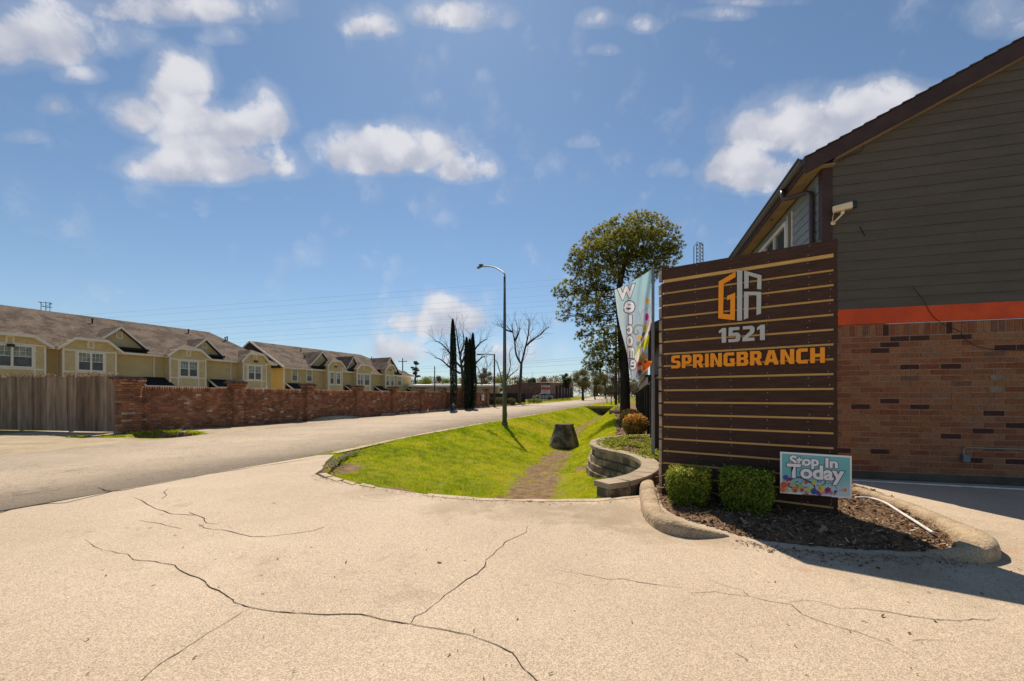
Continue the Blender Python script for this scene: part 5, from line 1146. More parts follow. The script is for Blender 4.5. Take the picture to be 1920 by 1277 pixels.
mb = MB(); ribbon(mb, line, .10, .012, jit=.5, sub=3); mb.build('crumbled_edge', pmat('crumbled_dark', (.05, .042, .032), 1, (.12, .10, .075), 9, 6, .8, 40))['kind'] = 'structure'
M_chalk = pmat('chalk_mark', (.66, .58, .47), .95)
mb = MB(); c0 = [G(580+a/8, 830+b_/8)[:2] for a, b_ in ((780, 830), (860, 870), (1000, 885), (1160, 880), (1290, 880), (1320, 850), (1240, 800), (1100, 780), (940, 780), (800, 800), (780, 830))]
ribbon(mb, c0, .012, .0095, jit=.3, sub=2, taper=False); ribbon(mb, [G(580+a/8, 830+b_/8)[:2] for a, b_ in ((650, 840), (740, 815), (860, 765))], .010, .0096, jit=.2); ribbon(mb, [G(580+a/8, 830+b_/8)[:2] for a, b_ in ((1320, 875), (1400, 850), (1490, 825))], .010, .0097, jit=.2)
ribbon(mb, [G(580+a/8, 830+b_/8)[:2] for a, b_ in ((870, 825), (960, 830), (1060, 845), (1110, 850))], .010, .0098, jit=.6)
mb.build('chalk_mark', M_chalk)['kind'] = 'structure'
# ------------------------------------------------------------------ culvert crossing far down the ditch
cy_ = 49.0; g0 = float(rise(cy_))
cv = empty('culvert_bridge', (0, 0, 0), 0, 'concrete culvert crossing with round drain pipe at the far end of the ditch', 'culvert')
xa = np.interp(cy_, [p[1] for p in ROAD_R], [p[0] for p in ROAD_R])
top = g0+.03
m = MB(); m.box(xa-.3, xa+5.0, cy_, cy_+3.6, top-.28, top); m.build('deck', M_conc_l, cv)
m = MB(); pc = (xa+2.45, top-.95); 
m.box(xa-.2, pc[0]-.34, cy_+.05, cy_+.35, -1.5+g0, top-.281); m.box(pc[0]+.34, xa+5, cy_+.05, cy_+.35, -1.5+g0, top-.281); m.box(pc[0]-.34, pc[0]+.34, cy_+.05, cy_+.35, pc[1]+.34, top-.281); m.build('headwall', pmat('headwall_dark', (.16, .12, .085), .95, (.10, .075, .05), 4), cv)
m = MB(); m.v = []; nn = 18
for (rr_, yy_) in ((.34, cy_-.25), (.28, cy_-.25), (.28, cy_+3.4), (.34, cy_+3.4)):
    for j in range(nn): m.v.append((pc[0]+rr_*math.cos(2*PI*j/nn), yy_, pc[1]+rr_*math.sin(2*PI*j/nn)))
for a, b_ in ((0, 1), (1, 2), (3, 0)):
    for j in range(nn): m.f.append((a*nn+j, a*nn+(j+1) % nn, b_*nn+(j+1) % nn, b_*nn+j)); m.m.append(0)
m.build('drain_pipe', pmat('pipe_concrete', (.14, .12, .09), .9), cv)
# ------------------------------------------------------------------ dark board fence on the right
M_fboard = pmat('fence_board_dark', (0, 0, 0), .8, rnd='lin', rndcols=[(0, (.024, .017, .012)), (1, (.050, .036, .026))], fine=.25, fscale=25, bump=.4, bscale=25, stretch=(1, 1, .3))
f0 = Vector((3.26, 9.12, 0)); fd_ = Vector((.2747, .9615, 0)); frz = math.atan2(fd_.y, fd_.x)
fn = empty('board_fence', f0, frz, 'dark brown vertical board fence running away behind the sign and the pine', 'fence')
pitch = .155; nF = 300; flen = 46.0
hm = {}
for i in range(int(flen/pitch)):
    s = i*pitch; y = f0.y+fd_.y*s; zg = float(rise(y))+.04; h = 1.75+.012*math.sin(i*1.9)
    k = round(h*100)
    if k not in hm: hm[k] = MB().box(0, pitch-.012, -.011, .011, 0, h).mesh('board', M_fboard)
    if s < 40: link('board', hm[k], fn, (s, random.uniform(-.004, .004), zg))
for s in np.arange(0, 40, 2.4): MB().box(s, s+.09, .03, .12, -.1, 1.7).build('post', M_fboard, fn)
m = MB(); m.box(0, 40, .0115, .029, .35, .44); m.box(0, 40, .0115, .029, 1.35, 1.44); m.build('rail', M_fboard, fn)
# ------------------------------------------------------------------ brick boundary wall on the left
def wallY(p): u = (p-CX)/F; return (-12.35-.355*18.7)/(u-.355)
WD = Vector((.355, 1, 0)).normalized(); Wrz = math.atan2(WD.y, WD.x)
pill = [243, 445, 579, 671.5, 738.4, 791.7, 831, 865, 913]
def wpt(p): Y = wallY(p); return Vector(((p-CX)/F*Y, Y, 0))
w0 = wpt(243); ss = [(wpt(p)-w0).length for p in pill]
cols_f = [(0, (.27, .118, .062)), (.3, (.32, .145, .076)), (.55, (.23, .10, .058)), (.72, (.33, .17, .095)), (.88, (.37, .22, .135)), (.965, (.52, .40, .29)), (.985, (.13, .08, .055))]
M_bw = pmat('wall_brick_far', (0, 0, 0), .9, rnd='const', attr='rnd', rndcols=cols_f, col2=None, fine=.35, fscale=3, bump=.4, bscale=30)
M_bwi = pmat('wall_brick', (0, 0, 0), .9, rnd='const', rndcols=cols_f, fine=.35, fscale=3, bump=.4, bscale=30)
M_bm = pmat('wall_mortar', (.28, .17, .12), .95, (.21, .13, .09), 3)
bw = empty('brick_wall', w0, Wrz, 'long red brown brick boundary wall with capped piers across the road', 'wall')
HW = 1.70
def rz_(s): return float(rise(w0.y+WD.y*s))
m = MB()
for a, b_ in zip(ss[:-1], ss[1:]):
    z = rz_((a+b_)/2); m.box(a, b_, .012, .20, -.3+z, HW-.01+z)
m.build('wall_core', M_bm, bw)
BL2, BH2 = .225, .0805; sv, sf, sr = [], [], []; cnt = 0; bme = {}
def wbrick(x0, x1, z0, z1, y0, near, jit=0):
    global cnt
    l, h = x1-x0-.009, z1-z0-.009
    if l < .03: return
    cx, cz_ = (x0+x1)/2, (z0+z1)/2
    if near and cnt < 296:
        k = (round(l, 2), round(h, 3))
        if k not in bme: bme[k] = MB().box(-l/2, l/2, 0, .04, -h/2, h/2).mesh('brick', M_bwi)
        link('brick', bme[k], bw, (cx, y0+jit, cz_)); cnt += 1
    else:
        q = len(sv); r = random.random()
        sv.extend([(cx-l/2, y0+jit, cz_-h/2), (cx+l/2, y0+jit, cz_-h/2), (cx+l/2, y0+jit, cz_+h/2), (cx-l/2, y0+jit, cz_+h/2), (cx-l/2, y0+.03, cz_-h/2), (cx+l/2, y0+.03, cz_-h/2), (cx+l/2, y0+.03, cz_+h/2), (cx-l/2, y0+.03, cz_+h/2)]); sr.extend([r]*8)
        for f in ((0, 1, 2, 3), (0, 4, 5, 1), (1, 5, 6, 2), (2, 6, 7, 3), (3, 7, 4, 0)): sf.append([q+i for i in f])
rj = random.Random(2)
for ia, (a, b_) in enumerate(zip(ss[:-1], ss[1:])):
    z = rz_((a+b_)/2); n = int((HW-.2)/BH2); bh = (HW-.2)/n
    for row in range(n):
        x = a-(row % 2)*BL2/2
        while x < b_:
            wbrick(max(x, a), min(x+BL2, b_), z+row*bh, z+(row+1)*bh, 0, ia == 0 and .55 < x < 3.2 and row > 4, rj.uniform(-.004, .006)); x += BL2
    x = a
    while x < b_: wbrick(x, min(x+.085, b_), z+HW-.2, z+HW, -.004, False, rj.uniform(-.004, .004)); x += .085
PW = .46
for i, s in enumerate(ss):
    z = rz_(s); pw = .62 if i == 0 else PW; fy = -.14; hp = 1.98 if i else 2.0
    m = MB(); m.box(s-pw/2+.012, s+pw/2-.012, fy+.012, .34, -.3+z, hp-.12+z); m.build('pier_core', M_bm, bw)
    n = int(hp/BH2); bh = hp/n
    for row in range(n-1):
        o_ = 0 if row < n-4 else .03*(row-n+5)
        hw = pw/2+o_; k = 2 if row % 2 else 3; 
        for j in range(k): wbrick(s-hw+2*hw*j/k, s-hw+2*hw*(j+1)/k, z+row*bh, z+(row+1)*bh, fy-o_, False, rj.uniform(-.003, .003))
        q = len(sv); r = random.random()
        for sx in (-1, 1):     # side faces of the pier
            q = len(sv); X0 = s+sx*hw; X1 = X0-sx*.03
            sv.extend([(X0, fy-o_+.012, z+row*bh+.004), (X0, .22, z+row*bh+.004), (X0, .22, z+(row+1)*bh-.004), (X0, fy-o_+.012, z+(row+1)*bh-.004)]); sv.extend([(X1, p[1], p[2]) for p in sv[-4:]]); sr.extend([r]*8)
            for f in ((0, 1, 2, 3), (0, 4, 5, 1), (1, 5, 6, 2), (2, 6, 7, 3), (3, 7, 4, 0)): sf.append([q+t_ for t_ in f])
    m = MB(); m.box(s-pw/2-.10, s+pw/2+.10, fy-.10, .42, z+hp-bh, z+hp); m.build('pier_cap', pmat('pier_cap_brick', (.15, .085, .06), .9, (.10, .06, .045), 8, 5, .5, 20) if i == 0 else MATS['pier_cap_brick'], bw, bevel=.015)
    m = MB(); m.box(s-pw/2-.03, s+pw/2+.03, fy-.03, .36, z+hp+.001, z+hp+.05); m.build('pier_cap', pmat('pier_coping', (.36, .29, .21), .9, (.25, .2, .14), 5) if i == 0 else MATS['pier_coping'], bw, bevel=.01)
o = link('brick_rest', np_mesh('brick_rest', sv, sf, M_bw, {'rnd': sr}), bw); o['kind'] = 'stuff'
# white notice on the wall near the far end
p = wpt(903); m = MB(); dW = WD*.42; c = Vector((p.x, p.y, 0)); 
nb_ = empty('notice_board', (p.x+.1, p.y-.12, 0), Wrz, 'small white notice board with blue lines on the far end of the brick wall', 'notice board')
z0_, z1_ = CH-(753-CY)/F*p.y+rz_(ss[-1])*0, CH-(741.5-CY)/F*p.y
m = MB(); m.box(-.30, .30, -.06, -.03, z0_+.12, z1_+.12); m.build('panel', M_white, nb_)
m = MB()
for k in range(5): m.box(-.24, .24-.08*(k % 3), -.0625, -.0605, z1_+.04-k*.085, z1_+.075-k*.085)
m.build('printed_lines', pmat('blue_print', (.12, .22, .42), .6), nb_)
# ------------------------------------------------------------------ weathered picket fence at the far left
M_pick = pmat('weathered_picket', (0, 0, 0), .9, rnd='lin', rndcols=[(0, (.16, .102, .065)), (.5, (.255, .172, .112)), (1, (.35, .25, .17))], fine=.3, fscale=8, bump=.4, bscale=20, stretch=(1, 1, .15))
pa, pb = G(222, 811), G(-60, 805.5); pd = (pa-pb); plen = pd.length; pd.normalize(); prz = math.atan2(pd.y, pd.x)
pf = empty('picket_fence', pb, prz, 'weathered grey brown wooden picket fence left of the brick wall', 'fence')
pm = [MB().box(0, .135, -.012, .012, .02, 2.02+.02*k).mesh('picket', M_pick) for k in range(4)]
s = 0; k = 0
while s < plen-.1: link('picket', pm[random.randrange(4)], pf, (s, random.uniform(-.006, .006), 0), (0, random.uniform(-.006, .006), 0)); s += .1435
m = MB(); m.box(0, plen, .013, .05, .35, .44); m.box(0, plen, .013, .05, 1.65, 1.74); m.build('rail', M_pick, pf)
for s in np.arange(.2, plen, 2.4): m = MB(); m.box(s, s+.09, .051, .14, -.1, 1.95); m.build('post', M_pick, pf)
# dry vine along the fence top
m = MB(); rr = random.Random(3)
for i in range(230):
    s = rr.uniform(0, plen*.98); b0 = pb+pd*s+Vector((0, .1, 2.0)); e = b0+Vector((rr.uniform(-.3, .3), rr.uniform(-.2, .1), rr.uniform(.0, .22))); mid = b0.lerp(e, .5)+Vector((rr.uniform(-.1, .1), 0, rr.uniform(0, .08))); m.tube([b0, mid, e], .005, 3)
    for j in range(3):
        q = mid.lerp(e, rr.random()); a_ = Vector((rr.uniform(-1, 1), rr.uniform(-1, 1), rr.uniform(-1, 1))).normalized()*.035; b2 = a_.cross(Vector((.3, .2, 1))).normalized()*.02; m.add([q-a_, q+b2, q+a_, q-b2], [(0, 1, 2, 3)])
tag(m.build('dry_vine', pmat('dry_vine', (.25, .16, .10), .95, (.36, .26, .18), 6)), 'dry leafless vine tangled along the top of the picket fence', 'vine')
# ------------------------------------------------------------------ kerb stones along the far side of the road, mound, marker, hydrant
xs_l = lambda y: float(np.interp(y, [p[1] for p in ROAD_L], [p[0] for p in ROAD_L]))
M_kst = pmat('kerb_stone', (.52, .41, .29), .9, (.28, .22, .15), 3, 7, .7, 25, fine=.25, fscale=30)
y = 28.2; i = 0
ORD = 'first second third fourth fifth sixth seventh eighth ninth tenth eleventh twelfth thirteenth fourteenth fifteenth sixteenth seventeenth eighteenth nineteenth twentieth twenty-first twenty-second twenty-third'.split()
while y < 60 and i < 22:
    l = 1.15 if i else 1.5; d = Vector((xs_l(y+l)-xs_l(y), l, 0)).normalized(); c = Vector((xs_l(y)-.18, y, 0))+d*l/2
    n_ = Vector((-d.y, d.x, 0)); m = MB(); h = .17+random.uniform(-.02, .03); w_ = .13
    P = [d*(-l/2)+n_*(-w_), d*(-l/2+.05)+n_*w_, d*(l/2-.05)+n_*w_, d*(l/2)+n_*(-w_)]
    P = [d*(-l*.5)-n_*w_, d*(l*.5)-n_*w_, d*(l*.5)+n_*w_, d*(-l*.5)+n_*w_]
    m.add([(*p[:2], -.05) for p in P]+[(*(p*.86)[:2], h) for p in P], [(3, 2, 1, 0), (4, 5, 6, 7), (0, 1, 5, 4), (1, 2, 6, 5), (2, 3, 7, 6), (3, 0, 4, 7)])
    o = m.build('kerb_stone', M_kst, None, loc=(c.x, c.y, float(rise(c.y))), bevel=.03)
    lb = 'longest kerb stone, first of the row before the brick wall' if i == 0 else ORD[i]+' kerb stone from the left in the row along the far road edge'
    tag(o, lb, 'kerb stone', 'kerb stones lining the far road edge'); y += l+.13+.12*(i == 0); i += 1
c = G(628, 786); m = MB(); N_ = 14
pts = []
for i in range(N_+1):
    t = i/N_*2-1; pts.append((c.x+WD.x*t*1.9, c.y+WD.y*t*1.9, .0, .19*(1-t*t)**.7+.005))
k = 0
for (x, y, z, h) in pts:
    nn_ = Vector((-WD.y, WD.x, 0)); m.v += [(x-nn_.x*.45-c.x, y-nn_.y*.45-c.y, -.03), (x-nn_.x*.22-c.x, y-nn_.y*.22-c.y, h), (x+nn_.x*.22-c.x, y+nn_.y*.22-c.y, h), (x+nn_.x*.45-c.x, y+nn_.y*.45-c.y, -.03)]
for i in range(N_):
    for j in range(3): m.f.append((i*4+j, (i+1)*4+j, (i+1)*4+j+1, i*4+j+1)); m.m.append(0)
tag(m.build('asphalt_mound', M_conc_l, None, loc=(c.x, c.y, 0), smooth=True), 'low tan hump of paving against the foot of the brick wall', 'mound')
p = wpt(791); p = Vector((p.x+.55, p.y-.35, 0)); mk = empty('marker_post', (p.x, p.y, rz_(ss[5])), 0, 'thin white marker post with a red top before the brick wall', 'marker post')
MB().tube([(0, 0, 0), (0, 0, .30)], .05, 8).build('post', M_white, mk); MB().tube([(0, 0, .30), (0, 0, .85)], .055, 8).build('red_sleeve', pmat('red_plastic', (.45, .05, .025), .5), mk)
p = G(849.6, 770); hy = empty('fire_hydrant', (p.x, 34.8, 0), 0, 'blue fire hydrant with a pale cap in front of the tallest cypress', 'fire hydrant')
hy.location = ((849.6-CX)/F*36.6, 36.6, float(rise(36.6)))
M_hb = pmat('hydrant_blue', (.03, .13, .24), .4); M_hc = pmat('hydrant_cap', (.60, .45, .22), .5)
MB().lathe([(.16, 0), (.16, .04), (.11, .06), (.11, .42), (.14, .44), (.14, .48)], n=16).build('barrel', M_hb, hy)
m = MB(); m.lathe([(.13, .48), (.12, .56), (.06, .63), (.035, .64), (.035, .69), (0, .70)], n=16); m.build('bonnet', M_hc, hy)
m = MB(); m.tube([(-.2, 0, .33), (.2, 0, .33)], .05, 10); m.tube([(0, -.2, .30), (0, 0, .30)], .065, 10); m.build('outlet', M_hb, hy)
# ------------------------------------------------------------------ townhouse rows across the road
M_olive = pmat('olive_siding', (.64, .48, .245), .85, (.58, .43, .215), 1.2, 5, .15, 20, fine=.06, fscale=20)
M_olives = pmat('olive_stucco', (.68, .51, .275), .9, (.59, .44, .23), 2.2, 7, .3, 12, fine=.12, fscale=14)
M_yel = pmat('yellow_siding', (.80, .60, .20), .85, (.76, .56, .18), 1.2, 5, .15, 20)
M_trim = pmat('cream_trim', (.92, .79, .67), .7, (.84, .72, .60), 4, 5)
M_roofg = pmat('brown_asphalt_shingle', (.060, .040, .030), .95, (.135, .100, .074), .9, 9, .5, 14, fine=.4, fscale=6, contrast=(.38, .60))
M_dark = pmat('shed_roof_dark', (.012, .011, .010), .9)
M_curt = pmat('window_curtained', (.33, .34, .26), .3, (.15, .17, .15), 2, 4, spec=.6)
M_winl = pmat('window_lower_screen', (.12, .125, .13), .35, (.07, .075, .08), 3, 4, spec=.5)
RD = Vector((.414, .910, 0)).normalized(); RRZ = math.atan2(RD.y, RD.x); RIN = Vector((-RD.y, RD.x, 0))
EZ = 5.04
class Row:
    def __init__(s, O, label, name='townhouse_row'):
        s.O = Vector(O); s.root = empty(name, s.O, RRZ, label, 'townhouse')
    def s_of(s, p, yo=0.0):
        u = (p-CX)/F; o = s.O+RIN*yo; return (u*o.y-o.x)/(RD.x-u*RD.y)
    def z_of(s, p, py, yo=0.0):
        k = s.s_of(p, yo); o = s.O+RIN*yo+RD*k; return CH+(CY-py)/F*o.y
    def laps(s, x0, x1, y, z0, z1, mat, name='wall'):
        m = MB(); m.box(x0, x1, y, y+.15, z0, z1); z = z0
        while z < z1-.05: m.add([(x0, y-.02, z), (x1, y-.02, z), (x1, y-.002, min(z+.2, z1)), (x0, y-.002, min(z+.2, z1)), (x0, y-.0, z), (x1, y-.0, z)], [(0, 1, 2, 3), (4, 5, 1, 0)]); z += .2
        return m.build(name, mat, s.root)
    def window(s, x0, x1, z0, z1, y, n=2, tw=.11):
        m = MB(); yf = y-.06
        m.box(x0-tw, x0, yf, y, z0-tw, z1+tw); m.box(x1, x1+tw, yf, y, z0-tw, z1+tw); m.box(x0, x1, yf, y, z1, z1+tw); m.box(x0, x1, yf, y, z0-tw, z0)
        w = (x1-x0)/n
        for k in range(1, n): m.box(x0+w*k-.06, x0+w*k+.06, yf+.004, y, z0, z1)
        fr = m.build('window', M_trim, s.root); zm = (z0+z1)/2
        for k in range(n):
            a = x0+w*k+(.06 if k else 0); b_ = x0+w*(k+1)-(.06 if k < n-1 else 0)
            MB().box(a, b_, y-.022, y-.005, zm+.02, z1).build('pane', M_curt, fr); MB().box(a, b_, y-.018, y-.001, z0, zm-.02).build('pane', M_winl, fr)
            g = MB(); g.box(a, b_, y-.035, y-.002, zm-.02, zm+.02)
            for q in (1, 2): g.box(a+(b_-a)*q/3-.01, a+(b_-a)*q/3+.01, y-.03, y-.0225, zm+.02, z1)
            g.box(a, b_, y-.03, y-.0225, (zm+z1)/2-.01+.01, (zm+z1)/2+.01+.01); g.build('sash', M_trim, fr)
        return fr
    def roof(s, L, ridge, hip0, hip1, depth=12.0, ov=.45, clip=0):
        """main gable roof; hip0/hip1 shift the ridge ends inwards"""
        D = depth/2; a, b_ = -ov, L+ov; e = EZ-.05
        v = [(a, -ov, e), (b_, -ov, e), (b_, depth+ov, e), (a, depth+ov, e), (hip0-ov*(hip0 == 0), D, ridge), (L-hip1+ov*(hip1 == 0), D, ridge)]
        m = MB(); th = .12
        m.add(v+[(p[0], p[1], p[2]-th) for p in v], [(0, 1, 5, 4), (2, 3, 4, 5), (1, 2, 5), (3, 0, 4), (7, 6, 10, 11), (9, 8, 11, 10), (8, 7, 11), (6, 9, 10), (0, 6, 7, 1), (1, 7, 8, 2), (2, 8, 9, 3), (3, 9, 6, 0)])
        r = m.build('roof', M_roofg, s.root)
        m = MB(); m.box(a, b_, -ov-.03, -ov+.0, e-.2, e-.02); m.box(a, b_, -ov, -.02, e-.19, e-.16); m.build('gutter', M_trim, r)
        rr = random.Random(int(L*10))
        for k in range(5):
            x = rr.uniform(2, L-2); y = rr.uniform(2.5, 5); zz = EZ+(ridge-EZ)*(y+ov)/(D+ov); m = MB(); m.tube([(x, y, zz-.2), (x, y, zz+.35)], .06, 8); m.lathe([(.09, 0), (.09, .07), (0, .1)], (x, y, zz+.35), 8); m.build('roof_vent', M_dktrim, r)
        return r
    def bay(s, x0, x1, zt, wins=None, yo=-.9, lamp=False, ze=4.95, z0=2.25, wz=(3.15, 4.25), apron=True):
        y = yo; w = x1-x0; ov = .32; zf = zt
        m = MB(); m.box(x0, x1, y, .1, z0, ze); P = [(x0, y, ze), (x1, y, ze), (x1-w*.22, y, zf-.12), (x0+w*.22, y, zf-.12)]; m.prism([(p[0], y, p[2]) for p in P], (0, 1.2, 0)); b_ = m.build('bay_wall', M_olives, s.root)
        m = MB(); t = .09
        m.box(x0-.012, x0+t, y-.025, y+.0, z0, ze+.0); m.box(x1-t, x1+.012, y-.025, y, z0, ze); m.box(x0-.012, x0, y, y+.1, z0, ze); m.box(x0+t, x1-t, y-.02, y, wz[1]+.12, wz[1]+.22); m.box(x0+t, x1-t, y-.02, y, wz[0]-.22, wz[0]-.12)
        if wins:
            m.box(wins[0][0]-.2, wins[0][0]-.112, y-.018, y, z0, wz[1]+.115); m.box(wins[-1][1]+.112, wins[-1][1]+.2, y-.018, y, z0, wz[1]+.115)
        m.box((x0+x1)/2-.20, (x0+x1)/2+.20, y-.03, y, zf-.72, zf-.20); m.build('trim_board', M_trim, b_)
        MB().box((x0+x1)/2-.12, (x0+x1)/2+.12, y-.036, y-.031, zf-.66, zf-.28).build('gable_vent', M_olives, b_)
        if lamp: MB().box((x0+x1)/2-.16, (x0+x1)/2+.16, y-.22, y-.037, zf-.92, zf-.74).build('wall_lamp', M_dktrim, b_)
        for (a, c) in (wins or []): s.window(a, c, wz[0], wz[1], y, 2 if c-a > .95 else 1)
        if apron: m = MB(); m.box(x0-.1, x1+.1, y-.12, .05, z0-.45, z0-.002); m.build('apron', M_trim, b_)
        # clipped gable roof
        fr = y-ov; m = MB(); zz = .55
        v = [(x0-ov, fr, ze-.02), (x0+w*.20, fr, zf), (x1-w*.20, fr, zf), (x1+ov, fr, ze-.02), ((x0+x1)/2, fr+1.0, zf+.42), ((x0+x1)/2, 4.2, zf+.42), (x0-ov, 1.2, ze-.02), (x1+ov, 1.2, ze-.02)]
        m.add(v, [(1, 2, 4), (0, 1, 4), (2, 3, 4), (0, 4, 5, 6), (4, 3, 7, 5)])
        k = [(x0-ov, ze-.02), (x0+w*.20, zf), (x1-w*.20, zf), (x1+ov, ze-.02)]
        rf = m.build('bay_roof', M_roofg, s.root)
        m = MB()
        for (a, c) in zip(k[:-1], k[1:]): m.prism([(a[0], fr-.02, a[1]-.20), (c[0], fr-.02, c[1]-.20), (c[0], fr-.02, c[1]+.0), (a[0], fr-.02, a[1]+.0)][::-1], (0, .04, 0)); m.prism([(a[0], fr, a[1]-.20), (c[0], fr, c[1]-.20), (c[0], fr, c[1]-.17), (a[0], fr, a[1]-.17)][::-1], (0, ov+.0, 0))
        m.build('rake_board', M_trim, rf)
    def dormer(s, x0, x1, zp, yo=.45, zb=None, vent=True):
        zb = zb or EZ+.25; xm = (x0+x1)/2; sl = (zp-zb)/((x1-x0)/2); m = MB(); m.prism([(x0+.25, yo, zb), (x1-.25, yo, zb), (xm, yo, zp-.2)], (0, 1.5, 0)); d = m.build('dormer_wall', M_olive, s.root)
        if vent: MB().box(xm-.22, xm+.22, yo-.05, yo-.001, zp-1.0, zp-.45).build('dormer_vent', M_trim, d); MB().box(xm-.15, xm+.15, yo-.056, yo-.051, zp-.94, zp-.51).build('louvre_face', M_olives, d)
        f = yo-.35; m = MB(); m.add([(x0, f, zb), (xm, f, zp), (x1, f, zb), (xm, 7.2*.62+.2, zp), (x0, 1.3, zb), (x1, 1.3, zb), ], [(0, 1, 3, 4), (1, 2, 5, 3)]); rf = m.build('dormer_roof', M_roofg, s.root)
        m = MB()
        for (a, c) in (((x0, zb), (xm, zp)), ((xm, zp), (x1, zb))): m.prism([(a[0], f-.02, a[1]-.2), (c[0], f-.02, c[1]-.2), (c[0], f-.02, c[1]), (a[0], f-.02, a[1])][::-1], (0, .05, 0))
        m.build('rake_board', M_trim, rf)
        MB().box(x0+.4, x1-.4, yo-.9, yo-.0, zb-.12, zb+.06).build('dormer_ledge', M_dark, d)
    def shed(s, x0, x1):
        m = MB(); m.prism([(x0, -.1, 3.02), (x0, -1.5, 2.28), (x0, -1.5, 2.18), (x0, -.1, 2.18)], (x1-x0, 0, 0)); m.build('entry_roof', M_dark, s.root)
        m = MB(); m.prism([(x0-.06, -.1, 3.04), (x0-.06, -1.56, 2.27), (x0-.06, -1.56, 2.1), (x0-.06, -.1, 2.87)], (.06, 0, 0)); m.box(x0, x1, -1.57, -1.505, 2.08, 2.26); m.build('entry_roof_trim', M_trim, s.root)
    def shell(s, L, depth=12, side=None):
        m = MB(); m.box(.05, L-.05, .16, depth, -.3, EZ-.1); m.build('core', M_olive, s.root)
        s.laps(0, L, 0, 0, EZ-.1, M_olive)
# near row
R1 = Row((-33.8-.455*7, 24, 0), 'olive townhouse row with four bays, its roof cut off by the left frame edge')
L1 = R1.s_of(508)
R1.shell(L1); R1.roof(L1, 8.46, 0, 3.0)
def wn(R, a, b_, yo=-.9): return (R.s_of(a, yo), R.s_of(b_, yo))
x1 = R1.s_of(86, -.9); R1.bay(x1-3.4, x1, 5.62, [(R1.s_of(28, -.9)-1.05, R1.s_of(59, -.9))], lamp=True, wz=(3.4, 4.75))
a, b_ = wn(R1, 117.5, 218.5); R1.bay(a, b_, 5.75, [wn(R1, 147.5, 192.5)], wz=(3.35, 4.62))
a, b_ = wn(R1, 318, 386.5); R1.bay(a, b_, 5.72, [wn(R1, 338, 369)], wz=(3.2, 4.5))
a, b_ = wn(R1, 456, 500); R1.bay(a, b_, 5.85, [wn(R1, 466, 488.5)], lamp=True, wz=(3.15, 4.5))
R1.dormer(R1.s_of(163, .3), R1.s_of(276, .3)+.2, 7.15); R1.dormer(R1.s_of(346, .3), R1.s_of(421, .3), 7.0)
R1.dormer(R1.s_of(-40, .3)-3, R1.s_of(-40, .3)+1.6, 7.15)
R1.shed(R1.s_of(257), R1.s_of(310)); R1.shed(R1.s_of(390), R1.s_of(442))
for p in (288, 108, 432): x = R1.s_of(p); MB().tube([(x, -.07, .3), (x, -.07, 4.8), (x, -.35, 4.9)], .05, 6).build('downspout', M_trim, R1.root)
# far row
O2 = Vector((-28.2, 51.6, 0)); R2 = Row(O2, 'olive townhouse row with a yellow gable end, standing beyond the first row')
L2 = R2.s_of(771); R2.shell(L2); R2.roof(L2, 8.5, 0, 6.0)
m = MB(); 
g = [(0, 0, 0), (0, 12, 0), (0, 12, EZ-.05), (0, 6, 8.36), (0, 0, EZ-.05)]
m.prism([(0, p[1], p[2]) for p in g][::-1], (-.10, 0, 0))
z = 0
while z < 8.2:
    ya = max(0, (z-EZ)/(8.36-EZ)*6); m.add([(-.13, ya, z), (-.13, 12-ya, z), (-.105, 12-ya, z+.2), (-.105, ya, z+.2), (-.10, ya, z), (-.10, 12-ya, z)], [(1, 0, 3, 2), (0, 1, 5, 4)]); z += .2
m.build('gable_wall', M_yel, R2.root)
m = MB(); m.box(-.14, .02, -.05, .12, 0, EZ-.1)
for sgn_ in (0, 1):
    P = [(-.5, -.5, EZ-.28), (-.5, 6, 8.36-.0), (-.5, 6, 8.56), (-.5, -.5, EZ-.02)]
    if sgn_: P = [(p[0], 12-p[1], p[2]) for p in P][::-1]
    m.prism(P, (.05, 0, 0))
m.build('gable_trim', M_trim, R2.root)
for (a, b_) in ((547.5, 556.5), (575.5, 584)): R2.window(R2.s_of(a), R2.s_of(b_), 3.35, 4.75, -.0, 1)
a, b_ = wn(R2, 615, 642); R2.bay(a, b_, 6.3, [wn(R2, 619, 625.3), wn(R2, 631, 637.5)], lamp=True, wz=(3.1, 4.6), ze=5.5)
a, b_ = wn(R2, 669, 695.5); R2.bay(a, b_, 6.1, [wn(R2, 670.5, 679.5), wn(R2, 683.5, 692)], wz=(3.1, 4.6), ze=5.35)
a, b_ = wn(R2, 723, 738.5); R2.bay(a, b_, 6.5, [wn(R2, 724, 728.6), wn(R2, 733, 737.5)], lamp=True, wz=(3.1, 4.6), ze=5.7)
R2.window(R2.s_of(745), R2.s_of(752), 3.3, 4.7, 0, 1)
R2.dormer(R2.s_of(577, .3), R2.s_of(614, .3)+1.2, 7.5); R2.dormer(R2.s_of(647, .3), R2.s_of(675, .3), 7.35); R2.dormer(R2.s_of(712, .3), R2.s_of(750, .3), 7.9, zb=5.2, vent=True)
R2.shed(R2.s_of(535), R2.s_of(566)); R2.shed(R2.s_of(645), R2.s_of(662)); R2.shed(R2.s_of(701), R2.s_of(719)); R2.shed(R2.s_of(762), R2.s_of(771))
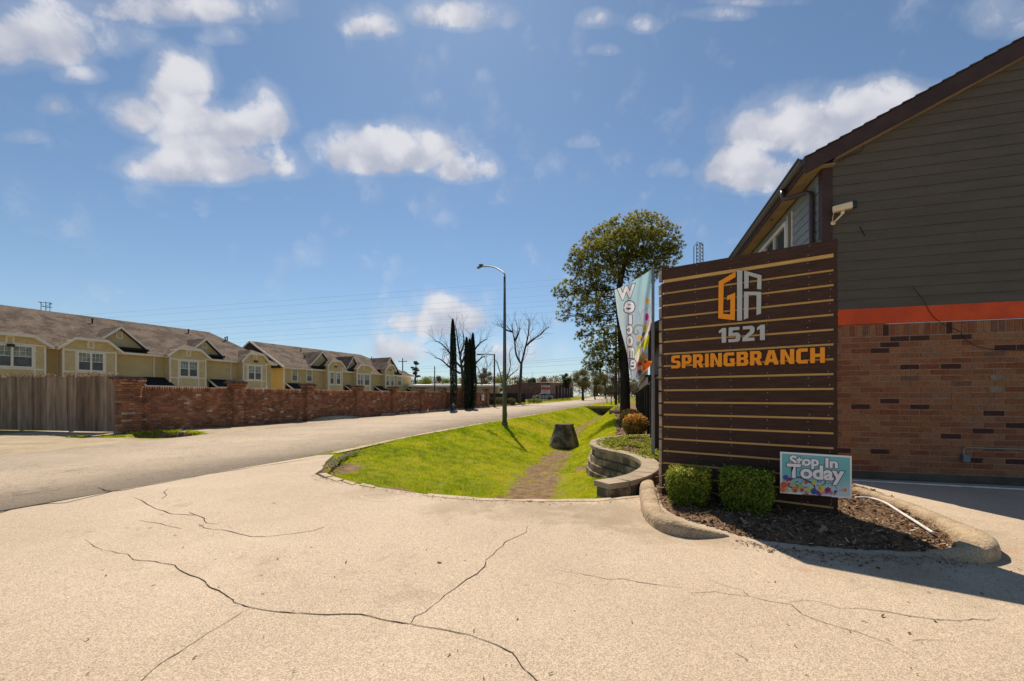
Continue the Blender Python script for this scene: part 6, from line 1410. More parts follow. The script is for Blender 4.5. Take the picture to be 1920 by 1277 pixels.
# ------------------------------------------------------------------ neighbouring apartment block seen between flag and sign
nbk = empty('neighbour_block', (0, 0, 0), 0, 'dark brown apartment block with balcony posts beyond the board fence, half hidden by the sign', 'building')
def nb(m, name, mat): return m.build(name, mat, nbk)
Yn = 21.0; Xn = (1213-CX)/F*Yn
nbk.location = (Xn, Yn, 0); nbk.rotation_euler = (0, 0, frz-PI/2)
m = MB(); m.box(.9, 10, 0, 18, 0, 4.6); nb(m, 'wall', M_dktrim)
m = MB(); m.prism([(-.2, -.5, 4.75), (5.0, -.5, 7.0), (10.2, -.5, 4.75), (10.2, -.5, 4.6), (-.2, -.5, 4.6)][::-1], (0, 19, 0)); nb(m, 'roof', M_shingle)
m = MB(); m.box(-.1, .9, -.2, 18, 2.30, 2.40); nb(m, 'balcony_slab', M_dktrim)
for i in range(9): MB().box(-.05, .05, i*2.1, i*2.1+.1, 0, 4.6).build('balcony_post', M_trim, nbk)
m = MB()
for i in range(70): m.box(-.03, .0, i*.26, i*.26+.03, 2.56, 3.5)
m.box(-.04, .01, 0, 18, 3.5, 3.56); nb(m, 'railing', M_dktrim)
# ------------------------------------------------------------------ street lamps and poles
M_galv = pmat('galvanised_pole', (.13, .15, .155), .5, (.10, .115, .12), 2, 5, metal=.4, spec=.5)
lp = G(945.5, 790, -.0); lp = Vector(((946.2-CX)/F*20.7, 20.7, -.08))
ln = empty('street_lamp', lp, 0, 'tall grey street lamp with a curved arm standing on the grass bank', 'street lamp')
hp = CH+(CY-519)/F*lp.y-lp.z
m = MB(); m.tube([(0, 0, -.3), (0, 0, hp*.5), (0, 0, hp)], [.125, .085, .055], 12); m.build('pole', M_galv, ln, smooth=True)
m = MB(); m.box(.09, .13, -.07, .07, .35, .6); m.tube([(0, 0, -.1), (0, 0, .14)], .16, 12); m.build('base_cover', M_galv, ln)
def lpt(px, py, Y): return atY(px, py, Y)-lp
arm = [lpt(946.2, 522, 20.7), lpt(946, 514, 20.75), lpt(938, 507, 21.2), lpt(927, 501.5, 22.1), lpt(914, 499.5, 23.1), lpt(903, 500, 23.8)]
MB().tube(catmull(arm, 5), .034, 8).build('arm', M_galv, ln, smooth=True)
hd_ = (arm[-1]-arm[-2]).normalized(); hrz = math.atan2(hd_.y, hd_.x); hc = arm[-1]+hd_*.30
m = MB(); m.add([(-.33, -.13, -.05), (.33, -.06, -.02), (.33, .06, -.02), (-.33, .13, -.05), (-.33, -.08, .07), (.30, -.04, .05), (.30, .04, .05), (-.33, .08, .07)], [(3, 2, 1, 0), (4, 5, 6, 7), (0, 1, 5, 4), (1, 2, 6, 5), (2, 3, 7, 6), (3, 0, 4, 7)])
lh = m.build('lamp_head', M_galv, ln, loc=hc, bevel=.015, rot=(0, 0, hrz)); MB().tube([(.0, 0, .06), (.0, 0, .15)], .035, 8).build('photocell', M_dktrim, lh)
MB().box(-.2, .2, -.07, .07, -.065, -.045).build('lens', M_glass, lh)
M_wood = pmat('utility_pole_wood', (.055, .040, .030), .95, (.035, .027, .02), 3, 5)
def pole(px, base_Y, top_py, r, label, cross=None, mat=None, arm_=None, name='utility_pole', group='utility poles beyond the houses'):
    x = (px-CX)/F*base_Y; g = float(rise(base_Y)); o = empty(name, (x, base_Y, g), 0, label, 'pole', group); h = CH+(CY-top_py)/F*base_Y-g
    m = MB(); m.tube([(0, 0, -.2), (0, 0, h)], [r*1.2, r*.8], 8); m.build('pole', mat or M_wood, o)
    if cross: m = MB(); m.box(-cross, cross, -.08, .08, h-.9, h-.75); m.build('crossarm', M_wood, o); [MB().tube([(s*cross*.9, 0, h-.75), (s*cross*.9, 0, h-.5)], .06, 6).build('insulator', M_wood, o) for s in (-1, 0.05, 1)]
    if arm_: m = MB(); m.tube([(0, 0, h-.1), (-arm_*.5, 0, h+.0), (-arm_, 0, h-.02)], .05, 6); m.build('arm', M_galv, o); m = MB(); m.box(-arm_-.5, -arm_, -.15, .15, h-.1, h+.03); m.build('lamp_head', M_galv, o)
    return o, h
pole(755, 110, 672, .16, 'wooden utility pole with crossarm rising behind the far townhouse roof', cross=1.1)
pole(815, 62, 687, .09, 'thin dark pole left of the tallest cypress', None, M_dktrim)
pole(927, 45, 664, .10, 'dark street lamp pole with an arm between the cypresses and the bare tree', None, M_dktrim, arm_=1.4, name='street_lamp')
pole(965.5, 120, 704, .15, 'short far utility pole seen through the forked bare tree', cross=.9)
pole(1155, 60, 612, .17, 'wooden utility pole just left of the pine trunk', cross=None)
pole(1160.5, 68, 648, .12, 'thinner wooden pole close behind the pole beside the pine', cross=None)
# lattice transmission tower tops
def lattice(px, Y, top, base, w, label, kind):
    x = (px-CX)/F*Y; zt_ = CH+(CY-top)/F*Y; W_ = w/F*Y; o = empty('transmission_tower', (x, Y, 0), 0, label, 'transmission tower', 'far lattice transmission towers')
    m = MB(); n = 9; r = .16
    if kind == 'tower':
        for sx in (-1, 1):
            for sy in (-1, 1): m.tube([(sx*W_*1.2, sy*W_*1.2, 0), (sx*W_*.5, sy*W_*.5, zt_*.55), (sx*W_*.45, sy*W_*.45, zt_-W_*.4), (sx*W_*.2, 0, zt_)], r, 4)
        for i in range(22):
            z0 = zt_*(.5+.5*i/22); z1 = zt_*(.5+.5*(i+1)/22)*.999
            for s in (-1, 1): m.tube([(-W_*.48*s, -W_*.45, z0), (W_*.48*s, -W_*.45, z1)], r*.6, 3)
            m.tube([(-W_*.48, -W_*.45, z0), (W_*.48, -W_*.45, z0)], r*.6, 3)
        m.tube([(-W_*.5, 0, zt_*.82), (W_*1.3, 0, zt_*.82)], r*.7, 3)
    else:
        for sx in (-.42, .0, .35): m.tube([(sx*W_, 0, 0), (sx*W_*.9, 0, zt_)], r*1.2, 4)
        m.tube([(-W_*.6, 0, zt_), (W_*.5, 0, zt_-1)], r, 4); m.tube([(-W_*.4, 0, zt_-W_*.35), (W_*.5, 0, zt_-W_*.45)], r, 4); m.tube([(-W_*.5, 0, zt_), (-.1*W_, 0, zt_-W_*.4), (.4*W_, 0, zt_-1)], r*.8, 4); m.tube([(W_*.5, 0, zt_-1), (.1*W_, 0, zt_-W_*.5)], r*.8, 4)
    m.build('lattice_frame', pmat('tower_steel', (.10, .10, .105), .6, metal=.3) if 'tower_steel' not in MATS else MATS['tower_steel'], o)
lattice(1309.5, 160, 455, 500, 13, 'lattice transmission tower top rising above the plank sign', 'tower')
lattice(86, 250, 566, 586, 24, 'faint lattice tower top above the near townhouse roof', 'h')
# overhead lines
def wire(p0, Y0, p1, Y1, sag, r, label, k=18):
    a = atY(*p0, Y0); b_ = atY(*p1, Y1); pts = []
    for i in range(k+1):
        t = i/k; q = a.lerp(b_, t); q.z -= sag*4*t*(1-t); pts.append(q)
    o = MB().tube(pts, r, 4, caps=False).build('overhead_wire', MATS['wire_grey'] if 'wire_grey' in MATS else pmat('wire_grey', (.10, .11, .13), .6)); tag(o, label, 'overhead wire', 'overhead wires crossing the sky')
wl = 'thin overhead wire crossing the sky above the townhouses'
for w_i, (ya, yb) in enumerate(((590, 515), (598, 527), (612, 545), (622, 556), (628, 566), (640, 578), (648, 590), (655, 600))):
    wire((-100, ya+18), 190, (1330, yb-14), 150, .6, .020, 'thin overhead wire above the townhouses, '+ORD[w_i]+' from the top of its set')
for w_i, (ya, yb) in enumerate(((690, 664), (694, 668), (700, 676), (708, 690))): wire((700, ya), 110, (1180, yb), 75, .4, .014, 'low overhead wire behind the bare trees, '+ORD[w_i]+' from the top of its set')
# ------------------------------------------------------------------ trees
M_bark = pmat('pine_bark', (.050, .036, .027), .95, (.024, .018, .014), 6, 7, .9, 25, stretch=(1, 1, .35))
M_barkl = pmat('bare_bark', (.10, .072, .055), .95, (.055, .04, .032), 4, 6, .5, 20)
def grow(m, p, d, r, l, depth, rr, spread=.5, up=.15, taper=.72, kids=(2, 3), minr=.006, tips=None, wob=.16, shrink=.74, n=6, grav=0):
    pts = [p]; rad = [r]; seg = 4
    for i in range(seg):
        d = (d+Vector((rr.uniform(-wob, wob), rr.uniform(-wob, wob), rr.uniform(-wob, wob)+up*.25-grav))).normalized(); p = p+d*l/seg; pts.append(p); rad.append(r*(1-(1-taper)*(i+1)/seg))
    m.tube(pts, rad, n if r > .05 else (4 if r > .02 else 3), caps=False)
    if tips is not None and depth <= 1: tips.append((pts[-1], d)); tips.append((pts[2], d))
    if depth <= 0 or r*taper < minr: return
    k = rr.randint(*kids)
    for i in range(k):
        ax_ = Vector((rr.uniform(-1, 1), rr.uniform(-1, 1), rr.uniform(-.5, .5))).cross(d)
        if ax_.length < .01: continue
        ang = rr.uniform(.35, 1.0)*spread*(1.6 if i else .6); q = d.copy(); q.rotate(Matrix.Rotation(ang, 3, ax_.normalized()))
        grow(m, pts[-1] if i < 2 else pts[2+i % 2], q, r*taper*(.95 if i == 0 else rr.uniform(.55, .8)), l*rr.uniform(shrink-.1, shrink+.08), depth-1, rr, spread, up, taper, kids, minr, tips, wob, shrink, n, grav)
# pine beside the fence
PY_ = 24.0; pxl = lambda px, py, Y=PY_: atY(px, py, Y)
pb_ = pxl(1172, 780); pb_.z = .05
pine = empty('pine_tree', pb_, 0, 'tall pine with a broad yellow green crown leaning left behind the flag', 'tree')
def PL_(px, py, dy=0): q = atY(px, py, PY_+dy); return q-pb_
m = MB(); tr_ = [Vector((0, 0, -.3)), PL_(1172, 755), PL_(1171, 700), PL_(1167, 650), PL_(1164, 610), PL_(1160, 570), PL_(1163, 530), PL_(1172, 490), PL_(1180, 450), PL_(1186, 425)]
m.tube(catmull(tr_, 3), list(np.interp(np.linspace(0, 1, 28), [0, .12, .5, 1], [.33, .29, .21, .06])), 12); m.build('trunk', M_bark, pine, smooth=True)
RP = random.Random(11)
# crown lobes: (px, py, depth offset, radius in metres)
LOBES = [(1199, 425, .2, 1.0), (1170, 430, -.4, 1.0), (1220, 428, .5, .95), (1140, 442, 0, .95), (1118, 448, .4, .75), (1245, 445, 0, .95), (1262, 462, -.3, .6), (1190, 455, -1.0, 1.2), (1155, 465, -1.2, 1.15), (1225, 465, -.8, 1.1), (1098, 468, .2, .7), (1082, 480, .1, .55), (1120, 480, -.8, 1.0), (1215, 490, 1.0, 1.1), (1180, 500, 1.2, 1.2), (1145, 500, .8, 1.1), (1100, 500, .5, .8), (1075, 503, .2, .5), (1250, 485, .6, .8), (1130, 520, -.6, .95), (1095, 530, -.3, .8), (1065, 540, 0, .55), (1048, 548, 0, .42), (1115, 550, .5, .8), (1085, 560, .3, .65), (1060, 575, .1, .45), (1055, 592, 0, .38), (1105, 580, -.3, .75), (1140, 560, .6, .8), (1090, 600, 0, .5), (1115, 608, .2, .6), (1100, 625, 0, .38), (1135, 590, -.4, .6), (1085, 630, .1, .3), (1240, 505, 1.5, .5), (1215, 520, 1.0, .5),
         (1150, 622, .4, .72), (1128, 640, .3, .72), (1110, 652, .2, .6), (1122, 670, 0, .75), (1148, 655, .3, .72), (1108, 682, 0, .48), (1138, 686, .2, .62), (1156, 680, .5, .5), (1115, 690, .2, .35), (1196, 555, 1.6, .4), (1205, 590, 1.5, .35)]
m = MB(); tp = []
for (px, py, dy, R_) in LOBES:
    c = PL_(px, py, dy); best = min(catmull(tr_, 3)[8:], key=lambda q: (q-c).length*(1 if q.z < c.z+.3 else 2.5)); mid = best.lerp(c, .5)+Vector((0, 0, -.25*R_))
    m.tube(catmull([best, best.lerp(c, .3)+Vector((0, 0, -.12*R_)), mid+Vector((0, RP.uniform(-.3, .3), RP.uniform(-.1, .2))), c], 3), list(np.linspace(.035+.012*R_, .010, 10)), 5, caps=False)
    for i in range(5):
        d = Vector((RP.gauss(0, 1), RP.gauss(0, 1), RP.gauss(0, .8))).normalized(); m.tube([mid.lerp(c, .5), c+d*R_*.8], [.014, .006], 3, caps=False)
m.build('branches', M_bark, pine)
M_needle = pmat('pine_needles', (0, 0, 0), .6, rnd='lin', attr='rnd', rndcols=[(0, (.05, .06, .008)), (.4, (.19, .20, .024)), (.75, (.42, .38, .055)), (1, (.62, .50, .14))], trans=.5, spec=.25)
def tufts(lobes, seed, dens=70, tuft_r=.17, needles=22, nw=.010, lofs=None, getc=None, flat=.75):
    r = np.random.default_rng(seed); P = []; D = []; RV = []
    for (c, R_) in lobes:
        n = int(dens*R_**2); d = r.normal(0, 1, (n, 3)); d /= np.linalg.norm(d, axis=1, keepdims=True); rad = R_*(.55+.5*r.random(n)**.6)
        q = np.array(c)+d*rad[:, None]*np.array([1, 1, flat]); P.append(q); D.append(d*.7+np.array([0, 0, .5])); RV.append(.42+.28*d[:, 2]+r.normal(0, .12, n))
    P = np.concatenate(P); D = np.concatenate(D); RV = np.concatenate(RV); m = len(P)
    P = np.repeat(P, needles, 0); D = np.repeat(D, needles, 0); RV = np.repeat(RV, needles); k = len(P)
    n = D+r.normal(0, .75, (k, 3)); n /= np.linalg.norm(n, axis=1, keepdims=True); l = tuft_r*r.uniform(.6, 1.15, k)[:, None]
    s = np.cross(n, r.normal(0, 1, (k, 3))); s /= np.linalg.norm(s, axis=1, keepdims=True)+1e-9; s *= nw
    co = np.stack([P-s, P+s, P+n*l], 1).reshape(-1, 3); return np_mesh('needles', co, np.arange(3*k).reshape(k, 3), M_needle, {'rnd': np.repeat(np.clip(RV+r.normal(0, .1, k), 0, 1), 3)})
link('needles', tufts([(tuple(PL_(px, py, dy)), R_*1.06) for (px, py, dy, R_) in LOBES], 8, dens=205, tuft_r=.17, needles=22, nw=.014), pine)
# cypresses
M_cyp = pmat('cypress_leaf', (0, 0, 0), .8, rnd='lin', attr='rnd', rndcols=[(0, (.010, .017, .008)), (.6, (.022, .034, .013)), (1, (.045, .060, .022))])
def cypress(px, Y, top, w, label, seed):
    x = (px-CX)/F*Y; g = float(rise(Y)); H = CH+(CY-top)/F*Y-g; R_ = w/2/F*Y; o = empty('cypress_tree', (x, Y, g), 0, label, 'tree', 'cypress trees in front of the brick wall')
    r = np.random.default_rng(seed); n = 9000; z = r.random(n)**.85; prof = np.interp(z, [0, .04, .15, .5, .8, .95, 1], [.6, .85, 1, .95, .68, .28, .05]); a = r.uniform(0, 2*PI, n); rad = prof*R_*(1-np.abs(r.normal(0, .12, n)))*(1+.10*np.sin(a*3+z*9))
    pos = np.stack([np.cos(a)*rad+.04*np.sin(z*5), np.sin(a)*rad, .1+z*(H-.1)], -1); nr = np.stack([np.cos(a), np.sin(a), .2+0*a], -1)
    link('foliage', leaf_cloud(pos, nr, .075, M_cyp, seed, aspect=2.2, name='foliage', rv=.4+.3*np.sin(a*5+z*30)), o); m = MB(); m.tube([(0, 0, -.1), (0, 0, H*.9)], [.08, .02], 6); m.build('trunk', M_bark, o)
cypress(849.8, 37.2, 599, 13.5, 'tallest and leftmost cypress standing alone before the brick wall', 1)
cypress(875.6, 39.6, 633, 12, 'left cypress of the cluster of three before the brick wall', 2)
cypress(881.2, 40.8, 636, 9, 'middle cypress of the cluster of three before the brick wall', 3)
cypress(887.4, 40.6, 625, 11, 'right cypress of the cluster of three before the brick wall', 4)
# bare trees
def bare(px, Y, label, seed, r, l, depth=6, lean=(0, 0, 1), spread=.6, trunk=None, **kw):
    x = (px-CX)/F*Y; o = empty('bare_tree', (x, Y, float(rise(Y))), 0, label, 'tree', 'bare winter trees by the road'); rr = random.Random(seed); m = MB()
    if trunk:
        pts = [Vector(((a-px)/F*Y, dy, CH+(CY-b_)/F*Y-o.location.z)) for (a, b_, dy) in trunk[0]]; m.tube([Vector((0, 0, -.2))]+pts, list(np.linspace(r*1.15, r*.72, len(pts)+1)), 8); o_t = m.build('trunk', M_barkl, o, smooth=True); m = MB()
        for br in trunk[1:]:
            P = [Vector(((a-px)/F*Y, dy, CH+(CY-b_)/F*Y-o.location.z)) for (a, b_, dy) in br]; m.tube(catmull(P, 3), list(np.linspace(r*.6, r*.14, (len(P)-1)*3+1)), 6, caps=False)
            for i in range(1, len(P)):
                for q in range(3):
                    t = rr.random(); p = P[i-1].lerp(P[i], t); d = (P[i]-P[i-1]).normalized()+Vector((rr.uniform(-.9, .9), rr.uniform(-.9, .9), rr.uniform(-.2, .9))); grow(m, p, d.normalized(), r*.16*(1.2-i/len(P)), l*.30, 2, rr, .7, .1, .7, (2, 3), .008, None, .25)
        m.build('branches', M_barkl, o)
    else:
        t = MB(); t.tube([(0, 0, -.2), (lean[0]*l*.3, lean[1]*l*.3, l*.6)], [r*1.15, r*.9], 8); t.build('trunk', M_barkl, o)
        for k in range(3): grow(m, Vector((lean[0]*l*.3, lean[1]*l*.3, l*.6)), (Vector(lean)+Vector((rr.uniform(-.5, .5), rr.uniform(-.5, .5), 0))).normalized(), r*.75, l*.8, depth, rr, spread, .25, .72, (2, 3), .009, None, .2)
        m.build('branches', M_barkl, o)
    return o
bare(974, 56, 'forked bare tree with dark trunk right of the street lamp', 5, .24, 4.2, trunk=([(974, 740, 0), (976, 710, 0), (977.5, 683, 0)],
     [(977.5, 683, 0), (968, 665, .3), (965, 640, .3), (961, 620, .1), (960, 606, 0)], [(977.5, 683, 0), (983, 660, -.2), (990, 630, -.2), (992, 606, 0), (991, 598, 0)], [(985, 650, -.2), (1000, 636, 0), (1012, 628, 0), (1022, 618, .2), (1030, 612, .3)], [(965, 640, .3), (972, 625, .5), (975, 612, .5)], [(962, 622, .3), (948, 618, .2), (940, 612, 0)]))
bare(868, 60, 'wide bare tree behind the cypresses', 6, .30, 4.2, trunk=([(868, 735, 0), (868, 710, 0), (866, 690, 0)],
     [(866, 690, 0), (863, 670, 0), (858, 645, .5), (855, 620, .5), (852, 610, .5)], [(866, 690, 0), (852, 675, 0), (838, 655, 0), (824, 642, 0), (816, 640, 0)], [(866, 690, 0), (882, 672, 0), (894, 650, 0), (905, 640, 0), (914, 636, 0)], [(863, 700, 0), (845, 690, .4), (826, 674, .4), (814, 670, .4)], [(866, 680, 0), (876, 655, .6), (882, 640, .6), (884, 628, .6)], [(868, 700, 0), (886, 688, -.3), (902, 672, -.3), (910, 668, 0)], [(862, 665, 0), (870, 645, 0), (868, 622, 0)]))
bare(948, 53, 'slender bare tree with leaning stems left of the forked tree', 7, .15, 3.0, trunk=([(946, 745, 0), (944, 728, 0)],
     [(944, 728, 0), (938, 700, 0), (932, 680, 0), (926, 672, 0)], [(945, 730, 0), (952, 705, 0), (957, 685, 0), (955, 662, 0), (961, 650, 0)], [(952, 708, 0), (962, 700, 0), (972, 692, 0)]))
bare(903, 75, 'small dense bare tree between cypresses and the dark lamp pole', 8, .18, 3.0, 5, spread=.8)
bare(992, 60, 'low bare thicket right of the forked tree, before the brown warehouse', 9, .06, 1.6, 5, spread=1.1)
bare(1001, 62, 'second low bare thicket before the brown warehouse', 19, .06, 1.5, 5, spread=1.1)
bare(1146, 52, 'leafless brush beside the pole, left of the pine trunk', 12, .05, 1.2, 5, spread=1.2)
bare(1138, 62, 'low leafless brush at the far end of the lawn', 13, .05, 1.1, 5, spread=1.2)
# leafy trees in the distance
M_far1 = pmat('olive_leaf', (0, 0, 0), .8, rnd='lin', attr='rnd', rndcols=[(0, (.06, .06, .02)), (.5, (.17, .155, .05)), (1, (.34, .28, .09))], trans=.3)
M_far2 = pmat('spring_leaf', (0, 0, 0), .8, rnd='lin', attr='rnd', rndcols=[(0, (.12, .14, .03)), (.6, (.30, .33, .06)), (1, (.45, .45, .11))], trans=.3)
M_far3 = pmat('dark_leaf', (0, 0, 0), .8, rnd='lin', attr='rnd', rndcols=[(0, (.03, .038, .014)), (.6, (.08, .09, .03)), (1, (.16, .16, .055))], trans=.2)
M_far4 = pmat('bud_twigs', (0, 0, 0), .9, rnd='lin', attr='rnd', rndcols=[(0, (.11, .08, .055)), (.6, (.24, .18, .115)), (1, (.36, .28, .17))], trans=.1)
def tree(px, Y, top, wpx, mat, label, seed, base=None, n=2600, size=None, crown=(.35, 1.0), name='leafy_tree', group='trees in the distance', trunk=.02, flat=1.0, sparse=.8):
    x = (px-CX)/F*Y; g = float(rise(Y)); H = CH+(CY-top)/F*Y-g; R_ = wpx/2/F*Y; o = empty(name, (x, Y, g), 0, label, 'tree', group); r = np.random.default_rng(seed); rr = random.Random(seed)
    size = size or 1.15*Y/F; n = int(n*1.7); lobes = []; nl = rr.randint(8, 13)
    for i in range(nl):
        a = rr.uniform(0, 2*PI); q = rr.random()**.5*.68; hz_ = crown[0]+(crown[1]-crown[0])*rr.uniform(.15, .85); env = math.sin(PI*min(max((hz_-crown[0])/(crown[1]-crown[0]), .08), .92))**.5
        lobes.append((math.cos(a)*q*R_*env, math.sin(a)*q*R_*env, hz_*H, R_*rr.uniform(.28, .46)))
    lobes.append((0, 0, H*crown[1]-R_*.3, R_*.32))
    P, Dn, RV = [], [], []
    for (lx, ly, lz, lr) in lobes:
        k = n//len(lobes); d = r.normal(0, 1, (k, 3)); d /= np.linalg.norm(d, axis=1, keepdims=True); rad = lr*(sparse+.25*r.normal(0, 1, k)).clip(.1, 1.25)
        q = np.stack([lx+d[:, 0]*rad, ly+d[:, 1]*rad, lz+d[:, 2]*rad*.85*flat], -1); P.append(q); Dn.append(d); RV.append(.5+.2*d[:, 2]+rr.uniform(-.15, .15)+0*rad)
    P = np.concatenate(P); P[:, 2] = np.clip(P[:, 2], H*.05, H); link('crown', leaf_cloud(P, np.concatenate(Dn), size, mat, seed, aspect=1.5, name='crown', rv=np.concatenate(RV)), o)
    m = MB(); tr__ = H*trunk; m.tube([(0, 0, -.2), (rr.uniform(-.1, .1)*R_, 0, H*.3), (0, 0, H*.75)], [tr__*1.3, tr__, tr__*.3], 7)
    for (lx, ly, lz, lr) in lobes: m.tube([(0, 0, H*rr.uniform(.25, .5)), (lx*.5, ly*.5, lz*.75), (lx, ly, lz)], [tr__*.5, tr__*.3, tr__*.12], 4, caps=False)
    m.build('trunk', M_bark, o); return o
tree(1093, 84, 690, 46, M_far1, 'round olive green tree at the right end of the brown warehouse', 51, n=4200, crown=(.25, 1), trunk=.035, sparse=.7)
tree(1062, 120, 700, 22, M_far3, 'dark tree top rising behind the warehouse roof', 52)
tree(1116, 92, 694, 44, M_far1, 'tall brownish green tree right of the round olive tree', 53, n=3600, crown=(.15, 1), sparse=.65)
tree(1135, 105, 700, 40, M_far1, 'loose olive tree directly above the far white car', 54, n=3200, crown=(.1, 1), sparse=.65)
tree(1152, 110, 688, 34, M_far4, 'brown budding tree behind the poles by the pine', 55, crown=(.1, 1))
tree(1192, 95, 716, 44, M_far4, 'pale leafless tree seen under the flag above the board fence', 56, crown=(.05, 1), n=2600)
tree(1172, 120, 708, 50, M_far1, 'hazy tree behind the pine trunk', 57, crown=(.05, 1))
tree(779, 105, 675, 25, M_far3, 'slim pine with layered crown right of the far townhouses', 58, crown=(.5, 1), flat=.5, trunk=.02, sparse=.6)
tree(758, 125, 696, 22, M_far3, 'low dark tree by the utility pole behind the far townhouse', 59)
tree(797, 90, 706, 44, M_far2, 'bright spring green bushy tree above the white warehouse roof', 60, crown=(.1, 1))
tree(822, 110, 704, 30, M_far4, 'brown bare crowned tree left of the tallest cypress', 61, crown=(.1, 1))
tree(838, 130, 710, 32, M_far2, 'pale green tree behind the tallest cypress', 62, crown=(.1, 1))
tree(908, 115, 688, 36, M_far4, 'greyish brown tree between cypresses and street lamp', 63, crown=(.15, 1), sparse=.65)
tree(935, 140, 706, 34, M_far2, 'small pale green tree behind the street lamp post', 64, crown=(.1, 1))
tree(1000, 150, 708, 26, M_far3, 'small dark tree above the left part of the brown warehouse', 65)
tree(1020, 160, 706, 24, M_far4, 'brown tree above the middle of the brown warehouse', 66)
tree(972, 150, 712, 30, M_far1, 'low olive tree behind the forked bare tree', 67, crown=(.1, 1))
tree(1125, 175, 724, 40, M_far3, 'dark tree closing the end of the road', 68, crown=(.05, 1))
tree(1148, 150, 722, 30, M_far3, 'dark green tree at the right side of the road end', 69, crown=(.05, 1))
# continuous wooded horizon
r3 = np.random.default_rng(77); P = []; n = 90000
x = r3.uniform(-420, 420, n); y = 330+r3.uniform(-30, 30, n)-.00045*x*x; hh = 9.5+5*vnoise(x, x*0, .05, 4)+4*vnoise(x, x*0, .17, 5)+2*vnoise(x, x*0, .5, 6); z = rise(y)*1.0+hh*r3.random(n)**.7
tag(link('distant_woods', leaf_cloud(np.stack([x, y, z], -1), r3.normal(0, 1, (n, 3)), .7, M_far1, 5, name='distant_woods', rv=.25+.5*vnoise(x, z, .09, 9))), 'hazy band of far woods along the whole horizon', 'woods', kind='stuff')
# hedges and bushes along the far left
def hedge(px, Y, wpx, hpx, mat, label, seed, size=.06, cat='bush'):
    x = (px-CX)/F*Y; hw = wpx/2/F*Y; h = hpx/F*Y; rt = box_shrub((x, Y, float(rise(Y))), hw, min(hw, 1.2), h, 3500, mat, label, cat, seed, size=size, p=2.5); return rt
hedge(921, 51, 14, 14, M_far3, 'dark rounded bush at the end of the brick wall', 71); hedge(938, 51.5, 22, 15, M_far1, 'rounded hedge left of the street lamp post before the black fence', 72); hedge(958, 52, 18, 13, M_far1, 'rounded hedge right of the street lamp post', 73)
hedge(1004, 64, 26, 8, M_far2, 'low weedy bush beneath the parked white car', 74); 
# ------------------------------------------------------------------ warehouses, cars, chain fence
def gslope(Y): return float(rise(Y))
M_tanw = pmat('tan_metal_wall', (.50, .36, .24), .8, (.43, .31, .20), .5, 5); M_wroof = pmat('white_roof', (.78, .76, .74), .5); M_brm = pmat('brown_metal_wall', (.17, .085, .066), .7, (.14, .07, .055), .6, 5)
Yw = 72; g = gslope(Yw); wz = lambda py, Y=Yw: CH+(CY-py)/F*Y
wx = lambda px, Y=Yw: (px-CX)/F*Y
wh = empty('tan_warehouse', (wx(770), Yw, g), 0, 'long low tan warehouse with a white roof beyond the brick wall', 'warehouse')
m = MB(); m.box(0, wx(933)-wx(770), 0, 14, -.5, wz(725)-g); m.build('wall', M_tanw, wh)
m = MB(); e_ = wx(933)-wx(770); m.prism([(-.3, -.5, wz(725)-g), (-.3, -.5, wz(722)-g), (-.3, 7, wz(718.5)-g), (-.3, 14.5, wz(722)-g), (-.3, 14.5, wz(725)-g)][::-1], (e_+.6, 0, 0)); m.build('roof', M_wroof, wh)
for i, px in enumerate((800, 822, 918)): m = MB(); x = wx(px)-wx(770); m.box(x, x+2.2, 4, 6, wz(719.5)-g, wz(717)-g); m.build('skylight', M_wroof, wh)
m = MB()
for i in range(30): m.box(i*.5, i*.5+.06, -.03, -.001, 0, wz(726)-g)
m.build('wall_rib', M_tanw, wh)['kind'] = 'stuff'
# brown warehouse: gable front facing the viewer, long side receding
Yb = 100; g = gslope(Yb); bx = lambda px, Y=Yb: (px-CX)/F*Y; bz = lambda py, Y=Yb: CH+(CY-py)/F*Y
bh_ = empty('brown_warehouse', (bx(943), Yb, g), 0, 'brown metal warehouse with a low gable and red roofed side beyond the black fence', 'warehouse')
xr = bx(1036)-bx(943); m = MB(); pts = [(0, 0, -.5), (xr, 6, -.5), (xr, 6, bz(721, Yb+6)-g), (xr*.6, 3.3, bz(716, Yb+3)-g), (0, 0, bz(724)-g)]
m.prism(pts, (3.5, 38, 0)); m.build('wall', M_brm, bh_)
xs2_ = xr+3.5
m = MB(); P0 = (xr, 6.02, 0); P1 = (bx(1075, 146)-bx(943), 146-Yb, 0)
m.add([(xr+.02, 6, -.5), (P1[0], P1[1], -.5), (P1[0], P1[1], bz(719, 146)-g), (xr+.02, 6, bz(717, 106)-g), (xr-8, 12, -.5), (P1[0]-8, P1[1]+2, -.5), (P1[0]-8, P1[1]+2, bz(716, 146)-g), (xr-8, 12, bz(716, 106)-g)], [(0, 1, 2, 3), (3, 2, 6, 7), (1, 5, 6, 2), (4, 0, 3, 7), (5, 4, 7, 6)]); m.build('side_wall', pmat('rust_brown_metal', (.24, .11, .078), .7, (.20, .09, .065), .6), bh_)
m = MB(); 
for i in range(60):
    t = i/60; m.box(xr*t-.04, xr*t+.04, 6*t-.06, 6*t-.005, -.3, (bz(724)-g)*(1-t)+(bz(720, 104)-g)*t+.25*math.sin(PI*t))
m.build('wall_rib', M_brm, bh_)['kind'] = 'stuff'
m = MB(); D1 = Vector((P1[0]-xr, P1[1]-6, 0)); 
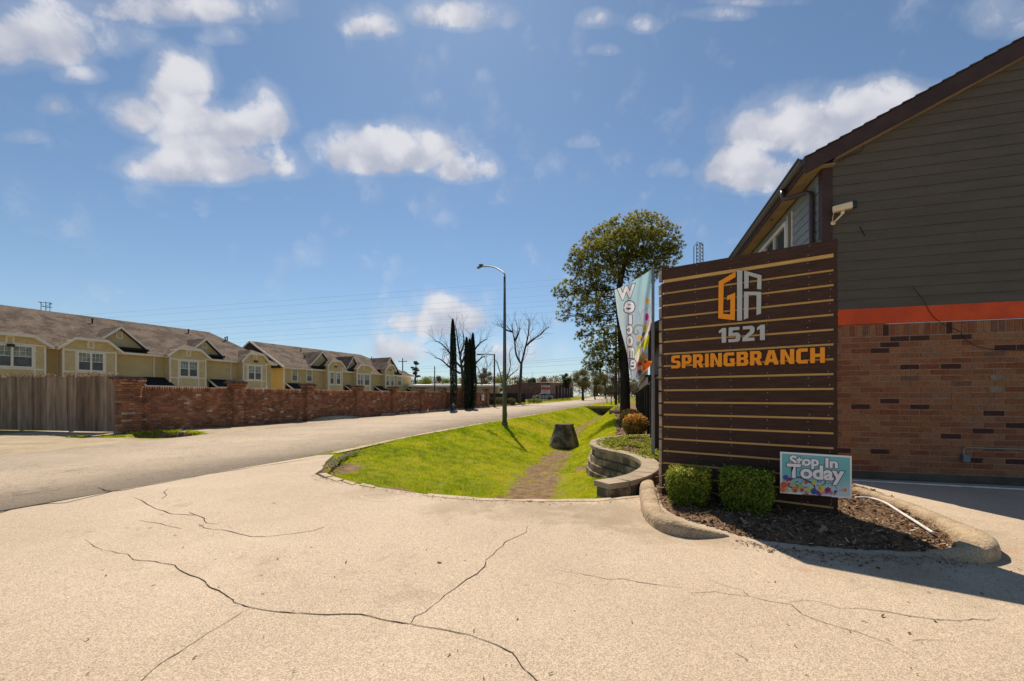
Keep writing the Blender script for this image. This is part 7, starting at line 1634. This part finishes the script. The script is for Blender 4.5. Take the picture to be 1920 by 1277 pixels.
for k in range(6):
    q = Vector((xr+.02, 6, 0))+D1*(.18+.13*k); q2 = q+D1*.07; n_ = Vector((D1.y, -D1.x, 0)).normalized()*.06
    MB().add([q+n_+Vector((0, 0, .2)), q2+n_+Vector((0, 0, .2)), q2+n_+Vector((0, 0, 3.6)), q+n_+Vector((0, 0, 3.6)), q+Vector((0, 0, .2)), q2+Vector((0, 0, .2)), q2+Vector((0, 0, 3.6)), q+Vector((0, 0, 3.4))], [(0, 1, 2, 3), (4, 0, 3, 7), (1, 5, 6, 2), (3, 2, 6, 7)]).build('loading_door', M_dark, bh_)
# red and white banner sign by the warehouse
Ys = 84; sbx = (1023-CX)/F*Ys; bs = empty('roadside_sign', (sbx, Ys, gslope(Ys)), 0, 'white and red notice sign on posts before the brown warehouse', 'sign'); z0_ = CH+(CY-738.5)/F*Ys-gslope(Ys); z1_ = CH+(CY-722.5)/F*Ys-gslope(Ys); hw = 8.2/F*Ys
m = MB(); m.box(-hw, hw, -.03, .03, z0_, z1_); m.build('board', M_white, bs); m = MB(); m.box(-hw+.02, hw-.02, -.036, -.0305, z0_+(z1_-z0_)*.48, z0_+(z1_-z0_)*.78); m.build('red_band', pmat('sign_red', (.45, .03, .03), .6), bs)
m = MB(); 
for k, (a, c) in enumerate(((.86, .94), (.60, .66), (.36, .42), (.22, .28), (.08, .14))): m.box(-hw*.8, hw*(.8-.12*(k % 2)), -.041, -.0365, z0_+(z1_-z0_)*a, z0_+(z1_-z0_)*c)
m.build('printed_lines', pmat('sign_grey_print', (.35, .10, .10), .6), bs); m = MB(); m.box(-hw*.9, -hw*.8, .031, .12, -.1, z1_); m.box(hw*.8, hw*.9, .031, .12, -.1, z1_); m.build('post', M_wood, bs)
# cars
def car(px, Y, rz, col, label, group=None, s=1.0):
    o = empty('parked_car', ((px-CX)/F*Y, Y, gslope(Y)+.03), rz, label, 'car', group); M_c = pmat('car_paint', col, .25, spec=.6); 
    sec = [(-2.2, .40, .62, .62, .78), (-2.1, .30, .85, .85, .86), (-1.5, .26, .95, .95, .90), (-1.15, .26, .98, 1.02, .90), (-.55, .26, .98, 1.42, .68), (.55, .26, .96, 1.46, .68), (1.35, .26, .94, 1.05, .86), (1.9, .26, .93, .95, .88), (2.15, .34, .75, .75, .80)]
    m = MB(); rings = []
    for (x, zb, zs, zt_, w) in sec:
        wb = .88; rings.append([Vector((x, -wb*.96, zb)), Vector((x, -wb, (zb+zs)/2)), Vector((x, -wb*.96, zs)), Vector((x, -w*.98, zt_-.03 if zt_ > zs+.05 else zs+.01)), Vector((x, -w*.8, zt_+.015)), Vector((x, w*.8, zt_+.015)), Vector((x, w*.98, zt_-.03 if zt_ > zs+.05 else zs+.01)), Vector((x, wb*.96, zs)), Vector((x, wb, (zb+zs)/2)), Vector((x, wb*.96, zb))])
    loft(m, rings); m.build('body', M_c, o, smooth=False)
    m = MB()
    for sy in (-1, 1): m.add([(-.98, sy*.905, 1.02), (1.2, sy*.905, 1.0), (.55, sy*.70, 1.40), (-.52, sy*.70, 1.38)], [(0, 1, 2, 3) if sy < 0 else (3, 2, 1, 0)])
    m.add([(-1.12, -.72, 1.06), (-.60, -.58, 1.43), (-.60, .58, 1.43), (-1.12, .72, 1.06)], [(0, 1, 2, 3)]); m.add([(1.30, -.72, 1.12), (.62, -.58, 1.49), (.62, .58, 1.49), (1.30, .72, 1.12)], [(3, 2, 1, 0)]); m.build('windows', M_glass, o)
    for sx in (-1.38, 1.32):
        for sy in (-1, 1):
            w_ = MB(); w_.tube([(sx, sy*.72, .33), (sx, sy*.92, .33)], .33, 18); wo = w_.build('wheel', M_blk, o); MB().tube([(sx, sy*.90, .33), (sx, sy*.935, .33)], .19, 12).build('rim', M_galv, wo)
    for sy in (-1, 1): MB().box(-2.215, -2.14, sy*.55-.15, sy*.55+.15, .62, .74).build('headlight', M_white, o)
    return o
car(1018, 92, .08, (.55, .55, .54), 'white car parked behind the fence under the roadside sign')
car(1127, 150, 1.35, (.60, .62, .64), 'silver car far away at the vanishing end of the road')
# dark picket fence before the warehouses
M_bfen = pmat('black_fence', (.018, .016, .015), .6); Yf_ = 62
mf = empty('iron_fence', ((918-CX)/F*Yf_, Yf_, gslope(Yf_)), 0, 'low black iron fence running before the warehouses', 'fence'); L_ = (1076-918)/F*Yf_; ht = CH+(CY-738.5)/F*Yf_-gslope(Yf_)
dirv = Vector((L_, 26, 0)); ln_ = dirv.length; mf.rotation_euler = (0, 0, math.atan2(26, L_+4)); 
bar = MB().box(-.012, .012, -.012, .012, 0, ht).mesh('bar', M_bfen); s = 0; nbar = 0
m = MB()
while s < ln_:
    if nbar < 200: link('bar', bar, mf, (s, 0, gslope(62+s*.85)-gslope(62))); nbar += 1
    s += .15
for s in np.arange(0, ln_, 2.5): MB().box(s-.035, s+.035, -.035, .035, -.1, ht+.25).build('post', M_bfen, mf)
m = MB(); m.box(0, ln_, -.02, .02, ht-.1, ht-.06); m.box(0, ln_, -.02, .02, .15, .19); m.build('rail', M_bfen, mf)
# privacy screen wall between brick wall and brown warehouse
m = MB(); Ysn = 66; xa_ = (918-CX)/F*Ysn; m.box(0, (985-918)/F*Ysn, 0, .1, -.2, CH+(CY-737.5)/F*Ysn-gslope(Ysn)); tag(m.build('screen_fence', pmat('dark_screen', (.03, .022, .02), .8), None, loc=(xa_, Ysn, gslope(Ysn))), 'solid dark brown screen fence behind the hedges', 'fence')
